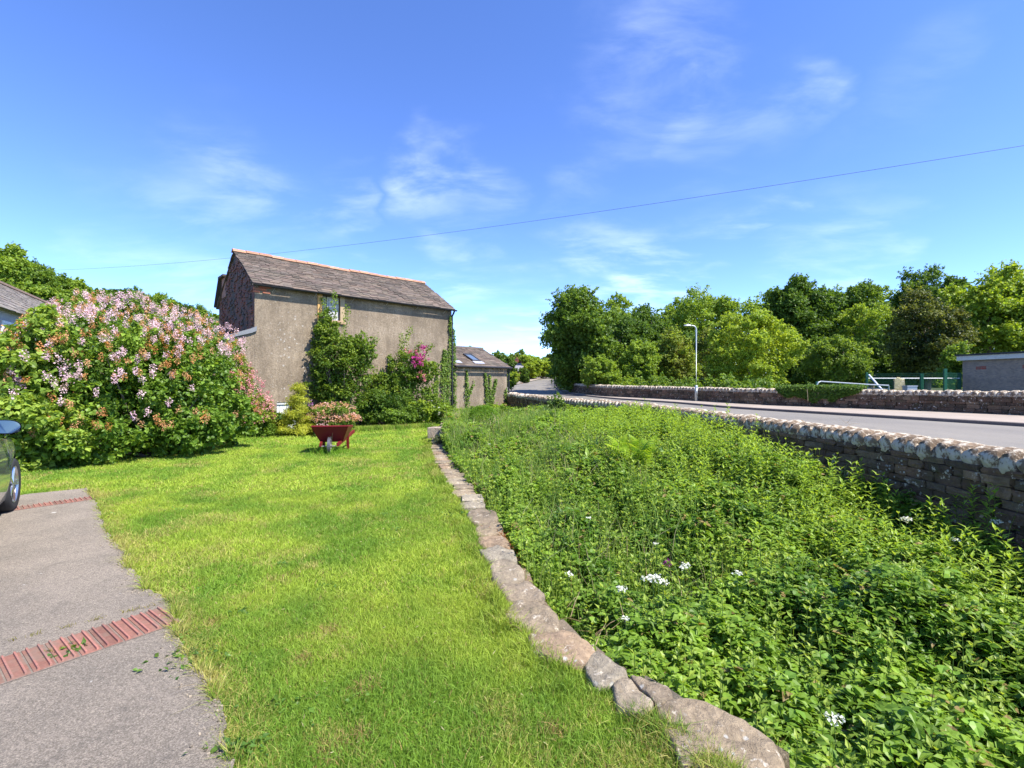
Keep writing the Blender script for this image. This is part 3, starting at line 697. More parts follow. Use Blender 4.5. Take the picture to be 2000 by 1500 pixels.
vm = N(nt, 'ShaderNodeVectorMath', operation='MULTIPLY_ADD'); nt.links.new(wnz.outputs['Color'], vm.inputs[0]); vm.inputs[1].default_value = (0.09,) * 3; nt.links.new(cb.outputs[0], vm.inputs[2]); nt.links.new(vm.outputs[0], bk.inputs['Vector'])
n1 = noise_node(nt, 1.3, 5, 0.7); n2 = noise_node(nt, 20, 6, 0.7)
c = mix(nt, ramp(nt, n1, [(0.46, (0, 0, 0)), (0.58, (1, 1, 1))]), bk.outputs['Color'], (0.085, 0.075, 0.068))
c = mix(nt, 0.8, c, ramp(nt, n2, [(0.3, (0.5, 0.5, 0.5)), (0.7, (1.5, 1.5, 1.5))]), 'MULTIPLY')
nt.links.new(c, b.inputs['Base Color']); b.inputs['Roughness'].default_value = 0.95; bump(nt, b, mix(nt, 0.5, bk.outputs['Fac'], n2), 0.8, 0.04); M_RUBBLE = m
m, nt, b = new_mat('roof_slate')
n1 = noise_node(nt, 16, 7, 0.7); n2 = noise_node(nt, 1.2, 5, 0.65); n3 = noise_node(nt, 30, 4, 0.7)
c = mix(nt, 0.7, attr(nt), ramp(nt, n1, [(0.3, (0.6, 0.6, 0.6)), (0.7, (1.35, 1.35, 1.35))]), 'MULTIPLY')
c = mix(nt, 0.7, c, ramp(nt, n2, [(0.3, (0.75, 0.76, 0.72)), (0.7, (1.2, 1.18, 1.18))]), 'MULTIPLY')
c = mix(nt, ramp(nt, n3, [(0.66, (0, 0, 0)), (0.74, (0.55, 0.55, 0.55))]), c, (0.38, 0.37, 0.33))
nt.links.new(c, b.inputs['Base Color']); b.inputs['Roughness'].default_value = 0.8; bump(nt, b, n1, 0.6, 0.02); M_SLATE = m
m, nt, b = new_mat('ridge_terracotta')
n1 = noise_node(nt, 12, 6, 0.7); n2 = noise_node(nt, 25, 5, 0.7)
c = mix(nt, 0.7, attr(nt), ramp(nt, n1, [(0.3, (0.6, 0.6, 0.6)), (0.7, (1.35, 1.35, 1.35))]), 'MULTIPLY')
c = mix(nt, ramp(nt, n2, [(0.46, (0, 0, 0)), (0.60, (0.8, 0.8, 0.8))]), c, (0.30, 0.20, 0.13))
nt.links.new(c, b.inputs['Base Color']); b.inputs['Roughness'].default_value = 0.9; bump(nt, b, n1, 0.5, 0.02); M_RIDGE = m

def slates(a, u0, u1, v0, v1, origin, ux, vx, nx, rows, base, lenm=0.45, seed=1, sag=None):
    """rows of slates on a slope: u along the eave, v up the slope"""
    rr = random.Random(seed); ux = np.array(ux); vx = np.array(vx); nx = np.array(nx); origin = np.array(origin)
    v = v0; hs_ = []; tot = 0
    for i in range(rows): hs_.append(1.25 - 0.6 * i / rows); tot += hs_[-1]
    hs_ = [h * (v1 - v0) / tot for h in hs_]
    for i, h in enumerate(hs_):
        u = u0 - rr.uniform(0, 0.2)
        while u < u1:
            wd = rr.uniform(0.22, 0.42) * (1.15 - 0.35 * i / rows); a0 = max(u, u0 + rr.uniform(-.015, .015)); a1 = min(u + wd, u1 + rr.uniform(-.02, .02)); u += wd
            if a1 - a0 < 0.05: continue
            lo = v - rr.uniform(0.0, 0.022); hi = v + h * 1.35; lf = 0.030 + rr.uniform(-.005, .012); e = rr.uniform(-.006, .006)
            g_ = 0.006
            V = [origin + ux * (a0 + g_) + vx * lo + nx * 0.008, origin + ux * (a1 - g_) + vx * lo + nx * 0.008, origin + ux * (a1 - g_) + vx * hi + nx * -0.004, origin + ux * (a0 + g_) + vx * hi + nx * -0.004,
                 origin + ux * (a0 + g_) + vx * (lo) + nx * (lf + e), origin + ux * (a1 - g_) + vx * (lo) + nx * (lf - e), origin + ux * (a1 - g_) + vx * hi + nx * 0.014, origin + ux * (a0 + g_) + vx * hi + nx * 0.014]
            if sag is not None: V = [p + np.array((0, 0, sag((a0 + a1) / 2, v))) for p in V]
            col = np.array(base) * rr.uniform(0.62, 1.35) * np.array((rr.uniform(.95, 1.08), 1, rr.uniform(.93, 1.05)))
            a.add(V, [(0, 3, 2, 1), (4, 5, 6, 7), (0, 1, 5, 4), (1, 2, 6, 5), (2, 3, 7, 6), (3, 0, 4, 7)], col)
        v += h
SLATE = (0.110, 0.085, 0.066)
def extrude_poly(a, prof, lo, hi, axis, col):
    """profile of (t, z) pairs extruded between lo and hi along the local x axis; local y = t"""
    n = len(prof); V = [(lo, t_, z) for t_, z in prof] + [(hi, t_, z) for t_, z in prof]
    Q = [(i, (i + 1) % n, n + (i + 1) % n, n + i) for i in range(n)]
    off = a.n; a.add(V, Q, col)
    # fan caps (convex profiles)
    for k in range(1, n - 1): a.T.append(np.array([(off, off + k + 1, off + k), (off + n, off + n + k, off + n + k + 1)]))

barn = thing('barn', 'tall rendered stone barn with a slate roof and a boarded upper window, behind the lawn', 'barn', BC, BANG)
EZ, RZt, HW = 5.07, 6.54, 2.35
# front wall: grid with an opening for the window; local x = s, y = t (away), z
a = Acc(); win = (2.27, 2.95, 3.98, 4.90); hat = (0.70, 1.38, 0.0, 0.96)
def wall_grid(a, xs_, zs_, holes, y, colf):
    for i in range(len(xs_) - 1):
        for j in range(len(zs_) - 1):
            xm, zm = (xs_[i] + xs_[i + 1]) / 2, (zs_[j] + zs_[j + 1]) / 2
            if any(h[0] < xm < h[1] and h[2] < zm < h[3] for h in holes): continue
            V = [(xs_[i], y, zs_[j]), (xs_[i + 1], y, zs_[j]), (xs_[i + 1], y, zs_[j + 1]), (xs_[i], y, zs_[j + 1])]
            a.add(V, [(0, 1, 2, 3)], np.array([colf(v) for v in V]))
xs_ = sorted(set(list(np.round(np.linspace(0, BL, 24), 3)) + [win[0], win[1], hat[0], hat[1]])); zs_ = sorted(set(list(np.round(np.linspace(0, EZ - 0.02, 14), 3)) + [win[2], win[3], hat[3]]))
def lich(v):
    q = math.exp(-((v[0] - 1.35) / 0.75) ** 2) * (1 if v[2] < 3.6 else math.exp(-((v[2] - 3.6) / 0.5) ** 2)); return (q, q, q)
wall_grid(a, xs_, zs_, [win, hat], 0.0, lich)
for hx in (win, hat):                        # reveals
    x0, x1, z0, z1 = hx; D = 0.16
    a.add([(x0, 0, z0), (x0, D, z0), (x0, D, z1), (x0, 0, z1)], [(0, 1, 2, 3)], (0, 0, 0)); a.add([(x1, 0, z0), (x1, 0, z1), (x1, D, z1), (x1, D, z0)], [(0, 1, 2, 3)], (0, 0, 0))
    a.add([(x0, 0, z1), (x0, D, z1), (x1, D, z1), (x1, 0, z1)], [(0, 1, 2, 3)], (0, 0, 0)); a.add([(x0, 0, z0), (x1, 0, z0), (x1, D, z0), (x0, D, z0)], [(0, 1, 2, 3)], (0, 0, 0))
# right gable and back
a.add([(BL, 0, 0), (BL, 4.7, 0), (BL, 4.7, EZ - 0.35), (BL, 0, EZ - 0.02)], [(0, 1, 2, 3)], (0, 0, 0)); a.add([(BL, 0, EZ - 0.02), (BL, 4.7, EZ - 0.35), (BL, HW, RZt - 0.08)], [(0, 1, 2)], (0, 0, 0))
a.add([(0, 4.7, 0), (BL, 4.7, 0), (BL, 4.7, EZ - 0.35), (0, 4.7, EZ - 0.35)], [(0, 3, 2, 1)], (0, 0, 0))
a.build('front_wall', M_RENDER, barn)
# left gable: rough brick and rubble
a = Acc(); gp = [(0, 0), (0, EZ - 0.02), (HW, RZt - 0.08), (3.3, 5.93), (4.2, 5.78), (4.85, 4.78), (4.85, 0)]
V = [(-0.004, t_, z) for t_, z in gp] + [(-0.004, 2.3, 3.0)]
T = [(i, i + 1, len(gp)) for i in range(len(gp) - 1)] + [(len(gp) - 1, 0, len(gp))]
a.add(V, T, (0.5, 0.5, 0.5))
rr = random.Random(4)
for k in range(420):                         # projecting stones and bricks
    t_ = rr.uniform(0.12, 4.6); z = rr.uniform(3.2, 6.3)
    top = 5.05 + (t_ / HW) * 1.4 if t_ < HW else 6.45 - (t_ - HW) * 0.68
    if z > top - 0.1: continue
    brick = rr.random() < 0.55
    rock(a, (-0.02, t_, z), (rr.uniform(.03, .07), rr.uniform(0.14, 0.22) if brick else rr.uniform(.12, .26), 0.070 if brick else rr.uniform(.07, .13)), None, (0.5, 0.5, 0.5), ROCKS_S)
a.build('gable_wall', M_RUBBLE, barn, smooth=False)
# broken corner showing red brick beside the eave
a = Acc()
for k in range(14):
    rock(a, (rr.uniform(0.02, 0.42), -0.005, 4.72 + (k % 4) * 0.085 + rr.uniform(-.01, .01)), (0.20, 0.05, 0.072), None, (0.36, 0.12, 0.07), ROCKS_S)
a.build('exposed_brick', M_PAVER, barn)
# roof
th = math.atan2(RZt - EZ, HW); vx = (0, math.cos(th), math.sin(th)); nx = (0, -math.sin(th), math.cos(th)); sl = math.hypot(HW, RZt - EZ)
sagf = lambda u, v: -0.05 * math.sin(math.pi * np.clip(u / BL, 0, 1)) * 0.8 + 0.012 * math.sin(u * 3.1 + v * 2)
a = Acc(); slates(a, -0.10, BL + 0.06, -0.22, sl, (0, 0, EZ), (1, 0, 0), vx, nx, 21, SLATE, seed=2, sag=sagf)
rof = thing_roof = a.build('roof', M_SLATE, barn)
a = Acc(); th2 = math.atan2(RZt - EZ + 0.35, 4.95 - HW)
a.add([(-0.1, 0 - 0.18, EZ - 0.13), (BL + 0.06, -0.18, EZ - 0.13), (BL + 0.06, HW, RZt - 0.045), (-0.1, HW, RZt - 0.045)], [(0, 1, 2, 3)], np.array(SLATE) * 0.5)
box_acc(a, (-0.12, -0.02, EZ - 0.16), (-0.06, 0.02, EZ - 0.02), (0.1, 0.08, 0.07))
slates(a, -0.10, BL + 0.06, 0, math.hypot(HW + 0.25, 1.82) , (0, 4.95, EZ - 0.42), (1, 0, 0), (0, -math.cos(th2), math.sin(th2)), (0, math.sin(th2), math.cos(th2)), 12, SLATE, seed=6)
a.build('rear_slope', M_SLATE, barn)
# small stepped piece of the rear outshut roof against the gable
a = Acc(); box_acc(a, (-0.16, 3.55, 5.78), (0.5, 4.32, 5.86), np.array(SLATE) * 0.5)
V = [(-0.16, 4.25, 5.80), (0.5, 4.25, 5.80), (0.5, 4.98, 4.72), (-0.16, 4.98, 4.72), (-0.16, 4.25, 5.86), (0.5, 4.25, 5.86), (0.5, 5.02, 4.78), (-0.16, 5.02, 4.78)]
a.add(V, [(0, 3, 2, 1), (4, 5, 6, 7), (0, 1, 5, 4), (2, 3, 7, 6), (3, 0, 4, 7)], np.array(SLATE) * 0.5)
box_acc(a, (-0.05, 3.6, 5.0), (0.4, 4.2, 5.78), (0.30, 0.16, 0.11))
a.build('outshut_roof', M_SLATE, barn)
a = Acc(); x = -0.12
while x < BL + 0.05:
    ln = 0.45; g = 0.006; jz = float(sagf(x, sl)) + rr.uniform(-.006, .006); prof = [(-0.17, -0.10), (-0.10, -0.035), (-0.05, 0.01), (0, 0.03), (0.05, 0.01), (0.10, -0.035), (0.17, -0.10), (0, -0.06)]
    col = np.array((0.36, 0.17, 0.10)) * rr.uniform(0.75, 1.25)
    V = [(x + g, HW + p[0], RZt + 0.06 + p[1] + jz) for p in prof] + [(min(x + ln, BL + 0.08) - g, HW + p[0], RZt + 0.06 + p[1] + jz) for p in prof]; n = 8
    off = a.n; a.add(V, [(i, (i + 1) % n, n + (i + 1) % n, n + i) for i in range(n)], col)
    for k in range(0, 7): a.T.append(np.array([(off + 7, off + k, off + k + 1), (off + n + 7, off + n + k + 1, off + n + k)])) if k < 6 else None
    x += ln
a.build('ridge_tiles', M_RIDGE, barn)
# gutter, brackets, downpipe
a = Acc(); prof = arc((0, 0, 0), 0.055, math.pi, 2 * math.pi, 7, (0, 1, 0), (0, 0, 1))
gy, gz = -0.245, EZ - 0.155
V = []; 
for xx in (-0.12, BL + 0.10):
    for p in prof: V.append((xx, gy + p[1], gz + p[2] + (0.0 if xx < 0 else 0)))
    for p in reversed(prof): V.append((xx, gy + p[1] * 0.86, gz + p[2] * 0.86 + 0.004))
n = 14; a.add(V, [(i, (i + 1) % n, n + (i + 1) % n, n + i) for i in range(n)], (0.02, 0.02, 0.022))
gut = a.build('gutter', M_PLASTIC, barn)
for q in range(6):
    a = Acc(); xx = 0.55 + q * 1.42
    tube(a, [(xx, -0.19, gz - 0.10), (xx, -0.02, gz - 0.18)], 0.008, 5, (0.45, 0.45, 0.45)); tube(a, [(xx, -0.245, gz - 0.07), (xx, -0.19, gz - 0.10)], 0.008, 5, (0.45, 0.45, 0.45)); a.build('gutter_bracket', M_METAL, gut)
a = Acc(); tube(a, [(BL - 0.02, gy, gz - 0.04), (BL - 0.02, -0.16, gz - 0.16), (BL - 0.02, -0.07, gz - 0.26), (BL - 0.02, -0.07, 0.1)], 0.04, 8, (0.02, 0.02, 0.022))
for z in (0.9, 2.6, 4.3): tube(a, [(BL - 0.02, -0.07, z), (BL - 0.02, -0.07, z + 0.06)], 0.052, 8, (0.02, 0.02, 0.022))
a.build('downpipe', M_PLASTIC, barn)
# window with sandstone surround and boarded shutters
wd = bpy.data.objects.new('window', None); C.objects.link(wd); wd.parent = barn; wd.location = (win[0], 0, win[2])
ww, wh = win[1] - win[0], win[3] - win[2]
a = Acc(); box_acc(a, (-0.17, -0.035, 0.0), (0, 0.05, wh), (0.52, 0.30, 0.11)); a.build('jamb', M_SAND2 if 'M_SAND2' in globals() else M_PAINT, wd)
a = Acc(); box_acc(a, (ww, -0.035, 0.0), (ww + 0.17, 0.05, wh), (0.36, 0.27, 0.16)); a.build('jamb', M_PAINT, wd)
a = Acc(); box_acc(a, (-0.20, -0.038, wh), (ww + 0.20, 0.05, wh + 0.12), (0.27, 0.20, 0.13)); a.build('lintel', M_PAINT, wd)
a = Acc(); box_acc(a, (-0.20, -0.06, -0.12), (ww + 0.20, 0.05, 0), (0.36, 0.24, 0.14)); a.build('sill', M_PAINT, wd)
a = Acc(); nb = 5
for k in range(nb):
    x0 = k * ww / nb; box_acc(a, (x0 + 0.006, 0.10 + rr.uniform(0, .008), 0.01), (x0 + ww / nb - 0.006, 0.13, wh - 0.02), np.array((0.55, 0.54, 0.55)) * rr.uniform(0.85, 1.12))
box_acc(a, (0, 0.128, 0), (ww, 0.15, wh), (0.02, 0.02, 0.02)); a.build('shutter_boards', M_WOOD, wd)
a = Acc(); box_acc(a, (ww / 2 - 0.16, 0.080, 0), (ww / 2 - 0.13, 0.098, wh - 0.02), (0.03, 0.03, 0.03)); box_acc(a, (0, 0.06, wh - 0.05), (ww, 0.098, wh - 0.003), (0.10, 0.09, 0.08)); a.build('shutter_frame', M_WOOD, wd)
# low white hatch
hd = bpy.data.objects.new('hatch', None); C.objects.link(hd); hd.parent = barn; hd.location = (hat[0], 0, 0)
a = Acc()
for k in range(6):
    x0 = k * 0.113; box_acc(a, (x0 + 0.004, 0.06, 0.0), (x0 + 0.109, 0.09, 0.92), np.array((0.56, 0.57, 0.58)) * rr.uniform(.92, 1.05))
box_acc(a, (0, 0.088, 0), (0.68, 0.12, 0.96), (0.03, 0.03, 0.03)); a.build('hatch_boards', M_PAINT, hd)
a = Acc(); box_acc(a, (0.0, 0.02, 0.885), (0.68, 0.057, 0.955), (0.50, 0.50, 0.50)); a.build('hatch_frame', M_PAINT, hd)
# lean-to on the left with its verge flashing
a = Acc(); LL = 4.0; z0_, z1_ = 3.33, 1.95
a.add([(-LL, 0.0, 0), (-0.003, 0.0, 0), (-0.003, 0.0, z0_), (-LL, 0.0, z1_)], [(0, 1, 2, 3)], (0, 0, 0)); a.add([(-LL, 0, 0), (-LL, 0, z1_), (-LL, 4.6, z1_), (-LL, 4.6, 0)], [(0, 1, 2, 3)], (0, 0, 0))
a.add([(-LL, 4.6, 0), (-LL, 4.6, z1_), (0, 4.6, z0_), (0, 4.6, 0)], [(0, 1, 2, 3)], (0, 0, 0)); a.build('leanto_wall', M_RENDER, barn)
a = Acc(); lt = math.atan2(z0_ - z1_, LL); slates(a, 0, 4.7, 0.0, math.hypot(LL, z0_ - z1_) - 0.02, (-LL, -0.05, z1_ + 0.01), (0, 1, 0), (math.cos(lt), 0, math.sin(lt)), (-math.sin(lt), 0, math.cos(lt)), 14, SLATE, seed=9)
a.build('leanto_roof', M_SLATE, barn)
a = Acc(); V = []
for q in np.linspace(0, 1, 9):
    xx = -1.05 + q * 1.10; zz = z0_ + 0.06 + (xx) * math.tan(lt) + (0.03 * (q > 0.9)); hgt = 0.055 + 0.05 * q
    V += [(xx, -0.075, zz - hgt * 0.5), (xx, -0.08, zz + hgt), (xx, 0.12, zz + hgt + 0.01)]
a.add(V, [(i * 3 + j, (i + 1) * 3 + j, (i + 1) * 3 + j + 1, i * 3 + j + 1) for i in range(8) for j in range(2)], (0.24, 0.235, 0.23)); a.build('lead_flashing', M_METAL, barn)

# ------------------------------------------------------------------ annex
A0 = BC + BU * (BL + 0.06) + BN * 0.02
annex = thing('outbuilding', 'low rendered outbuilding with two roof windows, beyond the right end of the barn', 'outbuilding', A0, BANG)
AL, AE, AR, AH = 3.40, 2.47, 3.46, 2.1
a = Acc(); a.add([(0, 0, 0), (AL, 0, 0), (AL, 0, AE), (0, 0, AE)], [(0, 1, 2, 3)], (0.25, 0.25, 0.25)); a.add([(AL, 0, 0), (AL, 2 * AH, 0), (AL, 2 * AH, AE), (AL, 0, AE)], [(0, 1, 2, 3)], (0, 0, 0)); a.add([(AL, 0, AE), (AL, 2 * AH, AE), (AL, AH, AR)], [(0, 1, 2)], (0, 0, 0))
a.add([(0, 0, 0), (0, 0, AE), (0, 2 * AH, AE), (0, 2 * AH, 0)], [(0, 1, 2, 3)], (0, 0, 0)); a.add([(0, 2 * AH, 0), (0, 2 * AH, AE), (AL, 2 * AH, AE), (AL, 2 * AH, 0)], [(0, 1, 2, 3)], (0, 0, 0)); a.build('wall', M_RENDER2 if 'M_RENDER2' in globals() else M_RENDER, annex)
th = math.atan2(AR - AE, AH); sl = math.hypot(AH, AR - AE); vx = (0, math.cos(th), math.sin(th)); nx = (0, -math.sin(th), math.cos(th))
a = Acc(); slates(a, 0.0, AL + 0.10, -0.18, sl, (0, 0, AE + 0.03), (1, 0, 0), vx, nx, 14, np.array(SLATE) * 0.95, seed=12)
slates(a, 0.0, AL + 0.10, -0.18, sl, (0, 2 * AH, AE + 0.03), (1, 0, 0), (0, -vx[1], vx[2]), (0, -nx[1], nx[2]), 10, np.array(SLATE) * 0.95, seed=13)
box_acc(a, (0, AH - 0.1, AR + 0.0), (AL + 0.12, AH + 0.1, AR + 0.085), (0.15, 0.12, 0.11)); roof2 = a.build('roof', M_SLATE, annex)
M_GLASSD = simple_mat('roof_glass', (0.10, 0.14, 0.20), 0.08, 0.0, 0.9)
for u in (0.05, 1.42):
    rw = bpy.data.objects.new('roof_window', None); C.objects.link(rw); rw.parent = annex; rw.location = (u, 0, AE + 0.03)
    def rp(uu, vv, nn): return (uu, vx[1] * vv + nx[1] * nn, vx[2] * vv + nx[2] * nn)
    def rbox(a, u0, u1, v0, v1, n0, n1, col):
        V = [rp(u0, v0, n0), rp(u1, v0, n0), rp(u1, v1, n0), rp(u0, v1, n0), rp(u0, v0, n1), rp(u1, v0, n1), rp(u1, v1, n1), rp(u0, v1, n1)]
        a.add(V, [(0, 3, 2, 1), (4, 5, 6, 7), (0, 1, 5, 4), (1, 2, 6, 5), (2, 3, 7, 6), (3, 0, 4, 7)], col)
    a = Acc(); rbox(a, 0, .05, .35, 1.2, 0.03, .10, (0.05, 0.05, 0.055)); rbox(a, .45, .5, .35, 1.2, 0.03, .10, (0.05, 0.05, 0.055)); rbox(a, .05, .45, 1.13, 1.2, 0.03, .10, (0.05, 0.05, 0.055)); rbox(a, .05, .45, .35, .42, 0.03, .10, (0.05, 0.05, 0.055)); a.build('frame', M_PLASTIC, rw)
    a = Acc(); rbox(a, .05, .45, .42, 1.13, 0.05, .075, (0.1, 0.14, 0.2)); a.build('pane', M_GLASSD, rw)
    a = Acc(); rbox(a, -0.04, .56, .08, .345, 0.035, .06, (0.55, 0.56, 0.60)); a.build('lead_apron', M_METAL, rw)
a = Acc(); tube(a, [(-0.0, -0.24, AE - 0.07), (AL + 0.1, -0.24, AE - 0.07)], 0.05, 8, (0.02, 0.02, 0.022)); a.build('gutter', M_PLASTIC, annex)
a = Acc(); tube(a, [(AL + 0.03, -0.20, AE - 0.10), (AL + 0.03, -0.07, AE - 0.25), (AL + 0.03, -0.07, 0.1)], 0.04, 8, (0.02, 0.02, 0.022)); a.build('downpipe', M_PLASTIC, annex)
#---NEXT---

# ------------------------------------------------------------------ plants: builders
def leaves(acc, Pt, up, size, col, tmpl=LEAF_V, spread=1.0, out=None, outw=0.6):
    """leaves at points Pt; normals lean to `up`, tips point sideways and outwards"""
    n = len(Pt); nrm = norm(RNG.normal(size=(n, 3)) * spread + np.array((0, 0, up)) + (0 if out is None else out * outw))
    d = RNG.normal(size=(n, 3)); d = d + (0 if out is None else out * 0.8); d[:, 2] -= 0.25
    d = norm(d - nrm * (d * nrm).sum(1, keepdims=True))
    S = np.asarray(size)[:, None] * np.stack([U(0.8, 1.2, n), np.ones(n), np.ones(n)], 1)
    scatter(acc, tmpl, LEAF_F, frames(d, nrm), Pt, S, col)
def cols(n, a, b, var=0.25):
    t = RNG.random(n)[:, None]; c = np.array(a) * (1 - t) + np.array(b) * t
    return c * (1 + RNG.uniform(-var, var, n)[:, None])
def crown_lobes(c, r, k, rr_, flat=0.8, low=-0.75):
    d = randdir(k * 3); d = d[d[:, 2] > low][:k]
    rad = RNG.uniform(0.55, 0.92, len(d)) ** 0.6
    ctr = np.array(c) + d * np.array(r) * rad[:, None] * (1 - rr_ * 0.6)
    lr = np.array(r).mean() * rr_ * RNG.uniform(0.45, 1.4, len(d))
    return ctr, lr
def crown(acc, c, r, n, size, ca, cb, k=26, rr_=0.34, up=0.9, jit=0.22, inner=0.18, flat=0.62, tmpl=KITE_V, low=-0.75, var=0.22):
    ctr, lr = crown_lobes(c, r, k, rr_, low=low)
    w_ = lr ** 2; idx = RNG.choice(len(ctr), n, p=w_ / w_.sum()); d = randdir(n, 0.45)
    rad = 1 - np.abs(RNG.normal(size=n)) * jit
    an_ = RNG.uniform(0.75, 1.3, (len(ctr), 3))
    Pt = ctr[idx] + d * (lr[idx] * rad)[:, None] * np.array((1.1, 1.1, flat)) * an_[idx]
    ns = max(8, n // 55); si = RNG.choice(len(ctr), ns, p=w_ / w_.sum()); sdir = norm(randdir(ns, 0.5) + norm(ctr[si] - np.array(c)) * 0.9 + np.array((0, 0, 0.25)))
    s0 = ctr[si] + sdir * (lr[si] * 0.6)[:, None] * np.array((1.1, 1.1, flat)); sl_ = lr[si] * RNG.uniform(0.5, 1.15, ns)
    ms = int(n * 0.42); j = RNG.integers(0, ns, ms); u_ = RNG.random(ms) ** 0.8
    Pt[:ms] = s0[j] + sdir[j] * (sl_[j] * u_)[:, None] + RNG.normal(size=(ms, 3)) * (lr[si][j] * 0.13 * (1.15 - u_))[:, None]
    lt = RNG.random(len(ctr)); cc = np.array(ca)[None] * (1 - lt[idx, None]) + np.array(cb)[None] * lt[idx, None]
    cc = cc * (1 + RNG.uniform(-var, var, n)[:, None])
    leaves(acc, Pt, up, size * RNG.uniform(0.6, 1.3, n), cc, tmpl, 0.75, d, 0.7)
    m_ = int(n * inner)                       # leaves within the crown
    d = randdir(m_); Pt = np.array(c) + d * np.array(r) * (RNG.random(m_)[:, None] ** 0.5) * 0.8
    leaves(acc, Pt, 0.4, size * 1.3 * RNG.uniform(0.7, 1.2, m_), cols(m_, np.array(ca) * 0.9, ca), tmpl, 1.0)
    return ctr, lr
def trunk_limbs(acc, base, top, r0, ends, col=(0.16, 0.13, 0.10), seed=0):
    base = np.array(base, float); top = np.array(top, float); rr = random.Random(seed)
    n = 7; pts = [base + (top - base) * i / (n - 1) + np.array((rr.uniform(-.1, .1), rr.uniform(-.1, .1), 0)) * (i > 0) * r0 * 4 for i in range(n)]
    tube(acc, pts, [r0 * (1 - 0.75 * i / (n - 1)) for i in range(n)], 8, col)
    for e in ends:
        i = rr.randrange(2, n - 1); p0 = pts[i]; e = np.array(e); mid = (p0 + e) / 2 + np.array((rr.uniform(-.3, .3), rr.uniform(-.3, .3), 0.15 * np.linalg.norm(e - p0)))
        rr0 = r0 * (1 - 0.75 * i / (n - 1)) * 0.55
        tube(acc, [p0, (p0 + mid) / 2 + 0.02, mid, (mid + e) / 2, e], [rr0, rr0 * .8, rr0 * .6, rr0 * .4, rr0 * .15], 5, col)
def tree(label, px, ytop, ybot, hw, Y, ca, cb, n=9000, size=0.42, k=26, rr_=0.34, name='tree', trunk=True, sub=None, zb=None, jit=0.22, inner=0.18, flat=0.62, up=0.9, group=None, tmpl=KITE_V, depth=None, cat='tree', var=0.22, tcol=(0.16, 0.13, 0.10), low=-0.75):
    top = at(px, ytop, Y); X = top.x; hwm = hw / F * Y; zt = top.z; zc0 = EYE + (750 - ybot) / F * Y
    gz = float(ground_z(X, Y)) if zb is None else zb
    cz = (zt + zc0) / 2; rz = max((zt - zc0) / 2, 0.5)
    t = thing(name, label, cat, (X, Y, gz), 0, group)
    c = (0, 0, cz - gz); r = (hwm, (depth or hwm * 0.85), rz)
    a = Acc(); ctr, lr = crown(a, c, r, int(n * 2.2), size * 0.64, ca, cb, int(k * 1.7), rr_ * 0.76, up * 0.8, jit * 1.25, inner * 0.8, flat, tmpl, low, var)
    if sub:
        for (sx, sz, sw, sh) in sub: crown(a, (sx, RNG.uniform(-.5, .5), sz), (sw, sw, sh), int(n * 0.12), size, ca, cb, 6, 0.5, up, jit, 0.1, flat, tmpl)
    a.build('crown', M_LEAF, t)
    a = Acc(); ends = [ctr[i] for i in RNG.choice(len(ctr), min(len(ctr), 9), replace=False)]
    trunk_limbs(a, (0, 0, -0.1), (RNG.uniform(-.3, .3), 0, cz - gz + rz * 0.45), max(0.06, 0.028 * (zt - gz)), ends, tcol, int(px))
    a.build('trunk', M_BARK, t)
    return t
G_DARK = (0.080, 0.148, 0.022); G_DEEP = (0.125, 0.215, 0.028); G_MID = (0.19, 0.295, 0.036); G_LIGHT = (0.27, 0.375, 0.048); G_YEL = (0.34, 0.43, 0.042); G_OLIVE = (0.20, 0.22, 0.045)
GT = 'trees in the wood beyond the road'
# --- wood on the right
tree('big dark sycamore leaning over the far end of the road wall', 1138, 556, 775, 70, 46, G_DARK, G_MID, 24000, 0.36, 44, 0.27, 'sycamore_tree', group=GT, jit=0.16, depth=4.2, low=-1, inner=0.3)
tree('thin half bare ash showing its twigs right of the big dark sycamore', 1206, 566, 690, 28, 62, G_MID, G_LIGHT, 2200, 0.32, 16, 0.26, 'ash_tree', group=GT, inner=0.05)
tree('narrow dark tree standing between the half bare ash and the pale wide ash', 1268, 584, 740, 40, 55, G_DARK, G_DEEP, 9000, 0.36, 26, 0.30, group=GT)
tree('wide pale green ash with a broad domed top behind the street lamp', 1372, 562, 730, 82, 62, G_MID, G_LIGHT, 17000, 0.38, 46, 0.24, 'ash_tree', group=GT, jit=0.3, var=0.35)
tree('light green young tree at the wall, left of the street lamp', 1252, 664, 770, 42, 42, G_MID, G_LIGHT, 8000, 0.26, 24, 0.30, group=GT, jit=0.28)
tree('bushy light green sapling in front of the big dark sycamore trunk', 1172, 692, 772, 36, 41, G_MID, G_LIGHT, 7000, 0.24, 22, 0.32, group=GT, jit=0.28)
tree('olive green tree with bare pale twigs just left of the lamp post', 1318, 640, 770, 46, 46, G_OLIVE, G_LIGHT, 8000, 0.27, 28, 0.28, group=GT, jit=0.35, var=0.35)
tree('olive green willow with pale bare twigs just right of the lamp post', 1392, 632, 770, 34, 48, G_OLIVE, G_MID, 5000, 0.27, 22, 0.28, 'willow_tree', group=GT, jit=0.35, inner=0.08)
tree('bright yellow green hawthorn in layered tiers behind the road wall', 1468, 598, 775, 100, 38, G_YEL, G_LIGHT, 22000, 0.24, 64, 0.20, 'hawthorn_tree', group=GT, jit=0.18, flat=0.36, depth=3.0, low=-1, var=0.3)
tree('large round dark horse chestnut rising above the yellow green hawthorn', 1558, 540, 720, 82, 58, G_DARK, G_DEEP, 20000, 0.42, 54, 0.24, 'chestnut_tree', group=GT, jit=0.16, inner=0.3)
tree('small dark crown on the skyline right of the large chestnut', 1686, 548, 650, 42, 74, G_DARK, G_MID, 6500, 0.42, 22, 0.34, group=GT)
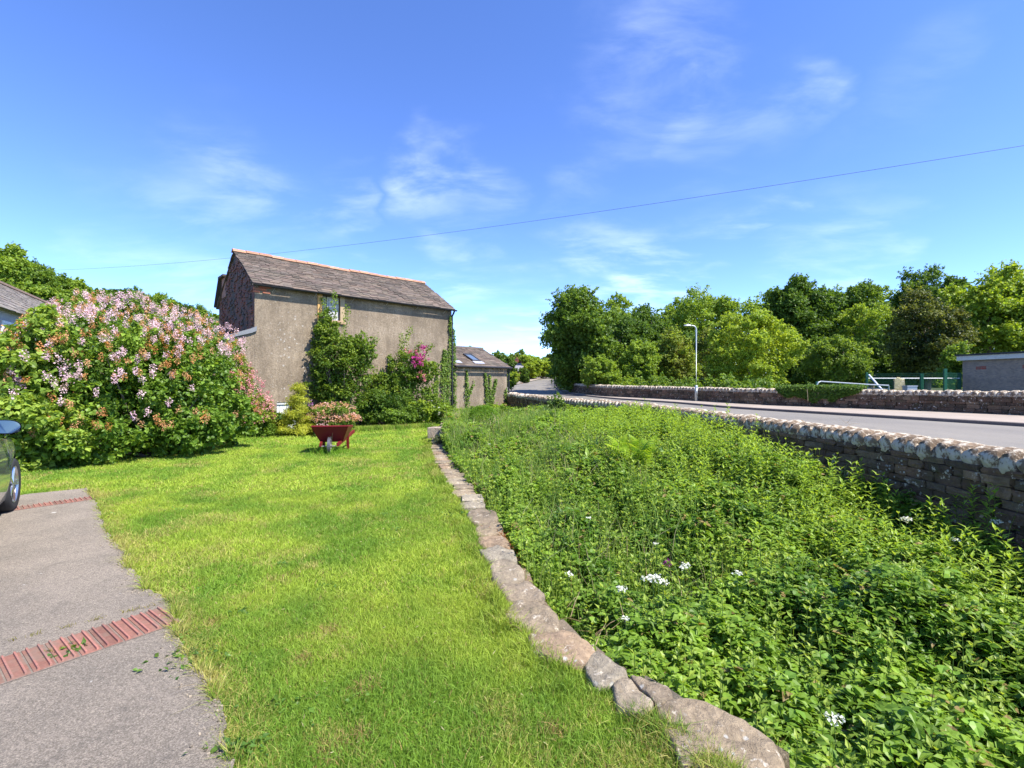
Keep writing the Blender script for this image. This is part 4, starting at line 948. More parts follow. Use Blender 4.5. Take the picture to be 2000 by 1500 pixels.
tree('feathery mid green birch between the chestnut and the ivy clad tree', 1700, 585, 740, 66, 52, G_MID, G_YEL, 13000, 0.28, 44, 0.24, 'birch_tree', group=GT, jit=0.38, var=0.3)
tree('low dark green thicket tree behind the white handrail', 1640, 650, 775, 62, 40, G_DARK, G_LIGHT, 10000, 0.24, 32, 0.28, group=GT, jit=0.3)
tree('dark tree top standing highest behind the ivy clad tree', 1802, 522, 650, 50, 66, G_DARK, G_DEEP, 8000, 0.40, 24, 0.32, group=GT)
tree('brownish ivy clad tree leaning above the green mesh fence', 1812, 556, 758, 66, 40, (0.05, 0.075, 0.02), G_OLIVE, 16000, 0.27, 44, 0.26, 'ivy_clad_tree', group=GT, jit=0.2, depth=3.0, low=-1, var=0.35)
tree('leafy bush at the foot of the green mesh fence, left of the flat roofed building', 1868, 660, 775, 26, 29, G_DEEP, G_LIGHT, 4500, 0.17, 18, 0.34, group=GT)
tree('tall yellow green lime with large leaves at the right edge, behind the flat roof', 1935, 519, 720, 88, 44, G_MID, G_YEL, 16000, 0.38, 46, 0.26, 'lime_tree', group=GT, jit=0.32, var=0.35)
tree('small dark top between the highest tree and the lime at the right edge', 1862, 532, 620, 26, 60, G_DARK, G_DEEP, 3500, 0.36, 16, 0.36, group=GT)
tree('tall yellow green tree half outside the right edge of the picture', 2060, 516, 740, 80, 42, G_MID, G_YEL, 9000, 0.40, 36, 0.28, 'lime_tree', group=GT, jit=0.32, var=0.3)
tree('dark undergrown tree deep in the wood behind the green mesh fence', 1745, 640, 775, 70, 46, G_DARK, G_DEEP, 10000, 0.30, 30, 0.3, group=GT)
tree('dark tree in the gap behind the young light green tree', 1225, 610, 770, 60, 52, G_DARK, G_DEEP, 9000, 0.34, 30, 0.3, group=GT, low=-1)
tree('dark tree low in the wood behind the street lamp', 1340, 650, 775, 70, 54, G_DARK, G_DEEP, 9000, 0.34, 30, 0.3, group=GT, low=-1)
tree('dark tree showing between hawthorn and chestnut low down', 1585, 660, 775, 70, 50, G_DARK, G_DEEP, 9000, 0.34, 30, 0.3, group=GT, low=-1)
tree('dark tree behind the flat roofed building, under the lime', 1960, 650, 775, 110, 52, G_DARK, G_DEEP, 12000, 0.34, 34, 0.3, group=GT, low=-1)
# bare twigs
for px, y0, y1, Y, lab in ((1206, 690, 572, 60.5, 'bare branching stems of the half bare ash'), (1305, 755, 655, 45, None), (1390, 700, 628, 46.0, None)):
    pass
# --- far end of the road
GC = 'trees where the road climbs away'
tree('bright green leafy tree left of the climbing road', 1036, 690, 742, 26, 88, G_LIGHT, G_YEL, 8000, 0.48, 26, 0.3, group=GC)
tree('bright green round bush tree nearest the climbing road', 1062, 702, 742, 24, 92, G_LIGHT, G_YEL, 6000, 0.45, 22, 0.3, group=GC)
tree('brown tinted tree at the crest of the road', 1072, 692, 735, 20, 118, (0.11, 0.09, 0.035), G_OLIVE, 4000, 0.55, 18, 0.34, group=GC)
tree('dark green wood edge tree above the outbuilding roof', 978, 684, 735, 30, 112, G_DARK, G_MID, 6000, 0.6, 24, 0.3, group=GC)
tree('olive tree on the skyline right of the outbuilding roof', 1012, 692, 735, 28, 122, G_OLIVE, G_DEEP, 5000, 0.6, 20, 0.32, group=GC)
tree('thin tufted tree standing alone on the far skyline', 1018, 684, 706, 13, 125, G_DEEP, G_MID, 700, 0.5, 8, 0.4, group=GC, inner=0.02)
tree('dark trees closing the view at the crest of the road', 1095, 694, 745, 34, 128, G_DARK, G_OLIVE, 5000, 0.6, 20, 0.34, group=GC)
tree('small tree tip peeping over the ridge of the outbuilding', 916, 672, 720, 13, 70, G_DEEP, G_MID, 1600, 0.36, 10, 0.4, group=GC)
tree('dark narrow shrub beside the red brick house', 1024, 716, 752, 8, 72, G_DARK, G_DEEP, 2000, 0.34, 12, 0.4, group=GC, cat='shrub', name='shrub')
tree('yellow green shrub between outbuilding and red brick house', 998, 722, 765, 10, 50, G_MID, G_YEL, 2500, 0.24, 14, 0.4, group=GC, cat='shrub', name='shrub')
tree('dark conifer shrub touching the outbuilding corner', 996, 700, 745, 12, 60, G_DARK, G_DEEP, 2500, 0.28, 14, 0.4, group=GC, cat='shrub', name='shrub')
# --- wooded hillside on the left
GL = 'trees on the wooded hillside at the left'
LT = [(8, 480, 40, 52, G_MID, G_LIGHT, 'tall light green tree cut by the left edge of the picture'), (55, 512, 42, 60, G_DARK, G_MID, 'dark green tree above the slate roof of the left house'),
      (98, 526, 36, 64, G_DEEP, G_MID, 'mid green tree on the hillside right of the dark one'), (138, 540, 34, 66, G_MID, G_LIGHT, 'pale tree above the top of the lilac'),
      (60, 548, 50, 50, G_DEEP, G_LIGHT, 'light green bush tree directly behind the left house roof'), (175, 552, 34, 70, G_DEEP, G_MID, 'green tree on the hillside behind the highest lilac flowers'),
      (222, 554, 28, 74, G_DARK, G_DEEP, 'dark round tree just above the lilac'), (262, 562, 34, 80, G_DEEP, G_MID, 'green skyline tree left of the middle of the lilac'), (308, 571, 34, 86, G_LIGHT, G_MID, 'bright green skyline tree above the lilac'),
      (348, 580, 30, 90, G_DARK, G_MID, 'dark domed skyline tree above the lilac, left of the barn'), (402, 598, 30, 84, G_DEEP, G_LIGHT, 'green domed tree touching the barn gable'), (-50, 490, 60, 56, G_DEEP, G_MID, 'tree at the far left, mostly outside the picture'), (120, 575, 60, 58, G_DEEP, G_LIGHT, 'light bush below the hillside trees, behind the left house'),]
for px, yt, hw, Y, ca, cb, lab in LT:
    tree(lab, px, yt, yt + 95, hw * 1.25, Y, ca, cb, 6500, 0.42, 28, 0.3, group=GL, low=-1)
# dense woodland floor and far wood as stuff
a = Acc()
def mass(cx_, cy_, cz_, rx, ry, rz, n, size, ca, cb, k=30): crown(a, (cx_, cy_, cz_), (rx, ry, rz), n, size, ca, cb, k, 0.25, 0.9, 0.3, 0.2, 0.6, low=-0.4)
for i, px in enumerate(range(-60, 470, 55)):
    Y = 95 + (i % 3) * 8; p = at(px, np.interp(px, [0, 150, 450], [560, 590, 625]), Y); mass(p.x, Y, p.z - 4, 7, 5, 5, 2200, 0.6, G_DARK, G_MID)
for i, px in enumerate(range(900, 1140, 30)):
    Y = 150; p = at(px, 700, Y); mass(p.x, Y, p.z - 4, 6, 5, 5, 1500, 0.8, G_DARK, G_MID)
for i, px in enumerate(range(1200, 2150, 60)):
    Y = 78; p = at(px, 598 - (px > 1480) * 20 - (px > 1650) * 12 + 12 * math.sin(px), Y); mass(p.x, Y, p.z - 5.5, 4.5, 4, 6.5, 3800, 0.42, (G_DARK, G_DEEP, G_MID)[i % 3], (G_MID, G_LIGHT)[i % 2])
for i, px in enumerate(range(1150, 2200, 34)):
    Y = 70; p = at(px, 700, Y); mass(p.x, Y, p.z - 3.5, 4.0, 3, 5.5, 1300, 0.5, G_DARK, G_DEEP)
set_props(a.build('woodland', M_LEAF), kind='stuff')
a = Acc()                                     # scrub behind the far wall and along the climbing road
for i in range(46):
    y = 22 + i * 0.9; x = float(farx(min(y, 47))) + RNG.uniform(0.9, 2.5) + 0.05 * (y - 20); 
    if y < 27.5: continue
    crown(a, (x, y, float(roadz(y)) + 0.6), (1.3, 1.1, RNG.uniform(0.7, 1.3)), 900, 0.17, G_DARK if i % 2 else G_DEEP, G_LIGHT if i % 3 == 0 else G_MID, 12, 0.4)
for i in range(34):
    y = 49 + i * 2.4; x = float(kerbx(y)) + 1.9; crown(a, (x, y, float(roadz(y)) + 1.2), (1.6, 1.6, 1.9), 800, 0.3, G_DARK, G_DEEP, 10, 0.4)
for i in range(30):
    y = 60 + i * 2.2; x = float(roadl(y)) - 3.0; crown(a, (x, y, float(roadz(y)) + 0.5), (1.2, 1.4, RNG.uniform(.7, 1.1)), 500, 0.28, G_MID, (0.2, 0.17, 0.04) if i % 3 == 0 else G_YEL, 8, 0.4)
set_props(a.build('scrub', M_LEAF), kind='stuff')

# ------------------------------------------------------------------ shrubs
def shrub(name, label, base, parts, n, size, ca, cb, stem=True, flowers=None, group=None, tmpl=BROAD_V, cat='shrub', up=0.8, jit=0.25, rr_=0.3, k=22, flat=0.75, inner=0.25, var=0.25, stems=6, scol=(0.17, 0.13, 0.10), low=-0.95, outstems=0):
    """parts: (dx, dy, z, rx, ry, rz, weight) ellipsoids of foliage round the base"""
    t = thing(name, label, cat, base, 0, group); a = Acc(); tot = sum(p[6] for p in parts); ends = []; allc = []
    for p in parts:
        ctr, lr = crown(a, p[:3], p[3:6], int(n * p[6] / tot), size, ca, cb, k, rr_, up, jit, inner, flat, tmpl, low, var); ends += [ctr[i] for i in RNG.choice(len(ctr), 3)]; allc.append((ctr, lr, p))
    if stem:
        b_ = Acc()
        for i, e in enumerate(ends[:max(stems, 3)]):
            p0 = np.array((RNG.uniform(-.15, .15), RNG.uniform(-.1, .1), -0.05)); m_ = (p0 + e) / 2 + RNG.normal(size=3) * 0.06
            tube(b_, [p0, (p0 + m_) / 2, m_, (m_ + e) / 2, e], [0.035, 0.03, 0.022, 0.015, 0.006], 5, scol)
        b_.build('stems', M_BARK, t)
    for (p0, p1, ln) in (outstems or []):     # long arching shoots with leaves
        p0 = np.array(p0); p1 = np.array(p1); tt = np.linspace(0, 1, 26)[:, None]; mid = (p0 + p1) / 2 + np.array((0, 0, 0.18 * np.linalg.norm(p1 - p0)))
        pts = (1 - tt) ** 2 * p0 + 2 * tt * (1 - tt) * mid + tt ** 2 * p1
        q = np.repeat(pts, ln, 0); q = q + RNG.normal(size=q.shape) * 0.06
        leaves(a, q, 0.5, size * RNG.uniform(.7, 1.2, len(q)), cols(len(q), ca, cb), tmpl, 1.0)
    a.build('foliage', M_LEAF, t)
    if flowers:
        for (fname, pts, pn, pr, psize, fa, fb) in flowers:
            f = Acc(); pts = np.asarray(pts); nn = len(pts) * pn; idx = np.repeat(np.arange(len(pts)), pn)
            d = randdir(nn); q = pts[idx] + d * np.array(pr) * (RNG.random(nn)[:, None] ** 0.4)
            tt = RNG.random(len(pts))[:, None]; fc = np.array(fa) * (1 - tt) + np.array(fb) * tt; fc = fc[idx] * RNG.uniform(0.75, 1.2, (nn, 1))
            if len(pts) <= 18:
                for gi in range(len(pts)):
                    mk = idx == gi; f = Acc(); leaves(f, q[mk], 0.3, psize * RNG.uniform(.7, 1.3, mk.sum()), fc[mk], BROAD_V, 1.0, d[mk], 1.2); f.build('flower', M_PETAL, t)
                continue
            leaves(f, q, 0.3, psize * RNG.uniform(.7, 1.3, nn), fc, BROAD_V, 1.0, d, 1.2); f.build(fname, M_PETAL, t)
    return t
def surf_points(parts, n, zmin, toward=(0.35, -0.8, 0.5), bias=0.9):
    """points on the outside of the ellipsoids, on the sides that face light and camera"""
    out = []; tot = sum(p[3] * p[5] for p in parts)
    for p in parts:
        m_ = int(n * p[3] * p[5] / tot * 4) + 4; d = norm(RNG.normal(size=(m_, 3)) + np.array(toward) * bias)
        q = np.array(p[:3]) + d * np.array(p[3:6]) * RNG.uniform(0.92, 1.06, (m_, 1)); inside = np.zeros(len(q), bool)
        for o_ in parts:
            if o_ is p: continue
            inside |= (((q - np.array(o_[:3])) / (np.array(o_[3:6]) * 0.88)) ** 2).sum(1) < 1
        q = q[~inside & (q[:, 2] > zmin)]; out.append(q[:int(n * p[3] * p[5] / tot) + 1])
    return np.concatenate(out)
LIL_A = (0.12, 0.22, 0.03); LIL_B = (0.23, 0.35, 0.045); PINK_A = (0.66, 0.44, 0.56); PINK_B = (0.74, 0.55, 0.60); BRN_A = (0.48, 0.20, 0.06); BRN_B = (0.58, 0.33, 0.18)
# the big lilac: base points follow the line where the shrub meets the lawn
base = (-7.9, 10.6, 0)
LP = [(-2.6, -0.9, 1.1, 2.0, 1.5, 1.35, 3), (-0.9, -0.3, 1.5, 1.9, 1.6, 1.75, 4), (0.1, 0.5, 1.55, 1.45, 1.35, 1.45, 3), (-1.6, 0.9, 2.2, 2.0, 1.5, 1.55, 3), (-0.5, 1.4, 2.25, 1.6, 1.3, 1.15, 2), (0.6, 1.2, 0.9, 0.95, 1.0, 0.95, 2), (-1.0, -1.1, 0.6, 1.6, 0.9, 0.75, 2), (0.5, 0.1, 0.6, 1.2, 0.9, 0.7, 2)]
fp = surf_points(LP, 760, 1.55, (0.3, -0.6, 0.7)); 
rxm = RNG.random(len(fp)); rxm = rxm + np.where(fp[:, 2] < 2.5, 0.22, -0.08); mid_ = vnoise(fp[:, 0] * 1.5, fp[:, 2] * 1.5, 3); fp = fp[(fp[:, 2] > 2.3) | (mid_ > 0.45)]; rxm = rxm[:0] if False else RNG.random(len(fp)) + np.where(fp[:, 2] < 2.5, 0.22, -0.06)
pk = fp[(rxm < 0.62)]; bn = fp[(rxm >= 0.62)]
low_ = surf_points(LP, 230, 0.7, (0.3, -0.8, 0.2)); low_ = low_[low_[:, 2] < 1.9]
shrub('lilac_bush', 'huge lilac with pale pink and fading brown flower heads left of the barn', base, LP, 60000, 0.080, LIL_A, LIL_B, flowers=[('flower_heads', np.concatenate([pk, low_[:50]]), 56, (0.062, 0.062, 0.10), 0.025, PINK_A, PINK_B), ('faded_flower_heads', np.concatenate([bn, low_[70:170]]), 40, (0.06, 0.06, 0.095), 0.026, BRN_A, BRN_B)], stems=14, k=70, rr_=0.15, up=0.5, jit=0.6, inner=0.25)
base = (-9.6, 9.0, 0)
LP2 = [(0, 0, 1.3, 1.35, 0.85, 1.35, 3), (-1.8, 0.2, 1.4, 1.4, 1.2, 1.5, 2), (0.2, 0.5, 2.2, 0.9, 0.8, 0.85, 1.2), (0.9, 0.0, 0.7, 0.8, 0.6, 0.75, 1)]
fp = surf_points(LP2, 90, 1.2, (0.3, -0.6, 0.6))
shrub('lilac_bush', 'lighter green lilac with few flowers at the left edge, behind the car', base, LP2, 24000, 0.09, (0.20, 0.31, 0.05), (0.32, 0.42, 0.07), flowers=[('flower_heads', fp[:30], 34, (0.07, 0.07, 0.11), 0.034, PINK_A, PINK_B), ('faded_flower_heads', fp[30:], 30, (0.07, 0.07, 0.11), 0.034, BRN_A, BRN_B)], stems=8, k=40, rr_=0.2)
# pink weigela at the right end of the lilac
p = P(492, 850); p = (p[0] - 0.05, p[1] - 0.3, 0)
WP = [(-0.1, 0, 1.0, 0.8, 0.7, 1.05, 3), (-0.35, 0.1, 1.95, 0.45, 0.4, 0.65, 1.2), (0.35, -0.1, 0.7, 0.55, 0.5, 0.7, 2), (-0.6, -0.3, 0.8, 0.6, 0.5, 0.9, 2)]
fp = surf_points(WP, 230, 0.4, (0.3, -0.5, 0.4))
shrub('weigela_bush', 'arching shrub with rose pink flowers between the lilac and the barn wall', p, WP, 15000, 0.055, (0.16, 0.25, 0.04), (0.32, 0.36, 0.05), flowers=[('flowers', fp, 16, (0.08, 0.08, 0.07), 0.034, (0.62, 0.16, 0.26), (0.74, 0.40, 0.42))], k=24, rr_=0.3)
# tall green shrub against the barn
def wb(px, out, z=0.0):
    v, s_ = W(px, out); return (v.x, v.y, z)
TP = [(0, 0, 2.2, 1.25, 0.65, 1.4, 4.5), (-0.55, 0.1, 3.30, 0.62, 0.45, 0.75, 1.4), (-0.55, 0.1, 3.95, 0.28, 0.25, 0.45, 0.4), (0.6, 0.1, 2.75, 0.8, 0.5, 0.8, 1.7), (0.0, 0, 1.0, 1.0, 0.55, 0.9, 2.2), (-0.75, 0, 1.6, 0.55, 0.45, 0.8, 1)]
shrub('tall_shrub', 'tall glossy green shrub reaching the boarded window of the barn', wb(648, 0.75), TP, 24000, 0.062, (0.09, 0.17, 0.022), (0.24, 0.33, 0.04), jit=0.45, k=50, rr_=0.2, stems=8, outstems=[((-0.2, 0, 3.2), (-0.3, 0.2, 4.95), 9), ((-0.4, 0, 3.6), (-0.75, 0.2, 4.75), 7), ((0.1, 0.1, 3.4), (0.15, 0.3, 4.45), 6), ((0.9, 0.1, 2.6), (1.25, 0.3, 3.3), 6), ((0.6, 0, 2.2), (1.5, 0.1, 2.0), 4)])
RP = [(0.1, 0, 1.05, 1.3, 0.65, 1.0, 4), (0.0, 0.1, 2.15, 0.9, 0.55, 0.95, 2.4), (-0.8, -0.1, 1.2, 0.8, 0.55, 0.9, 2), (0.75, 0.1, 2.05, 0.65, 0.45, 0.65, 1.2)]
bx_ = wb(768, 0.85)
fl = np.array([(0.62 + RNG.normal() * 0.16, -0.35 + RNG.normal() * 0.08, 2.55 + RNG.normal() * 0.18) for _ in range(26)]); fl2 = np.array([(0.80 + RNG.normal() * .1, -.3, 2.98 + RNG.normal() * .08) for _ in range(9)] + [(0.28 + RNG.normal() * .12, -.3, 2.9 + RNG.normal() * .1) for _ in range(7)])
fl3 = np.array([(0.8 + RNG.normal() * .1, -.4, 1.85 + RNG.normal() * .1) for _ in range(8)])
shrub('climbing_rose', 'spreading shrub with magenta and pink blossom against the right half of the barn wall', bx_, RP, 19000, 0.066, (0.10, 0.19, 0.025), (0.26, 0.34, 0.04), k=44, rr_=0.2, jit=0.55, stems=8,
      flowers=[('magenta_blossom', np.concatenate([fl, fl2[:8]]), 14, (0.07, 0.07, 0.06), 0.05, (0.42, 0.04, 0.24), (0.55, 0.08, 0.30)), ('pink_blossom', np.concatenate([fl2[8:], fl3]), 10, (0.06, 0.06, 0.06), 0.045, (0.6, 0.14, 0.22), (0.62, 0.25, 0.28))],
      outstems=[((-0.1, 0, 2.4), (0.25, 0.1, 3.85), 8), ((-0.2, 0, 2.3), (-0.1, 0.1, 3.6), 7), ((0.6, 0, 2.3), (1.1, 0, 3.15), 6), ((0.8, 0, 2.0), (1.55, 0, 2.4), 6), ((0.9, 0, 1.4), (1.75, 0, 1.75), 6), ((0.9, 0, 1.0), (1.5, -0.1, 0.95), 6), ((0.3, 0, 2.4), (0.65, 0, 3.2), 8)])
shrub('dark_shrub', 'low dark green shrub filling the gap between the two tall shrubs at the barn', wb(725, 0.95), [(0, 0, 0.7, 1.3, 0.5, 0.75, 1), (1.0, 0, 0.55, 0.9, 0.5, 0.6, 1)], 10000, 0.06, (0.06, 0.13, 0.02), (0.15, 0.24, 0.03), k=26)
# peach flowered shrub behind the wheelbarrow, hiding under the tall shrub
pp = at(650, 800, 15.2)
PP = [(0, 0, 0.42, 0.85, 0.5, 0.42, 3), (0, 0, 0.72, 0.75, 0.45, 0.30, 1)]
fp = surf_points(PP, 300, 0.45, (0.2, -0.5, 0.8)); fp = fp[fp[:, 2] > 0.45]
shrub('spirea_bush', 'rounded shrub topped with peach and orange blossom behind the red wheelbarrow', (pp.x, 15.2, 0), PP, 9000, 0.05, (0.13, 0.22, 0.04), (0.25, 0.32, 0.05), k=20, flowers=[('blossom', fp, 9, (0.06, 0.06, 0.035), 0.03, (0.62, 0.30, 0.14), (0.66, 0.40, 0.36))])
q = at(600, 780, 15.6)
shrub('aquilegia', 'purple flowered perennial left of the peach blossom shrub', (q.x, 15.6, 0), [(0, 0, 0.45, 0.28, 0.25, 0.5, 1)], 1200, 0.05, (0.07, 0.13, 0.03), (0.12, 0.2, 0.04), k=10, rr_=0.4, flowers=[('flowers', np.array([(RNG.normal() * .16, RNG.normal() * .12, 0.95 + RNG.normal() * .12) for _ in range(16)]), 8, (.022, .022, .022), 0.036, (0.30, 0.12, 0.32), (0.42, 0.2, 0.42))], cat='perennial')
q = at(632, 838, 14.6)
shrub('pink_perennial', 'small clump with a pale pink flower head at the left rim of the wheelbarrow', (q.x - 0.05, 14.6, 0), [(0, 0, 0.2, 0.22, 0.2, 0.2, 1)], 700, 0.05, (0.07, 0.13, 0.03), (0.12, 0.2, 0.04), k=8, rr_=0.4, flowers=[('flowers', np.array([(RNG.normal() * .1, -0.1, 0.36 + RNG.normal() * .05) for _ in range(12)]), 9, (.026, .026, .02), 0.036, (0.68, 0.40, 0.48), (0.7, 0.5, 0.52))], cat='perennial')
# golden conifer: tiers of feathery sprays
def conifer(label, base, H, Rr, ca, cb, n):
    t = thing('golden_conifer', label, 'conifer', base); a = Acc(); b_ = Acc(); tube(b_, [(0, 0, 0), (0, 0, H * 0.98)], [0.03, 0.008], 6, (0.2, 0.14, 0.08))
    tips = []
    for i in range(46):
        u = RNG.random() ** 1.2; z = H * (0.06 + 0.9 * u); L = Rr * (1 - u) ** 0.75 * RNG.uniform(.7, 1.1) + 0.06; an = RNG.uniform(0, 6.28); e = np.array((math.cos(an) * L, math.sin(an) * L, z + L * RNG.uniform(-.15, .25)))
        tube(b_, [(0, 0, z - 0.05), e], [0.008, 0.003], 4, (0.2, 0.14, 0.08)); k = int(n / 46 * (0.4 + L / Rr)); tt = RNG.random(k)[:, None] ** 0.6
        q = np.array((0, 0, z)) * (1 - tt) + e * tt + RNG.normal(size=(k, 3)) * np.array((.07, .07, .045)); tips.append(q)
    q = np.concatenate(tips); leaves(a, q, 0.8, 0.07 * RNG.uniform(.6, 1.3, len(q)), cols(len(q), ca, cb), LANCE_V, 0.8, norm(q * np.array((1, 1, 0)) + 1e-4), 0.8)
    b_.build('stem', M_BARK, t); a.build('foliage', M_LEAF, t)
pp = at(583, 840, 14.9); conifer('small golden yellow conifer with a thin leader in front of the white hatch', (pp.x, 14.9, 0), 1.65, 0.55, (0.30, 0.35, 0.03), (0.44, 0.45, 0.05), 12000)
def simple_bush(name, label, px, Y, w_, h_, ca, cb, n=3500, size=0.06, cat='plant', **k):
    x = (px - 1000) / F * Y; gz = float(ground_z(x, Y)); return shrub(name, label, (x, Y, gz), [(0, 0, h_ * 0.5, w_, w_ * 0.7, h_ * 0.52, 1)], n, size, ca, cb, cat=cat, k=k.pop('k', 16), **k)
simple_bush('fern_clump', 'green fern clump between the weigela and the golden conifer', 545, 15.6, 0.4, 0.7, (0.06, 0.14, 0.02), (0.12, 0.22, 0.03), 2200, 0.07)
simple_bush('leafy_clump', 'low leafy clump in the bed left of the golden conifer', 520, 14.6, 0.4, 0.45, G_DEEP, G_MID, 1800, 0.06)
simple_bush('leafy_clump', 'green clump in the bed right of the golden conifer', 610, 15.8, 0.5, 0.6, G_DEEP, G_LIGHT, 2500, 0.06)
simple_bush('leafy_clump', 'light green leafy plant in the bed right of the blossom shrub', 812, 18.3, 0.7, 1.0, G_MID, G_YEL, 5000, 0.07)
simple_bush('leafy_clump', 'bright green leafy plant near the foot of the barn downpipe', 850, 19.2, 0.65, 1.05, G_MID, G_LIGHT, 5000, 0.07, flowers=[('flowers', RNG.normal(size=(14, 3)) * .25 + np.array((0, -.4, .75)), 6, (.02, .02, .015), .036, (.6, .6, .55), (.7, .7, .6))])
simple_bush('leafy_clump', 'dark green leafy plant tucked below the magenta blossom', 780, 17.6, 0.7, 0.7, G_DEEP, G_MID, 4000, 0.065)
simple_bush('leafy_clump', 'deep green plant against the foot of the barn downpipe', 868, 19.8, 0.4, 0.7, G_DARK, G_MID, 2500, 0.06)
simple_bush('herb_clump', 'grey green bushy herb growing over the end of the garden wall', 862, 12.4, 0.32, 0.55, (0.10, 0.12, 0.06), (0.13, 0.16, 0.06), 2200, 0.05, tmpl=LANCE_V)
simple_bush('catmint_clump', 'grey green catmint with thin stems against the middle of the garden wall', 926, 7.4, 0.18, 0.42, (0.09, 0.12, 0.05), (0.12, 0.15, 0.05), 1800, 0.035, tmpl=LANCE_V)
# clipped two tier topiary beyond the garden wall
x_, y_ = (938 - 1000) / F * 15.0, 15.0; gz = float(ground_z(x_, y_))
t = thing('topiary_bush', 'clipped two tier evergreen with a bright dome above a darker flat hedge', 'topiary', (x_, y_, gz))
a = Acc(); d = randdir(7000, 0.5); q = np.array((0.1, 0, 0.72)) + d * np.array((0.48, 0.42, 0.42)) * RNG.uniform(.9, 1.03, (7000, 1)); q = q[q[:, 2] > 0.62]
leaves(a, q, 0.9, 0.05 * RNG.uniform(.6, 1.3, len(q)), cols(len(q), (0.10, 0.22, 0.015), (0.17, 0.30, 0.02)), LANCE_V, 0.6); a.build('upper_dome', M_LEAF, t)
a = Acc(); n = 6000; an = U(0, 6.283, n); rd = np.sqrt(RNG.random(n)); topm = RNG.random(n) < 0.6
q = np.stack([np.cos(an) * np.where(topm, rd, 1) * 0.66, np.sin(an) * np.where(topm, rd, 1) * 0.5, np.where(topm, 0.52, U(0.15, 0.52, n)) + RNG.normal(size=n) * .015], 1)
leaves(a, q, 0.8, 0.045 * RNG.uniform(.7, 1.3, n), cols(n, (0.09, 0.17, 0.02), (0.15, 0.23, 0.03)), LEAF_V, 0.8); a.build('lower_hedge', M_LEAF, t)
a = Acc(); 
for i in range(12): tube(a, [(RNG.uniform(-.1, .1), 0, -.05), (RNG.uniform(-.45, .45), RNG.uniform(-.35, .3), .5)], [.02, .01], 5, (.14, .11, .09))
a.build('stems', M_BARK, t)
# rounded grey green bushes in the rough ground
simple_bush('elder_sapling', 'young elder sapling standing against the road wall, taller than its coping', 1090, 17.0, 0.35, 1.55, (0.10, 0.17, 0.04), (0.16, 0.24, 0.05), 900, 0.10, cat='sapling', jit=0.5, rr_=0.45)
simple_bush('elder_sapling', 'smaller pale sapling left of the taller one by the road wall', 1068, 16.6, 0.3, 1.1, (0.10, 0.17, 0.05), (0.15, 0.22, 0.05), 700, 0.09, cat='sapling', jit=0.5, rr_=0.45)
simple_bush('grey_bush', 'rounded grey green bush in the middle distance of the rough ground', 1062, 14.0, 0.75, 0.95, (0.075, 0.13, 0.04), (0.13, 0.19, 0.06), 5000, 0.06)
simple_bush('green_bush', 'dense mid green bush behind the topiary, before the dark road wall', 995, 17.5, 0.5, 0.9, G_DEEP, G_LIGHT, 3500, 0.065)
# ivy on walls
def ivy(label, runs, dens, parent_loc, leaf=0.075, ca=(0.08, 0.16, 0.02), cb=(0.19, 0.28, 0.035), out=0.05):
    """runs: lists of (s, z, halfwidth) along the barn front plane"""
    t = thing('ivy', label, 'climbing ivy', parent_loc, BANG, 'ivy climbing the rendered walls'); a = Acc(); b_ = Acc()
    for run in runs:
        run = np.array(run, float); L = np.abs(np.diff(run[:, 1])).sum() + np.abs(np.diff(run[:, 0])).sum(); n = int(dens * L * run[:, 2].mean() * 2)
        u = RNG.random(n) * (len(run) - 1); i = np.minimum(u.astype(int), len(run) - 2); f = u - i
        r_ = run[i] * (1 - f[:, None]) + run[i + 1] * f[:, None]
        q = np.stack([r_[:, 0] + RNG.uniform(-1, 1, n) * r_[:, 2] * (0.7 + 0.5 * RNG.random(n)), -out * RNG.uniform(0.3, 2.2, n), r_[:, 1] + RNG.normal(size=n) * .04], 1)
        nn = norm(np.tile((0.1, -1.0, 0.45), (n, 1)) + RNG.normal(size=(n, 3)) * 0.35); d = RNG.normal(size=(n, 3)) * 0.6 + np.array((0, 0, -0.8)); d = norm(d - nn * (d * nn).sum(1, keepdims=True))
        scatter(a, BROAD_V, LEAF_F, frames(d, nn), q, leaf * RNG.uniform(.6, 1.25, n), cols(n, ca, cb))
        tube(b_, [(p[0], -0.015, p[1]) for p in run], 0.012, 4, (0.12, 0.09, 0.06))
    b_.build('stem', M_BARK, t); a.build('foliage', M_LEAF, t)
ivy('thick ivy column climbing beside the barn downpipe at its right corner', [[(7.92, 0.1, 0.10), (7.95, 2.2, 0.10), (8.02, 4.0, 0.06), (8.03, 4.6, 0.03)], [(8.28, 0.1, 0.10), (8.26, 2.5, 0.10), (8.22, 4.1, 0.03)], [(7.72, 0.1, 0.22), (7.72, 2.0, 0.2), (7.72, 3.1, 0.08)]], 900, BC)
ivy('small ivy spur left of the thick ivy column on the barn', [[(7.2, 0.1, 0.2), (7.25, 1.2, 0.14), (7.32, 2.1, 0.04)]], 700, BC)
def sA(px): return W(px)[1] - BL - 0.06
ivy('ivy in two upright fingers on the left half of the outbuilding wall', [[(sA(912), 0.1, .16), (sA(912), 1.1, .15), (sA(911), 1.6, .07), (sA(911), 2.2, .02)], [(sA(914), 1.0, .06), (sA(925), 1.75, .03)]], 800, A0)
ivy('ivy in three upright fingers on the right half of the outbuilding wall', [[(sA(953), 0.1, .2), (sA(950), 1.2, .10), (sA(947), 2.1, .045)], [(sA(956), 0.5, .08), (sA(956), 2.05, .03)], [(sA(957), 0.4, .2), (sA(963), 1.2, .10), (sA(968), 1.85, .06)]], 800, A0)
ivy('narrow ivy strip at the outbuilding downpipe', [[(sA(987), 0.1, .08), (sA(987), 1.35, .05)]], 900, A0)
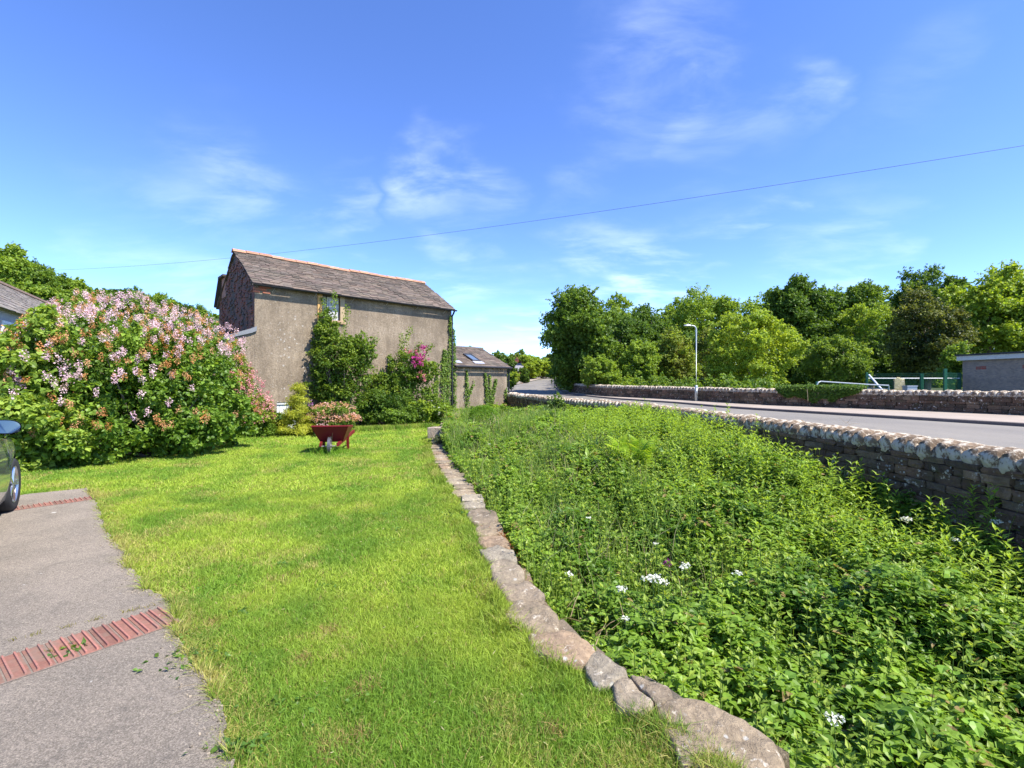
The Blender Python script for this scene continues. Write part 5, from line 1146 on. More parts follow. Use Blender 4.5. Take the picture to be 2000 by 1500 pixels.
# ivy hanging over the far road wall
t = thing('ivy', 'bushy ivy spilling over the far road wall beside the white handrail', 'climbing ivy', (14.8, 24.0, 0.4)); a = Acc(); n = 9000
u = U(0, 1, n); yy = 25.6 - u * 3.2; xx = farx(yy); dxy = norm(np.stack([np.interp(yy, [17.7, 23.9], [-.5, -.5]) * 0 - 0.49, np.full(n, 0.87)], 1)); nrx, nry = -0.87, -0.49
side = RNG.random(n) < 0.62; prof = np.sin(np.pi * u) ** 0.5
zz = np.where(side, 1.42 - RNG.random(n) ** 0.8 * 0.68 * prof * (0.75 + 0.5 * vnoise(u * 9, u * 0, 2)), 1.42 + np.abs(RNG.normal(size=n)) * .06); off = np.where(side, U(.20, .36, n), U(-.25, .3, n))
q = np.stack([xx + nrx * off, yy + nry * off, zz], 1) - np.array((14.8, 24.0, 0.4))
leaves(a, q, 0.7, 0.085 * RNG.uniform(.6, 1.2, n), cols(n, (0.07, 0.14, 0.02), (0.17, 0.27, 0.035)), BROAD_V, 0.5, np.tile((nrx, nry, 0.2), (n, 1)), 0.8); a.build('foliage', M_LEAF, t)
b_ = Acc(); tube(b_, [(-0.12, -0.2, 0.35), (-.1, -.15, 0.6), (-0.1, -0.1, 0.95)], .015, 5, (.2, .16, .1)); b_.build('stem', M_BARK, t)
#---NEXT2---

# ------------------------------------------------------------------ mown grass, blade by blade
BARE = [P(px, py) for px, py in ((640, 1475), (700, 1440), (712, 1346), (780, 917), (722, 935), (412, 1222), (590, 1290), (640, 1235), (1080, 1430), (560, 1130))]
def lawn_cols(x, y, n):
    f = fbm(x * 1.3, y * 1.3, 21, 4); g = fbm(x * 5, y * 5, 31, 3); st = 0.5 + 0.5 * np.sin((x * 0.97 + y * 0.25) * 6.0 + fbm(x, y, 4) * 4)
    g1 = np.array((0.165, 0.285, 0.035)); g2 = np.array((0.33, 0.425, 0.055)); g3 = np.array((0.42, 0.40, 0.12)); g4 = np.array((0.40, 0.29, 0.12))
    t = np.clip((f - 0.32) / 0.36 + (st - 0.5) * (0.2 + 0.35 * sstep(4, 9, y)) + (g - .5) * .5, 0, 1)[:, None]; c = g1 * (1 - t) + g2 * t
    # drier and yellower beside the driveway and at places
    dd = dist_poly(x, y, DRV[3:23]); dry = np.clip(0.55 - dd / 0.45, 0, 0.42) + np.clip((fbm(x * 1.6, y * 1.6, 77, 4) - 0.60) * 5, 0, 0.45) + np.clip((g - 0.62) * 3, 0, 0.4)
    u = (RNG.random(n) < dry)[:, None]; c = np.where(u, g3 * RNG.uniform(.7, 1.1, (n, 1)), c)
    bare = np.zeros(n)
    for bx, by in BARE: bare = np.maximum(bare, 0.7 * np.exp(-(((x - bx) ** 2) + (y - by) ** 2) / 0.05 ** 2 / (1 + by * 0.3)))
    v = (RNG.random(n) < bare * 0.85 + 0.03)[:, None]; c = np.where(v, g4 * RNG.uniform(.5, 1.1, (n, 1)), c)
    return c * RNG.uniform(0.72, 1.28, (n, 1))
BLV = [(-0.5, 0, 0), (0.5, 0, 0), (0, 0.25, 1)]
def blades(acc, x, y, z, h, wd, col, lean=0.5):
    n = len(x); an = U(0, 6.283, n); ln = np.abs(RNG.normal(size=n)) * lean + 0.1; ba = an + RNG.normal(size=n) * 0.8
    base = np.stack([x, y, z], 1); side = np.stack([np.cos(ba), np.sin(ba), np.zeros(n)], 1) * (wd / 2)[:, None]
    mid = base + np.stack([np.cos(an) * ln * h * 0.35, np.sin(an) * ln * h * 0.35, h * 0.55], 1); tip = base + np.stack([np.cos(an) * ln * h, np.sin(an) * ln * h, h * (1.0 - 0.15 * ln)], 1)
    V = np.stack([base - side, base + side, mid + side * 0.75, mid - side * 0.75, tip], 1).reshape(-1, 3); o = np.arange(n) * 5
    cc = np.repeat(col, 5, 0); off = acc.n
    acc.add(V, np.stack([o, o + 1, o + 2, o + 3], 1), cc); acc.T.append(np.stack([o + 3, o + 2, o + 4], 1) + off)
def sample_lawn(n, y0, y1, wide=1.12):
    y = np.sqrt(U(y0 ** 2, y1 ** 2, n)); x = U(-1, 1, n) * (y * wide + 0.2)
    ok = (x < lowx(y) - 0.15 + 0.07 * vnoise(y * 9, y * 0, 8)) & ~(in_poly(x, y, DRVP) & (dist_poly(x, y, DRV) > 0.02 + 0.05 * vnoise(x * 9, y * 9, 3)))
    sw = (x + 8.64) * 0.6879 - (y - 16.1) * 0.7258; ok &= sw > 0.1      # in front of the barn
    return x[ok], y[ok]
a = Acc()
for (n, y0, y1, h, wd) in ((330000, 1.5, 3.6, 0.036, 0.0036), (330000, 3.6, 7.0, 0.038, 0.0055), (260000, 7.0, 12.0, 0.038, 0.010), (150000, 12.0, 20, 0.045, 0.018)):
    x, y = sample_lawn(n, y0, y1); k = len(x); hh = h * RNG.uniform(.5, 1.4, k) * (0.75 + 0.6 * fbm(x * 3, y * 3, 14))
    z = (fbm(x * 0.6, y * 0.6, 3) - 0.5) * 0.03
    blades(a, x, y, z, hh, wd * RNG.uniform(.7, 1.3, k), lawn_cols(x, y, k), 0.8)
# longer tufts: along the cap stones, the driveway edge, beside the bed
for (n, fx) in ((26000, 'wall'), (5000, 'drive')):
    if fx == 'wall':
        y = 1.9 + 12 * RNG.random(n) ** 1.6; x = lowx(y) - 0.17 - np.abs(RNG.normal(size=n)) * 0.10; keep = vnoise(y * 5, x * 5, 5) > 0.35
    else:
        i = RNG.integers(3, len(DRV) - 4, n); f = RNG.random(n); A_ = np.array(DRV); q = A_[i] * (1 - f[:, None]) + A_[i + 1] * f[:, None]; x = q[:, 0] + np.abs(RNG.normal(size=n)) * .03 - 0.02; y = q[:, 1]; keep = vnoise(y * 7, x * 7, 5) > 0.45
    x, y = x[keep], y[keep]; k = len(x); blades(a, x, y, np.zeros(k), RNG.uniform(.04, .11, k), 0.0045 * (0.7 + y / 6), lawn_cols(x, y, k) * 0.9, 0.7)
# grass on both sides of the barrow wheel and the fringe along the bed
y = U(14.2, 18.5, 16000); x = -8.6 + (y - 14.2) * 1.6 + RNG.normal(size=16000) * 0.25; okk = x < lowx(y) - .3; x, y = x[okk], y[okk]; k = len(x)
blades(a, x, y, np.zeros(k), RNG.uniform(.06, .22, k), np.full(k, 0.014), lawn_cols(x, y, k) * 0.9, 0.5)
set_props(a.build('mown_grass', M_GRASS), kind='stuff')
# broad leaved weeds in the turf, near the driveway
a = Acc()
for px, py, r_, k in ((140, 1282, .05, 22), (120, 1290, .05, 16), (160, 1276, .04, 10), (372, 1300, .12, 60), (372, 1285, .05, 30), (470, 1470, .07, 70), (535, 1392, .07, 16), (640, 1150, .05, 10), (880, 1010, .12, 60), (470, 1200, .05, 12)):
    bx, by = P(px, py); q = np.stack([bx + RNG.normal(size=k) * r_, by + RNG.normal(size=k) * r_ * .6, U(.03, .045, k)], 1); leaves(a, q, 1.2, 0.035 * RNG.uniform(.6, 1.3, k), cols(k, (0.05, 0.13, 0.03), (0.14, 0.24, 0.03)), LEAF_V, .6)
for (px0, py0, px1, py1, k) in ((20, 1262, 320, 1186, 160), (100, 1285, 150, 1272, 60)):
    u = RNG.random(k); X0, Y0 = P(px0, py0); X1, Y1 = P(px1, py1); x = X0 + (X1 - X0) * u + RNG.normal(size=k) * .008; y = Y0 + (Y1 - Y0) * u + RNG.normal(size=k) * .008; kk = vnoise(u * 14, u * 0, 4) > .5; x, y = x[kk], y[kk]
    blades(a, x, y, np.full(len(x), .03), RNG.uniform(.012, .035, len(x)), np.full(len(x), .004), cols(len(x), (.2, .2, .04), (.3, .24, .08)), 1.2)
for _ in range(70):
    x1, y1 = sample_lawn(1, 1.8, 8.0)
    if not len(x1): continue
    k = RNG.integers(12, 60); r_ = RNG.uniform(.03, .12); q = np.stack([x1[0] + RNG.normal(size=k) * r_, y1[0] + RNG.normal(size=k) * r_, U(.02, .045, k)], 1); ok = (q[:, 0] < lowx(q[:, 1]) - .2) & ~in_poly(q[:, 0], q[:, 1], DRVP); q = q[ok]
    if len(q): leaves(a, q, 1.4, 0.018 * RNG.uniform(.7, 1.5, len(q)), cols(len(q), (0.08, 0.19, 0.04), (0.20, 0.32, 0.06)), BROAD_V, .5)
x, y = sample_lawn(2500, 1.7, 6.0); q = np.stack([x, y, U(.015, .04, len(x))], 1); leaves(a, q, 1.0, 0.022 * RNG.uniform(.5, 1.6, len(x)), cols(len(x), (.42, .34, .18), (.60, .52, .32)), [(0, 0, 0), (-.08, .4, .02), (0, .42, 0), (.08, .4, .02), (0, 1, .02)], .6)
set_props(a.build('lawn_weeds', M_LEAF), kind='stuff')

a = Acc(); rr = random.Random(21)
for _ in range(260):
    i = rr.randrange(3, len(DRV) - 4); f = rr.random(); x0 = DRV[i][0] + (DRV[i + 1][0] - DRV[i][0]) * f; y0 = DRV[i][1] + (DRV[i + 1][1] - DRV[i][1]) * f
    off = abs(rr.gauss(0, .05)); sz = rr.uniform(.003, .008); rock(a, (x0 - off, y0 - off * .4, .032 + sz * .3), (sz * 1.5, sz * 1.2, sz), Rz(rr.uniform(0, 3)), np.array((.24, .20, .15)) * rr.uniform(.4, 1.6), ROCKS_S)
set_props(a.build('grit', M_TARMAC2), kind='stuff')
# ------------------------------------------------------------------ the rough ground: undergrowth
def sample_field(n, y0, y1, wide=1.15, power=1.0):
    y = (U(y0 ** (1 + power), y1 ** (1 + power), n)) ** (1 / (1 + power)); lo = lowx(y) + 0.16; hi = np.minimum(nwx(y) - 0.2, y * 1.35 + 0.8); x = lo + (hi - lo) * RNG.random(n)
    ok = (hi > lo) & (x < nwx(y) - 0.2) & (((x + 0.93) / 0.62) ** 2 + ((y - 14.6) / 1.1) ** 2 > 1); return x[ok], y[ok]
UG1 = (0.095, 0.195, 0.020); UG2 = (0.18, 0.32, 0.036); UG3 = (0.26, 0.40, 0.050); UGY = (0.36, 0.46, 0.07)
a = Acc()
def sz_at(y, s): return s * (1 + np.maximum(y - 4, 0) * 0.055)
# canopy of ground elder, bramble and nettle leaves, layered in depth, gathered in sprigs of three to five leaves
for (n, y0, y1, s) in ((36000, 1.0, 3.4, 0.056), (44000, 3.4, 7.0, 0.055), (34000, 7.0, 13.0, 0.060), (24000, 13.0, 24.5, 0.065)):
    x, y = sample_field(n, y0, y1); k = len(x); dep = RNG.exponential(0.10, k) + np.clip(RNG.normal(size=k) * .03, -.05, .1)
    hump = (fbm(x * 2.6, y * 2.6, 55, 4) - 0.5) * 0.62; z = veg_top(x, y) + hump - 0.04 - dep; z = np.maximum(z, ground_z(x, y) + 0.03)
    t = fbm(x * 1.7, y * 1.7, 66, 3); t = np.clip((t - 0.3) / 0.4 + RNG.normal(size=k) * .15, 0, 1)[:, None]
    c = np.array(UG1) * (1 - t) + np.array(UG3) * t; c = np.where((RNG.random(k) < 0.03)[:, None], np.array((0.30, 0.22, 0.09)), c)
    # sprigs: leaves radiate round a node
    for j in range(3):
        an = U(0, 6.283, k) + j * 2.1; d = np.stack([np.cos(an), np.sin(an), RNG.uniform(-.55, .25, k)], 1); q = np.stack([x, y, z], 1) + RNG.normal(size=(k, 3)) * 0.012
        nn = norm(np.stack([RNG.normal(size=k) * .35, RNG.normal(size=k) * .35, np.ones(k)], 1)); d = norm(d - nn * (d * nn).sum(1, keepdims=True))
        S = sz_at(y, s) * RNG.uniform(.55, 1.4, k); S3 = np.stack([S * U(.75, 1.15, k), S, S], 1)
        scatter(a, BROAD_V if j % 2 else LEAF_V, LEAF_F, frames(d, nn), q, S3, c * RNG.uniform(.8, 1.2, (k, 1)))
# upright leafy stems: willowherb, balsam and nettle
def stems_leafy(acc, x, y, H, z0, nodes, lsize, ca, cb, lance=True, taper=0.55):
    k = len(x); ln = RNG.normal(size=(k, 2)) * 0.06
    for j in range(nodes):
        u = (j + 0.6) / nodes; z = z0 + H * u; rot = U(0, 3.14, k) if j == 0 else rot + 1.57
        for sd in (0, 3.1416):
            an = rot + sd + RNG.normal(size=k) * .25; el = 0.15 + 0.75 * u ** 3 + RNG.normal(size=k) * .15
            d = np.stack([np.cos(an) * np.cos(el), np.sin(an) * np.cos(el), np.sin(el)], 1); nn = np.stack([-np.cos(an) * np.sin(el), -np.sin(an) * np.sin(el), np.cos(el)], 1)
            q = np.stack([x + ln[:, 0] * u, y + ln[:, 1] * u, z], 1); S = lsize * (1.15 - taper * u) * RNG.uniform(.75, 1.2, k)
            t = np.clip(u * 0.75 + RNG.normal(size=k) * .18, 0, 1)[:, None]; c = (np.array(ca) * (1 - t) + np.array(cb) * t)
            scatter(acc, LANCE_V if lance else LEAF_V, LEAF_F, frames(d, nn), q, S, c)
    base = np.stack([x, y, z0], 1); tip = np.stack([x + ln[:, 0], y + ln[:, 1], z0 + H], 1); wv = 0.004
    V = np.stack([base + (-wv, 0, 0), base + (wv, 0, 0), tip + (wv * .5, 0, 0), tip + (-wv * .5, 0, 0)], 1).reshape(-1, 3); o = np.arange(k) * 4
    acc.add(V, np.stack([o, o + 1, o + 2, o + 3], 1), np.tile((0.10, 0.17, 0.04), (len(V), 1)))
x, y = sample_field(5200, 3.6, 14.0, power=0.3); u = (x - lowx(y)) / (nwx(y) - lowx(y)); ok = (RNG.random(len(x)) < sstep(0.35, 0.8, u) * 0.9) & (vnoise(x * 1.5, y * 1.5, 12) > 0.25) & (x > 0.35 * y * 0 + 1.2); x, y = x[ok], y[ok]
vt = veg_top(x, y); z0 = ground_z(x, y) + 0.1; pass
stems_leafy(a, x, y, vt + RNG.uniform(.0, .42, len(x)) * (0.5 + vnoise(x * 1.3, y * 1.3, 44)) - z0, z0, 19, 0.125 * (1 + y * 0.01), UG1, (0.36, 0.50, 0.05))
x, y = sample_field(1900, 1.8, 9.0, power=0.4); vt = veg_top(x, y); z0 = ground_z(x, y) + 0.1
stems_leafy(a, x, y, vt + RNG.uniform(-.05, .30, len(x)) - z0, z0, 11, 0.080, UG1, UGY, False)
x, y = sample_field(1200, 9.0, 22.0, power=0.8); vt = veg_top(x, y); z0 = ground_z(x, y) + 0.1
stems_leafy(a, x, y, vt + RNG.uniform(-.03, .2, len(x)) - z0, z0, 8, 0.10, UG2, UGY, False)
# some large pale raspberry leaves close to the camera
for px, py, k in ((1545, 1370, 5), (1600, 1290, 5), (1690, 1105, 4), (1790, 1010, 3), (1860, 1190, 4), (1480, 1275, 4), (1735, 1290, 5), (1410, 1015, 3), (1900, 1440, 5), (1620, 1440, 4), (1530, 1330, 4), (1160, 1200, 5), (1850, 1330, 4)):
    X, Y = P(px, py, -0.12)
    if X > nwx(Y) - .3: continue
    zt = float(veg_top(X, Y)) + 0.09; an = U(0, 6.28, k); d = np.stack([np.cos(an), np.sin(an), U(-.5, .0, k)], 1); nn = norm(np.stack([RNG.normal(size=k) * .3, RNG.normal(size=k) * .3, np.ones(k)], 1)); d = norm(d - nn * (d * nn).sum(1, keepdims=True))
    scatter(a, BROAD_V, LEAF_F, frames(d, nn), np.tile((X, Y, zt), (k, 1)) + RNG.normal(size=(k, 3)) * .02, 0.075 * RNG.uniform(.8, 1.15, k), cols(k, (0.15, 0.29, 0.035), (0.22, 0.37, 0.05)))
for _ in range(110):
    x1, y1 = sample_field(1, 5.5, 15.0, power=0.6)
    if not len(x1): continue
    k = 16; an = U(0, 6.28, k); el = U(.5, 1.25, k); L_ = RNG.uniform(.12, .22); d = np.stack([np.cos(an) * np.cos(el), np.sin(an) * np.cos(el), np.sin(el)], 1); nn = np.stack([-np.cos(an) * np.sin(el), -np.sin(an) * np.sin(el), np.cos(el)], 1)
    zb_ = float(veg_top(x1, y1)[0]) - .10; dark = RNG.random() < .5; ca_, cb_ = ((.05, .13, .03), (.10, .21, .04)) if dark else ((.24, .36, .06), (.36, .45, .09))
    scatter(a, LANCE_V, LEAF_F, frames(d, nn), np.tile((x1[0], y1[0], zb_), (k, 1)) + RNG.normal(size=(k, 3)) * .03, np.full(k, L_) * RNG.uniform(.7, 1.2, k), cols(k, ca_, cb_))
set_props(a.build('undergrowth', M_LEAF), kind='stuff')
# grasses and dry stalks standing in it
a = Acc()
x, y = sample_field(33000, 4.0, 20.0, power=0.6); u = (x - lowx(y)) / (nwx(y) - lowx(y)); ok = (RNG.random(len(x)) < 0.12 + 0.88 * sstep(0.7, 0.25, u)) & (fbm(x * .9, y * .9, 91, 3) > 0.45); x, y = x[ok], y[ok]; k = len(x)
z0 = veg_top(x, y) - 0.15; blades(a, x, y, z0, RNG.uniform(.2, .52, k), 0.006 * (1 + y * 0.05), cols(k, (0.10, 0.21, 0.03), (0.25, 0.33, 0.07)), 0.35)
x, y = sample_field(9000, 1.6, 6.0, power=0.6); ok = (x < lowx(y) + 0.5) | (RNG.random(len(x)) < .12); x, y = x[ok], y[ok]; k = len(x)
blades(a, x, y, np.minimum(veg_top(x, y), -0.1) - 0.25, RNG.uniform(.25, .48, k), np.full(k, .006), cols(k, (0.09, 0.20, 0.02), (0.2, 0.3, 0.05)), 0.35)
set_props(a.build('tall_grass', M_GRASS), kind='stuff')
a = Acc()
x, y = sample_field(4200, 4.0, 19.0, power=0.5); u = (x - lowx(y)) / (nwx(y) - lowx(y)); ok = (RNG.random(len(x)) < sstep(0.75, 0.2, u)) & (fbm(x * 1.3, y * 1.3, 23, 3) > 0.5); x, y = x[ok], y[ok]; k = len(x)
blades(a, x, y, veg_top(x, y) - 0.15, RNG.uniform(.25, .55, k), 0.004 * (1 + y * 0.06), cols(k, (0.42, 0.33, 0.19), (0.55, 0.46, 0.30)), 0.4)
for (px, py, L_) in ((1060, 960, 9), (1010, 930, 8), (1100, 1000, 6), (1340, 850, 10), (1160, 1140, 6), (1345, 1120, 8), (1180, 1170, 14), (940, 960, 10), (1215, 1060, 5), (1660, 880, 5)):
    X, Y = P(px, py, 0.0)
    for _ in range(L_):
        p0 = np.array((X + RNG.normal() * .12, Y + RNG.normal() * .15, 0)); p0[2] = float(veg_top(p0[0], p0[1])) - .05; d = randdir(1, 0.4)[0] * RNG.uniform(.15, .35); tube(a, [p0, p0 + d * .5 + (0, 0, .02), p0 + d], [.004, .003, .0015], 3, np.array((.42, .32, .2)) * RNG.uniform(.7, 1.2))
set_props(a.build('dry_stalks', M_GRASS), kind='stuff')

# ferns
def fern(name, label, base, fronds, L, ca, cb, spread=0.7, face=None, w_=0.28):
    t = thing(name, label, 'fern', base)
    for i in range(fronds):
        an = (2 * math.pi * i / fronds + RNG.uniform(-.3, .3)) if face is None else face + RNG.uniform(-.8, .8)
        ll = L * RNG.uniform(.8, 1.1); a = Acc(); up = RNG.uniform(0.75, 1.1); u = np.linspace(0, 1, 21)
        r = ll * spread * (0.25 * u + 0.55 * u ** 2.2); z = ll * up * (u - 0.30 * u ** 2.4); pts = np.stack([np.cos(an) * r, np.sin(an) * r, z], 1)
        tube(a, pts[::3], np.linspace(.005, .0015, len(pts[::3])), 4, (0.16, 0.20, 0.05)); tan = norm(np.gradient(pts, axis=0)); sd = np.array((-math.sin(an), math.cos(an), 0)); nn = np.cross(sd, tan); nn = np.where(nn[:, 2:3] < 0, -nn, nn)
        for s_ in (-1, 1):
            k = np.arange(3, 21); d = norm(sd * s_ + tan[k] * 0.35 + np.array((0, 0, -0.12))); S = ll * w_ * np.sin(np.pi * (0.12 + 0.88 * (k - 3) / 18) ** 0.8) + 0.012; S3 = np.stack([np.full(len(k), 0.040 * ll + .010), S, S], 1)
            tt = RNG.random(len(k))[:, None]; scatter(a, LEAF_V, LEAF_F, frames(d, nn[k]), pts[k], S3, np.array(ca) * (1 - tt) + np.array(cb) * tt)
        a.build('frond', M_LEAF, t)
X, Y = 4.05, 4.45; fern('fern', 'tall dark green fern against the shaded road wall at the right', (X, Y, -0.40), 7, 0.85, (0.05, 0.13, 0.02), (0.10, 0.2, 0.03), 0.5, -1.9)
X, Y = P(1236, 945, 0.05); fern('fern', 'bright yellow green fern standing in the middle of the rough ground', (X, Y, float(veg_top(X, Y)) - .30), 16, 0.95, (0.26, 0.42, 0.03), (0.40, 0.52, 0.05), 0.5)
X, Y = P(1985, 1110, -0.1); fern('fern', 'narrow fern at the right edge of the picture below the road wall', (3.95, 3.9, -0.4), 3, 0.5, (0.06, 0.15, 0.02), (0.12, 0.24, 0.03), 0.6, -1.6)
# white flower heads
WF = [(1770, 1066, 'flat white umbel beside the dark gap at the road wall', .055, 60), (1340, 1112, 'white flower cluster highest in the left part of the flowers', .04, 40), (1335, 1142, 'white flower cluster just below the highest one', .035, 34), (1215, 1188, 'white flower cluster nearest the garden wall stones', .04, 44), (1275, 1190, 'white flower cluster in the densest group of flowers', .05, 60),
      (1258, 1160, 'white flower cluster at the top of the densest group of flowers', .035, 30), (1285, 1160, 'white flower cluster at the upper right of the densest group', .035, 30), (1295, 1195, 'white flower cluster at the right of the densest group', .04, 44), (1222, 1235, 'small white flower cluster below the one nearest the garden wall', .03, 24), (1440, 1165, 'lone white flower cluster right of the main flower group', .035, 34),
      (1110, 1138, 'small white flower cluster above the garden wall where it bends', .03, 24), (1150, 1055, 'faint white flower cluster left above the others', .028, 20), (1282, 1085, 'small white flower cluster beside the purple flower', .025, 20), (1865, 1098, 'white blossom at the right below the tall fern', .04, 36), (1945, 1095, 'white blossom nearest the right edge of the picture', .04, 34), (1630, 1395, 'white flower cluster low in front near the bottom edge', .045, 44), (955, 908, 'single white flower on a thin stem beside the garden wall', .03, 14)]
for px, py, lab, r_, k in WF:
    X, Y = P(px, py, -0.05 if px < 1700 else 0.0)
    X = min(X, float(nwx(Y)) - 0.35); zt = max(float(veg_top(X, Y)), float(ground_z(X, Y)) + 0.3) + 0.20; gz = float(ground_z(X, Y)); t = thing('white_flower', lab, 'wild flower', (X, Y, gz)); a = Acc(); tube(a, [(0, 0, 0), (.01, .0, (zt - gz) * .6), (0, 0, zt - gz)], [.003, .0025, .002], 4, (.1, .18, .04)); a.build('stem', M_BARK, t)
    a = Acc(); d = randdir(k, .3); q = d * np.array((r_, r_, r_ * .45)) * (RNG.random((k, 1)) ** .4) + np.array((0, 0, zt - gz)); leaves(a, q, 1.0, 0.017 * RNG.uniform(.7, 1.3, k), cols(k, (.58, .60, .56), (.72, .72, .68), .1), BROAD_V, .7)
    a.build('flower_head', M_PETAL, t)
X, Y = P(1303, 1084, 0.0); zt = float(veg_top(X, Y)) + .12; gz = float(ground_z(X, Y)); t = thing('purple_flower', 'single dark purple flower among the white flowers', 'wild flower', (X, Y, gz)); a = Acc(); tube(a, [(0, 0, 0), (0, 0, zt - gz)], .003, 4, (.1, .18, .04)); a.build('stem', M_BARK, t); a = Acc(); d = randdir(30); leaves(a, d * .03 + np.array((0, 0, zt - gz)), .5, np.full(30, .022), cols(30, (.16, .03, .14), (.24, .05, .2)), BROAD_V, 1, d, 1); a.build('flower_head', M_PETAL, t)
# red stonecrop on the garden wall
for px, py, lab in ((985, 1062, 'rust red stonecrop creeping over the garden wall stones nearer the camera'), (876, 905, 'rust red dry growth along the far part of the garden wall')):
    X, Y = P(px, py); t = thing('stonecrop', lab, 'creeping plant', (X, Y, 0)); a = Acc(); k = 500; q = np.stack([RNG.normal(size=k) * .05, RNG.normal(size=k) * .20, U(0, .05, k)], 1); q[:, 0] -= q[:, 1] * .25; leaves(a, q, .8, .018 * RNG.uniform(.6, 1.4, k), cols(k, (.30, .09, .03), (.38, .18, .06)), LEAF_V, .9); a.build('foliage', M_LEAF, t); a = Acc(); tube(a, [(0, -.2, 0), (0, .2, 0)], .004, 4, (.2, .1, .05)); a.build('stem', M_BARK, t)

# ------------------------------------------------------------------ end posts of the garden wall: two rough upright stones
for (px, py, h_, lab) in ((862, 866, 0.42, 'rough upright stone at the far end of the garden wall'), (847, 860, 0.36, 'smaller upright stone left of the one at the end of the garden wall')):
    X, Y = P(px, py); a = Acc(); rock(a, (0, 0, h_ / 2), (0.32, 0.26, h_ * 1.1), None, (0.36, 0.30, 0.24), ROCKS); o = a.build('upright_stone', M_SAND, smooth=True); o.location = (X, Y, 0); set_props(o, lab, 'stone')

# ------------------------------------------------------------------ wheelbarrow
wx, wy = P(646, 886)
t = thing('wheelbarrow', 'old red wooden wheelbarrow standing on the lawn, its wheel towards the camera', 'wheelbarrow', (wx, wy, 0), R(-80)); t.scale = (0.93, 0.93, 0.96)
RED = (0.15, 0.008, 0.015); rr = random.Random(8)
def board(a, c4, th_, col):                  # four corners of one face, thickened along its normal
    c4 = np.array(c4, float); nn = np.cross(c4[1] - c4[0], c4[3] - c4[0]); nn = nn / np.linalg.norm(nn) * th_; V = np.concatenate([c4, c4 + nn]); a.add(V, [(0, 3, 2, 1), (4, 5, 6, 7), (0, 1, 5, 4), (1, 2, 6, 5), (2, 3, 7, 6), (3, 0, 4, 7)], col)
TF, TB, BF, BB, TW, BW, TZ, BZ, TBZ = 0.14, -0.70, -0.10, -0.60, 0.41, 0.25, 0.665, 0.29, 0.60
a = Acc(); board(a, [(BF, -BW, BZ), (BF, BW, BZ), (TF, TW, TZ), (TF, -TW, TZ)], 0.025, np.array(RED) * .9); a.build('front_board', M_PAINT, t)
a = Acc(); board(a, [(BB, BW, BZ), (BB, -BW, BZ), (TB, -TW, TBZ), (TB, TW, TBZ)], 0.025, RED); a.build('back_board', M_PAINT, t)
for sd in (-1, 1):
    a = Acc(); c4 = [(BB, sd * BW, BZ), (BF, sd * BW, BZ), (TF, sd * TW, TZ), (TB, sd * TW, TBZ)]; board(a, c4 if sd < 0 else c4[::-1], 0.025, np.array(RED) * 1.05)
    tube(a, [(TF + .02, sd * TW, TZ + .01), (TB, sd * TW, TBZ + .01)], .018, 6, np.array(RED) * 1.25); a.build('side_board', M_PAINT, t)
a = Acc(); box_acc(a, (BB, -BW, BZ - .02), (BF, BW, BZ + .004), RED); a.build('base_board', M_PAINT, t)
a = Acc(); box_acc(a, (TF - .01, -TW - .01, TZ - .005), (TF + .035, TW + .01, TZ + .022), np.array(RED) * 1.25); a.build('front_rim', M_PAINT, t)
for sd in (-1, 1):
    a = Acc(); M_ = Matrix.Identity(4); c4 = [(0.22, sd * .20 - .025, .20), (0.22, sd * .20 + .025, .20), (-1.45, sd * .34 + .025, .36), (-1.45, sd * .34 - .025, .36)]
    c4 = [np.array(c) for c in c4]; V = np.array(c4 + [c + np.array((0, 0, .075)) for c in c4]); a.add(V, [(0, 1, 2, 3), (4, 7, 6, 5), (0, 4, 5, 1), (1, 5, 6, 2), (2, 6, 7, 3), (3, 7, 4, 0)], RED); a.build('shaft', M_PAINT, t)
    a = Acc(); V = np.array([(-.72, sd * .30 - .03, 0), (-.66, sd * .30 - .03, 0), (-.60, sd * .30 - .03, .38), (-.70, sd * .30 - .03, .38)]); V = np.concatenate([V, V + np.array((0, .06, 0))]); a.add(V, [(0, 1, 2, 3), (4, 7, 6, 5), (0, 4, 5, 1), (1, 5, 6, 2), (2, 6, 7, 3), (3, 7, 4, 0)], RED); a.build('leg', M_PAINT, t)
wh_ = bpy.data.objects.new('wheel', None); C.objects.link(wh_); wh_.parent = t; wh_.location = (0.16, 0, 0.20); wh_.rotation_euler = (0, 0, R(4))
a = Acc(); n = 28
for (r0, r1, h0, col) in ((0.185, 0.205, .032, (.10, .10, .11)),):
    V = []; 
    for i in range(n):
        an = 2 * math.pi * i / n
        for (r, yy_) in ((r0, -h0), (r1, -h0), (r1, h0), (r0, h0)): V.append((math.cos(an) * r, yy_, math.sin(an) * r))
    a.add(V, [(i * 4 + j, i * 4 + (j + 1) % 4, ((i + 1) % n) * 4 + (j + 1) % 4, ((i + 1) % n) * 4 + j) for i in range(n) for j in range(4)], col)
a.build('tyre', M_METAL, wh_)
a = Acc(); V = []
for i in range(n):
    an = 2 * math.pi * i / n
    for (r, yy_) in ((0.145, -.026), (.184, -.026), (.184, .026), (.145, .026)): V.append((math.cos(an) * r, yy_, math.sin(an) * r))
a.add(V, [(i * 4 + j, i * 4 + (j + 1) % 4, ((i + 1) % n) * 4 + (j + 1) % 4, ((i + 1) % n) * 4 + j) for i in range(n) for j in range(4)], (.24, .22, .21))
for i in range(8):
    an = 2 * math.pi * i / 8; tube(a, [(0, 0, 0), (math.cos(an) * .15, 0, math.sin(an) * .15)], .013, 5, (.24, .22, .21))
tube(a, [(0, -.06, 0), (0, .06, 0)], .035, 8, (.16, .15, .15)); a.build('spoked_rim', M_WOOD, wh_)
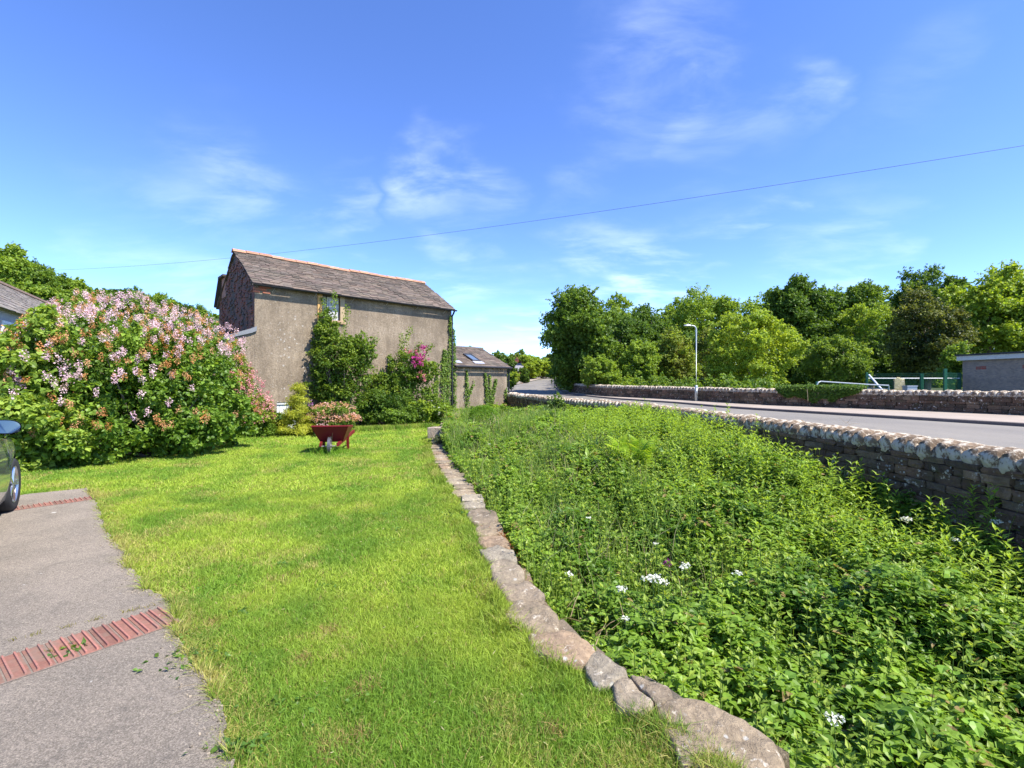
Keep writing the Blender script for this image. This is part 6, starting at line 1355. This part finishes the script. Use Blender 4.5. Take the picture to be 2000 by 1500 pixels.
a = Acc(); tube(a, [(0, -.22, 0), (0, .22, 0)], .010, 6, (.30, .29, .28)); a.build('axle', M_METAL, wh_)
t2 = thing('dry_plant', 'dry twiggy plant sticking up in front of the wheelbarrow board', 'dead plant', (wx - 0.0, wy + .02, .25)); a = Acc()
for i in range(12): e = np.array((RNG.normal() * .07, RNG.normal() * .04 - .03, RNG.uniform(.1, .3))); tube(a, [(0.02, 0, 0), e * .5 + (0, 0, .03), e], [.006, .004, .002], 4, (.42, .30, .14))
a.build('twigs', M_BARK, t2)
a = Acc(); k = 900; x = wx + RNG.normal(size=k) * .16; y = wy + RNG.normal(size=k) * .16; blades(a, x, y, np.zeros(k), RNG.uniform(.07, .2, k), np.full(k, .010), cols(k, (.09, .22, .015), (.2, .34, .03)), .4); set_props(a.build('long_grass', M_GRASS), kind='stuff')

# ------------------------------------------------------------------ the car at the left edge, pointing away from the camera
ch = Vector((-0.64, 0.765, 0)).normalized(); cn = Vector((ch.y, -ch.x, 0)); cang = math.atan2(ch.y, ch.x)
fw = Vector((-6.22, 5.98, 0))               # outer face of the front right wheel, on the ground
hwid = 0.90; org = fw - cn * (hwid - 0.015) - ch * 3.45   # origin: rear end on the centre line, local x forward, y to the left
car = thing('parked_car', 'grey green parked car at the left edge of the driveway, only its front right corner in the picture', 'car', (org.x, org.y, 0.03), cang)
car['label'] = 'grey green car cut off by the left edge, showing front wheel, wing and mirror'
M_CARP = simple_mat('car_paint', (0.26, 0.265, 0.25), 0.25, 0.4, 0.5, 1.0); M_GLASS = simple_mat('car_glass', (0.012, 0.016, 0.02), 0.04, 0, 0.9); M_TYRE = simple_mat('tyre_rubber', (0.025, 0.025, 0.027), 0.8); M_RIM = simple_mat('alloy', (0.55, 0.56, 0.58), 0.25, 0.9); M_MIRR = simple_mat('mirror_glass', (0.16, 0.20, 0.27), 0.05, 1.0); M_LAMP = simple_mat('lamp_lens', (0.5, 0.05, 0.04), 0.15)
L = 4.45; wc = (0.80, 3.45); WR = 0.325; AR_ = 0.375
def belt(x): return np.interp(x, [0, 0.1, 0.5, 3.0, 3.6, 4.2, 4.4, 4.45], [0.78, 0.93, 0.97, 0.93, 0.88, 0.74, 0.62, 0.55])
def halfw(x): return np.interp(x, [0, 0.08, 0.4, 1.2, 3.2, 3.9, 4.25, 4.40, 4.45], [0.66, 0.78, 0.87, 0.90, 0.90, 0.86, 0.74, 0.60, 0.50])
def botz(x):
    b_ = 0.20
    for c_ in wc:
        d_ = abs(x - c_)
        if d_ < AR_: b_ = max(b_, WR + math.sqrt(AR_ ** 2 - d_ ** 2) - 0.0)
    return b_
xs_ = sorted(set([0, .02, .06, .12, .2, .3] + list(np.linspace(.4, 4.2, 77).round(3)) + [c_ + s_ * AR_ for c_ in wc for s_ in (-1, -.995, .995, 1)] + [4.25, 4.3, 4.35, 4.4, 4.43, 4.45]))
for sd in (-1, 1):
    a = Acc(); V = []; m_ = 10
    for x in xs_:
        bz, tz, hwd = botz(x), float(belt(x)), float(halfw(x)); bz = min(bz, tz - .03)
        for j in range(m_):
            u = j / (m_ - 1); z = bz + (tz - bz) * u; h_ = (z - .2) / (.75); y = hwd * (1 - 0.055 * (max(0, h_ - .55) / .45) ** 1.5 - 0.05 * max(0, .35 - h_) / .35 - 0.012 * math.exp(-((h_ - .52) / .05) ** 2)) + 0.02 * math.exp(-min(abs(x - c_) for c_ in wc) ** 2 / .15) * (z < .75)
            V.append((x, sd * y, z))
    Q = [(i * m_ + j, (i + 1) * m_ + j, (i + 1) * m_ + j + 1, i * m_ + j + 1) for i in range(len(xs_) - 1) for j in range(m_ - 1)]
    if sd > 0: Q = [q[::-1] for q in Q]
    a.add(V, Q, (0, 0, 0)); a.build('side_panel', M_CARP, car, smooth=True)
a = Acc(); V = []; m_ = 9                    # bonnet, nose and tail between the sides
for x in xs_:
    tz, hwd = float(belt(x)), float(halfw(x)) * 0.945
    for j in range(m_):
        u = -1 + 2 * j / (m_ - 1); V.append((x, u * hwd, tz + 0.055 * (1 - u * u)))
a.add(V, [(i * m_ + j, (i + 1) * m_ + j, (i + 1) * m_ + j + 1, i * m_ + j + 1) for i in range(len(xs_) - 1) for j in range(m_ - 1)], (0, 0, 0)); a.build('bonnet', M_CARP, car, smooth=True)
for (x, nm) in ((0.0, 'rear_bumper'), (4.45, 'front_bumper')):
    a = Acc(); hwd = float(halfw(x)); tz = float(belt(x)); sx = 1 if x > 1 else -1; V = []
    for j in range(9):
        u = -1 + 2 * j / 8; bx = x + sx * .10 * (1 - u * u)
        for z in (.2, .35, tz * .8, tz + .02): V.append((bx - sx * (.03 if z > .5 else 0), u * hwd, z))
    a.add(V, [(j * 4 + k, (j + 1) * 4 + k, (j + 1) * 4 + k + 1, j * 4 + k + 1) for j in range(8) for k in range(3)], (0, 0, 0)); a.build(nm, M_CARP, car, smooth=True)
# cabin
cab = [(0.12, 0.95, .74), (0.45, 1.36, .60), (0.9, 1.45, .60), (2.0, 1.47, .61), (2.45, 1.42, .60), (3.15, 0.96, .74)]
a = Acc(); V = []
for (x, z, w_) in cab: V += [(x, -w_, z), (x, -w_ * .5, z + .02), (x, w_ * .5, z + .02), (x, w_, z)]
a.add(V, [(i * 4 + j, (i + 1) * 4 + j, (i + 1) * 4 + j + 1, i * 4 + j + 1) for i in (1, 2, 3) for j in range(3)], (0, 0, 0)); a.build('roof', M_CARP, car, smooth=True)
a = Acc(); a.add(V, [(i * 4 + j, (i + 1) * 4 + j, (i + 1) * 4 + j + 1, i * 4 + j + 1) for i in (4,) for j in range(3)], (0, 0, 0)); a.build('windscreen', M_GLASS, car)
a = Acc(); a.add(V, [(i * 4 + j, (i + 1) * 4 + j, (i + 1) * 4 + j + 1, i * 4 + j + 1) for i in (0,) for j in range(3)], (0, 0, 0)); a.build('rear_window', M_GLASS, car)
for sd in (-1, 1):
    a = Acc(); V = []
    for (x, z, w_) in cab: V += [(x, sd * float(halfw(x)) * .93, float(belt(x)) + .005), (x, sd * w_ * 1.005, z - .012)]
    a.add(V, [(i * 2, (i + 1) * 2, (i + 1) * 2 + 1, i * 2 + 1) for i in range(5)], (0, 0, 0)); a.build('side_window', M_GLASS, car)
    a = Acc()                                 # door gaps and handle
    for xg in (2.95, 1.95, 1.0):
        V = [(xg + dx, sd * (float(halfw(xg)) * k_ + .004), z) for (z, k_) in ((.30, .985), (.5, .998), (.72, .99), (.90, .955)) for dx in (-.004, .004)]; a.add(V, [(i * 2, i * 2 + 1, i * 2 + 3, i * 2 + 2) for i in range(3)], (.01, .01, .01))
    a.build('door_gap', M_PLASTIC, car)
    # mirror
    mr_ = bpy.data.objects.new('wing_mirror', None); C.objects.link(mr_); mr_.parent = car; mr_.location = (2.72, sd * 0.90, 1.085)
    a = Acc(); nu, nv = 16, 8; V = []
    for i in range(nu):
        for j in range(nv + 1):
            th_ = 2 * math.pi * i / nu; ph = j / nv * math.pi / 2; cs = abs(math.cos(th_)) ** .75 * (1 if math.cos(th_) > 0 else -1); sn = abs(math.sin(th_)) ** .75 * (1 if math.sin(th_) > 0 else -1)
            V.append((0.13 * math.sin(ph) , .135 * cs * math.cos(ph) ** .6, .082 * sn * math.cos(ph) ** .6 - .012 * cs * sd))
    a.add(V, [(i * (nv + 1) + j, ((i + 1) % nu) * (nv + 1) + j, ((i + 1) % nu) * (nv + 1) + j + 1, i * (nv + 1) + j + 1) for i in range(nu) for j in range(nv)], (.03, .03, .035)); a.build('housing', M_PLASTIC, mr_, smooth=True)
    a = Acc(); V = [(-.004, .125 * abs(math.cos(q)) ** .75 * np.sign(math.cos(q)), .073 * abs(math.sin(q)) ** .75 * np.sign(math.sin(q)) - .012 * math.cos(q) * sd) for q in np.linspace(0, 2 * math.pi, 25)[:-1]] + [(-.004, 0, 0)]; off = a.n; a.add(V, np.zeros((0, 3), int), (0, 0, 0)); a.T.append(np.array([(i, (i + 1) % 24, 24) for i in range(24)])); a.build('mirror_face', M_MIRR, mr_)
    a = Acc(); tube(a, [(0.03, -sd * .08, -.07), (0.05, -sd * .16, -.10)], .03, 6, (.03, .03, .03)); a.build('stalk', M_PLASTIC, mr_)
for wc_ in wc:
    for sd in (-1, 1):
        wo_ = bpy.data.objects.new('wheel', None); C.objects.link(wo_); wo_.parent = car; wo_.location = (wc_, sd * (0.90 - .095), WR - .005)
        if wc_ > 2: wo_.rotation_euler = (0, 0, R(-3))
        a = Acc(); n = 36; prof = [(.225, -.09), (.30, -.105), (.322, -.085), (.33, -.04), (.33, .04), (.322, .085), (.30, .105), (.225, .09)]; V = [(math.cos(2 * math.pi * i / n) * r, y_, math.sin(2 * math.pi * i / n) * r) for i in range(n) for (r, y_) in prof]; m_ = len(prof)
        a.add(V, [(i * m_ + j, i * m_ + j + 1, ((i + 1) % n) * m_ + j + 1, ((i + 1) % n) * m_ + j) for i in range(n) for j in range(m_ - 1)], (0, 0, 0))
        for gy_ in (-.05, -.017, .017, .05):
            V = [(math.cos(2 * math.pi * i / n) * .3315, gy_ + s_, math.sin(2 * math.pi * i / n) * .3315) for i in range(n) for s_ in (-.004, .004)]; a.add(V, [(i * 2, i * 2 + 1, ((i + 1) % n) * 2 + 1, ((i + 1) % n) * 2) for i in range(n)], (0, 0, 0))
        a.build('tyre', M_TYRE, wo_, smooth=True)
        a = Acc(); yo = sd * .075; V = [(math.cos(2 * math.pi * i / n) * r, y_, math.sin(2 * math.pi * i / n) * r) for i in range(n) for (r, y_) in ((.226, sd * .095), (.205, yo), (.20, sd * .02))]; a.add(V, [(i * 3 + j, i * 3 + j + 1, ((i + 1) % n) * 3 + j + 1, ((i + 1) % n) * 3 + j) for i in range(n) for j in range(2)], (0, 0, 0))
        for i in range(5):
            an = 2 * math.pi * i / 5
            for o_ in (-.09, .09): tube(a, [(0, yo, 0), (math.cos(an + o_) * .212, yo, math.sin(an + o_) * .212)], .016, 5, (0, 0, 0))
        tube(a, [(0, sd * .03, 0), (0, sd * .085, 0)], .05, 10, (0, 0, 0)); a.build('rim', M_RIM, wo_)
a = Acc(); box_acc(a, (0.35, -.70, .16), (4.1, .70, .55), (.012, .012, .012)); a.build('underbody', M_PLASTIC, car)
for sd in (-1, 1):
    a = Acc(); box_acc(a, (-.02, sd * .72 - .10, .68), (.12, sd * .72 + .08, .86), (0, 0, 0)); a.build('tail_lamp', M_LAMP, car)
    a = Acc(); box_acc(a, (4.10, sd * .60 - .12, .56), (4.36, sd * .60 + .10, .66), (0, 0, 0)); a.build('headlamp', M_GLASS, car)

# ------------------------------------------------------------------ street lamps
def lamp(label, loc, H, r=0.055, arm=0.36):
    t = thing('street_lamp', label, 'street lamp', loc, 0); G = (.42, .46, .46)
    a = Acc(); tube(a, [(0, 0, 0), (0, 0, .95), (0, 0, 1.0)], [r * 1.6, r * 1.6, r * 1.1], 12, G); box_acc(a, (-.05, -r * 1.66, .35), (.05, -r * 1.55, .8), np.array(G) * .9); a.build('base_section', M_METAL, t, smooth=True)
    pts = [(0, 0, .99), (0, 0, H - .3)] + [tuple(p) for p in arc((-.25, 0, H - .28), .25, 0, math.pi / 2, 7)[1:]] + [(-.25 - arm * .2, 0, H - .03)]
    a = Acc(); tube(a, pts, [r, r * .85] + [r * .7] * (len(pts) - 2), 10, G); a.build('column', M_METAL, t, smooth=True)
    a = Acc(); rock_ = [(0, .035, .05), (.10, .07, .075), (.28, .09, .08), (.42, .07, .05), (.46, .03, .02)]; V = []
    for (x, w_, h_) in rock_:
        for k in range(12): an = 2 * math.pi * k / 12; V.append((-.25 - arm * .2 - x, math.cos(an) * w_, H - .03 + math.sin(an) * h_ * (.9 if math.sin(an) > 0 else .45)))
    a.add(V, [(i * 12 + k, i * 12 + (k + 1) % 12, (i + 1) * 12 + (k + 1) % 12, (i + 1) * 12 + k) for i in range(4) for k in range(12)], (.55, .57, .58)); lh = a.build('lantern', M_METAL, t, smooth=True)
    a = Acc(); tube(a, [(-.25 - arm * .2 - .2, 0, H + .03), (-.25 - arm * .2 - .2, 0, H + .10)], .03, 8, (.5, .5, .5)); a.build('photocell', M_PLASTIC, lh)
lamp('grey galvanised street lamp column against the far road wall', (0.384 * 30.2, 30.2, float(roadz(30.2)) + .10), 4.78)
lamp('distant thin street lamp beside the climbing road', ((1071 - 1000) / F * 100, 100, 2.9), 3.3, 0.09)

# ------------------------------------------------------------------ overhead cable
u = np.linspace(0, 1, 60); c0 = np.array((-42, 42.4)); c1 = np.array((28, 9.0))
cpx = [(130, 527), (520, 496), (1000, 437), (1500, 368), (2000, 281)]; dirc = (c1 - c0) / np.linalg.norm(c1 - c0)
tz = []
for px, py in cpx:
    r = (px - 1000) / F; k = (r * c0[1] - c0[0]) / (dirc[0] - r * dirc[1]); pt = c0 + dirc * k; tz.append((k, EYE + (750 - py) / F * pt[1]))
cf = np.polyfit([a_[0] for a_ in tz], [a_[1] for a_ in tz], 2); kk = np.linspace(0, np.linalg.norm(c1 - c0), 70)
a = Acc(); tube(a, np.stack([c0[0] + dirc[0] * kk, c0[1] + dirc[1] * kk, np.polyval(cf, kk)], 1), 0.0075, 5, (.06, .06, .065)); o = a.build('overhead_cable', M_PLASTIC); set_props(o, 'thin black overhead cable sagging across the sky from hillside to right edge', 'cable')

# ------------------------------------------------------------------ fence, handrail and things beyond the far wall
GREEN = (0.008, 0.075, 0.040); M_GREEN = simple_mat('green_coating', GREEN, 0.4)
t = thing('mesh_fence', 'green welded mesh fence on green posts behind the far road wall', 'fence', (19, 26, 0.2))
FP = [(1595, 26.8, 745), (1693, 27.0, 727), (1800, 25.2, 730), (1846, 24.2, 720), (1874, 25.8, 728)]
fo = np.array((19, 26, .2))
for px, Y, yt in FP:
    p = at(px, yt, Y); a = Acc(); w_ = .075 if px > 1700 else .05; box_acc(a, (-w_, -.04, 0), (w_, .04, p.z - .2), GREEN); o = a.build('post', M_GREEN, t); o.location = (p.x - fo[0], Y - fo[1], 0)
a = Acc()
for (A, B) in ((1, 2), (2, 3), (3, 4)):
    p, q = at(FP[A][0], 735, FP[A][1]), at(FP[B][0], 735, FP[B][1]); zt_ = 2.0; d = np.array((q.x - p.x, q.y - p.y)); L_ = np.linalg.norm(d); d = d / L_
    for z in np.arange(.35, zt_, .10): tube(a, [(p.x - fo[0], p.y - fo[1], z), (q.x - fo[0], q.y - fo[1], z)], .006, 3, GREEN, False)
    for s_ in np.arange(0.05, L_, .055): x, y = p.x + d[0] * s_ - fo[0], p.y + d[1] * s_ - fo[1]; tube(a, [(x, y, .3), (x, y, zt_)], .0035, 3, GREEN, False)
a.build('mesh_panel', M_GREEN, t)
a = Acc(); p, q = at(1696, 739, 27.05), at(1874, 739, 25.6); tube(a, [(p.x - fo[0], p.y - fo[1], p.z - .2), (q.x - fo[0], q.y - fo[1], q.z - .2)], .03, 6, (.55, .57, .58)); a.build('rail', M_METAL, t)
a = Acc(); p, q = at(1697, 732, 26.6), at(1732, 772, 25.4); tube(a, [(p.x - fo[0], p.y - fo[1], p.z - .2), (q.x - fo[0], q.y - fo[1], q.z - .2)], .05, 8, (.62, .64, .66)); a.build('brace', M_METAL, t)
t = thing('handrail', 'white tubular handrail with rounded end behind the ivy on the far wall', 'handrail', (16.5, 26, 0.2)); ho = np.array((16.5, 26, .2))
pts = [at(1596, 775, 26), at(1596, 752, 26), at(1598, 747, 26), at(1603, 745, 26), at(1640, 747.5, 25.6), at(1700, 751.5, 24.9), at(1736, 753, 24.5)]; a = Acc(); tube(a, [np.array(p) - ho for p in pts], .035, 8, (.60, .62, .60)); a.build('top_rail', M_METAL, t)
a = Acc(); p, q = at(1600, 757, 26), at(1736, 759, 24.5); tube(a, [np.array(p) - ho, np.array(q) - ho], .015, 6, (.5, .52, .5)); a.build('lower_rail', M_METAL, t)
a = Acc(); p, q = at(1736, 753, 24.5), at(1736, 775, 24.5); tube(a, [np.array(p) - ho, np.array(q) - ho], .03, 6, (.4, .45, .4)); a.build('upright', M_METAL, t)
a = Acc(); p0 = at(1756, 770, 23.2); q0 = at(1754, 739, 23.2); rock(a, (0, 0, (q0.z - .2) / 2), (.50, .10, q0.z - .2), None, (.30, .28, .17), ROCKS); o = a.build('upright_slab', M_SAND, smooth=True); o.location = (p0.x, 23.2, .2); set_props(o, 'weathered upright slab standing in front of the green mesh fence', 'slab')
a = Acc(); q0 = at(1778, 753, 22.8); box_acc(a, (-.26, -.15, 0), (.2, .15, q0.z - .25), (.30, .33, .36)); box_acc(a, (-.28, -.17, q0.z - .25), (.22, .17, q0.z - .2), (.36, .38, .40)); o = a.build('utility_box', M_METAL); o.location = (q0.x, 22.8, .2); set_props(o, 'small grey utility box right of the upright slab', 'utility box')
# flat roofed brick building
m, nt, b = new_mat('buff_brick')
tcn = N(nt, 'ShaderNodeTexCoord'); sp_ = N(nt, 'ShaderNodeSeparateXYZ'); nt.links.new(tcn.outputs['Object'], sp_.inputs[0]); cb = N(nt, 'ShaderNodeCombineXYZ'); ad = N(nt, 'ShaderNodeMath', operation='ADD'); nt.links.new(sp_.outputs[0], ad.inputs[0]); nt.links.new(sp_.outputs[1], ad.inputs[1]); nt.links.new(ad.outputs[0], cb.inputs[0]); nt.links.new(sp_.outputs[2], cb.inputs[1])
bk = N(nt, 'ShaderNodeTexBrick'); bk.inputs['Scale'].default_value = 4.4; bk.inputs['Mortar Size'].default_value = 0.02; bk.inputs['Color1'].default_value = (0.34, 0.24, 0.17, 1); bk.inputs['Color2'].default_value = (0.24, 0.175, 0.135, 1); bk.inputs['Mortar'].default_value = (0.24, 0.22, 0.20, 1); nt.links.new(cb.outputs[0], bk.inputs['Vector'])
c = mix(nt, 0.6, bk.outputs['Color'], ramp(nt, noise_node(nt, 3, 5, .7), [(.3, (.7, .7, .7)), (.7, (1.25, 1.25, 1.25))]), 'MULTIPLY'); nt.links.new(c, b.inputs['Base Color']); b.inputs['Roughness'].default_value = .9; M_BUFF = m
f0 = at(1880, 735, 26.0); fdir = Vector((0.66, -2.6, 0)).normalized(); fang = math.atan2(fdir.y, fdir.x)
t = thing('flat_roof_building', 'low brick building with flat roof and white fascia at the right edge', 'building', (f0.x, 26, 0.25), fang)
a = Acc(); box_acc(a, (0, 0, -.3), (9, 5, 2.62), (.5, .5, .5)); a.build('wall', M_BUFF, t)
a = Acc(); box_acc(a, (-.18, -.16, 2.622), (9.2, 5.15, 2.86), (.58, .55, .50)); a.build('fascia', M_PAINT, t)
a = Acc(); box_acc(a, (-.24, -.22, 2.862), (9.25, 5.2, 2.95), (.03, .03, .035)); a.build('roof', M_PLASTIC, t)
for x0 in (.62, 2.55, 4.6):
    a = Acc()
    for i in range(2):
        for j in range(2): box_acc(a, (x0 + i * .235, -.012, 2.12 + j * .085), (x0 + i * .235 + .215, .01, 2.12 + j * .085 + .07), (.34, .07, .05))
    a.build('air_brick', M_PAVER, t)
# ------------------------------------------------------------------ house at the left
hd_ = Vector((-0.5, 0.866, 0)); hn = Vector((0.866, 0.5, 0)); e0 = Vector((-25.07, 23.5, 0)) + hn * 3.0 - hd_ * 15.0
m, nt, b = new_mat('pale_render'); n1 = noise_node(nt, 8, 6, .7); c = ramp(nt, n1, [(.3, (.34, .33, .31)), (.7, (.46, .45, .43))]); nt.links.new(c, b.inputs['Base Color']); b.inputs['Roughness'].default_value = .95; M_PALE = m
hz = 0.0; t = thing('house', 'pale rendered house with a grey slate roof, behind the lilac at the left edge', 'house', (e0.x, e0.y, hz), math.atan2(hd_.y, hd_.x))
HL = 29.0
a = Acc(); box_acc(a, (0, 0, -.5), (HL, 6, 4.25), (.5, .5, .5)); a.add([(HL, 0, 4.25), (HL, 6, 4.25), (HL, 3, 6.4)], [(0, 1, 2)], (.5, .5, .5)); a.add([(0, 0, 4.25), (0, 6, 4.25), (0, 3, 6.4)], [(0, 2, 1)], (.5, .5, .5)); a.build('wall', M_PALE, t)
th = math.atan2(2.2, 3.0); sl = math.hypot(2.2, 3.0); a = Acc(); slates(a, -.15, HL + .15, -.25, sl, (0, 0, 4.3), (1, 0, 0), (0, math.cos(th), math.sin(th)), (0, -math.sin(th), math.cos(th)), 13, (.17, .148, .125), seed=31)
slates(a, -.15, HL + .15, -.25, sl, (0, 6, 4.3), (1, 0, 0), (0, -math.cos(th), math.sin(th)), (0, math.sin(th), math.cos(th)), 9, (.17, .148, .125), seed=32); a.build('roof', M_SLATE, t)
a = Acc(); box_acc(a, (-.15, 2.88, 6.5), (HL + .15, 3.12, 6.6), (.30, .20, .15)); a.build('ridge_tiles', M_RIDGE, t)
for x0 in (5.2, 8.6, 12.4, 16.5):
    for z0w in (2.6, .8):
        wd = bpy.data.objects.new('window', None); C.objects.link(wd); wd.parent = t; wd.location = (x0, 0, z0w)
        a = Acc(); 
        for bb in ((0, 0, 1.1, .09), (0, 1.11, 1.1, 1.2), (0, .092, .09, 1.108), (1.01, .092, 1.1, 1.108), (.51, .092, .58, 1.108)): box_acc(a, (bb[0], -.04, bb[1]), (bb[2], .0, bb[3]), (.75, .75, .75))
        a.build('frame', M_PAINT, wd); a = Acc(); box_acc(a, (.09, -.018, .09), (1.01, -.004, 1.11), (.05, .06, .08)); a.build('pane', M_GLASS, wd)
# distant brick house
t = thing('brick_house', 'small distant red brick house with chimneys beyond the bend of the road', 'house', (-3.4, 85, 1.0), R(-14))
a = Acc(); box_acc(a, (0, 0, -.5), (4.9, 8, 2.85), (.34, .13, .09)); a.add([(0, 0, 2.85), (4.9, 0, 2.85), (4.9, 4, 4.3), (0, 4, 4.3)], [(0, 1, 2, 3)], (.3, .1, .08)); a.add([(4.9, 0, 2.85), (4.9, 8, 2.85), (4.9, 4, 4.3)], [(0, 1, 2)], (.34, .13, .09)); a.build('wall', M_PAINT, t)
a = Acc(); board(a, [(-.2, -.3, 2.80), (5.1, -.3, 2.80), (5.1, 4, 4.36), (-.2, 4, 4.36)], .08, (.22, .21, .23)); board(a, [(5.1, 8.3, 2.80), (-.2, 8.3, 2.80), (-.2, 4, 4.36), (5.1, 4, 4.36)], .08, (.22, .21, .23)); rf = a.build('roof', M_SLATE, t)
for x0 in (1.9, 3.4, 4.5): a = Acc(); box_acc(a, (x0 - .3, 3.7, 4.2), (x0 + .3, 4.4, 5.1), (.36, .12, .08)); box_acc(a, (x0 - .34, 3.66, 5.1), (x0 + .34, 4.44, 5.2), (.2, .1, .08)); tube(a, [(x0, 4.05, 5.15), (x0, 4.05, 5.5)], .13, 8, (.30, .14, .08)); a.build('chimney', M_PAINT, rf)
for x0, z0w in ((3.6, 1.5), (3.6, 0.1), (1.6, 1.5)): a = Acc(); box_acc(a, (x0, -.06, z0w), (x0 + .9, -.01, z0w + 1.0), (.70, .70, .68)); wd = a.build('window', M_PAINT, t); a = Acc(); box_acc(a, (x0 + .08, -.075, z0w + .08), (x0 + .82, -.063, z0w + .92), (.05, .05, .06)); a.build('pane', M_GLASS, wd)
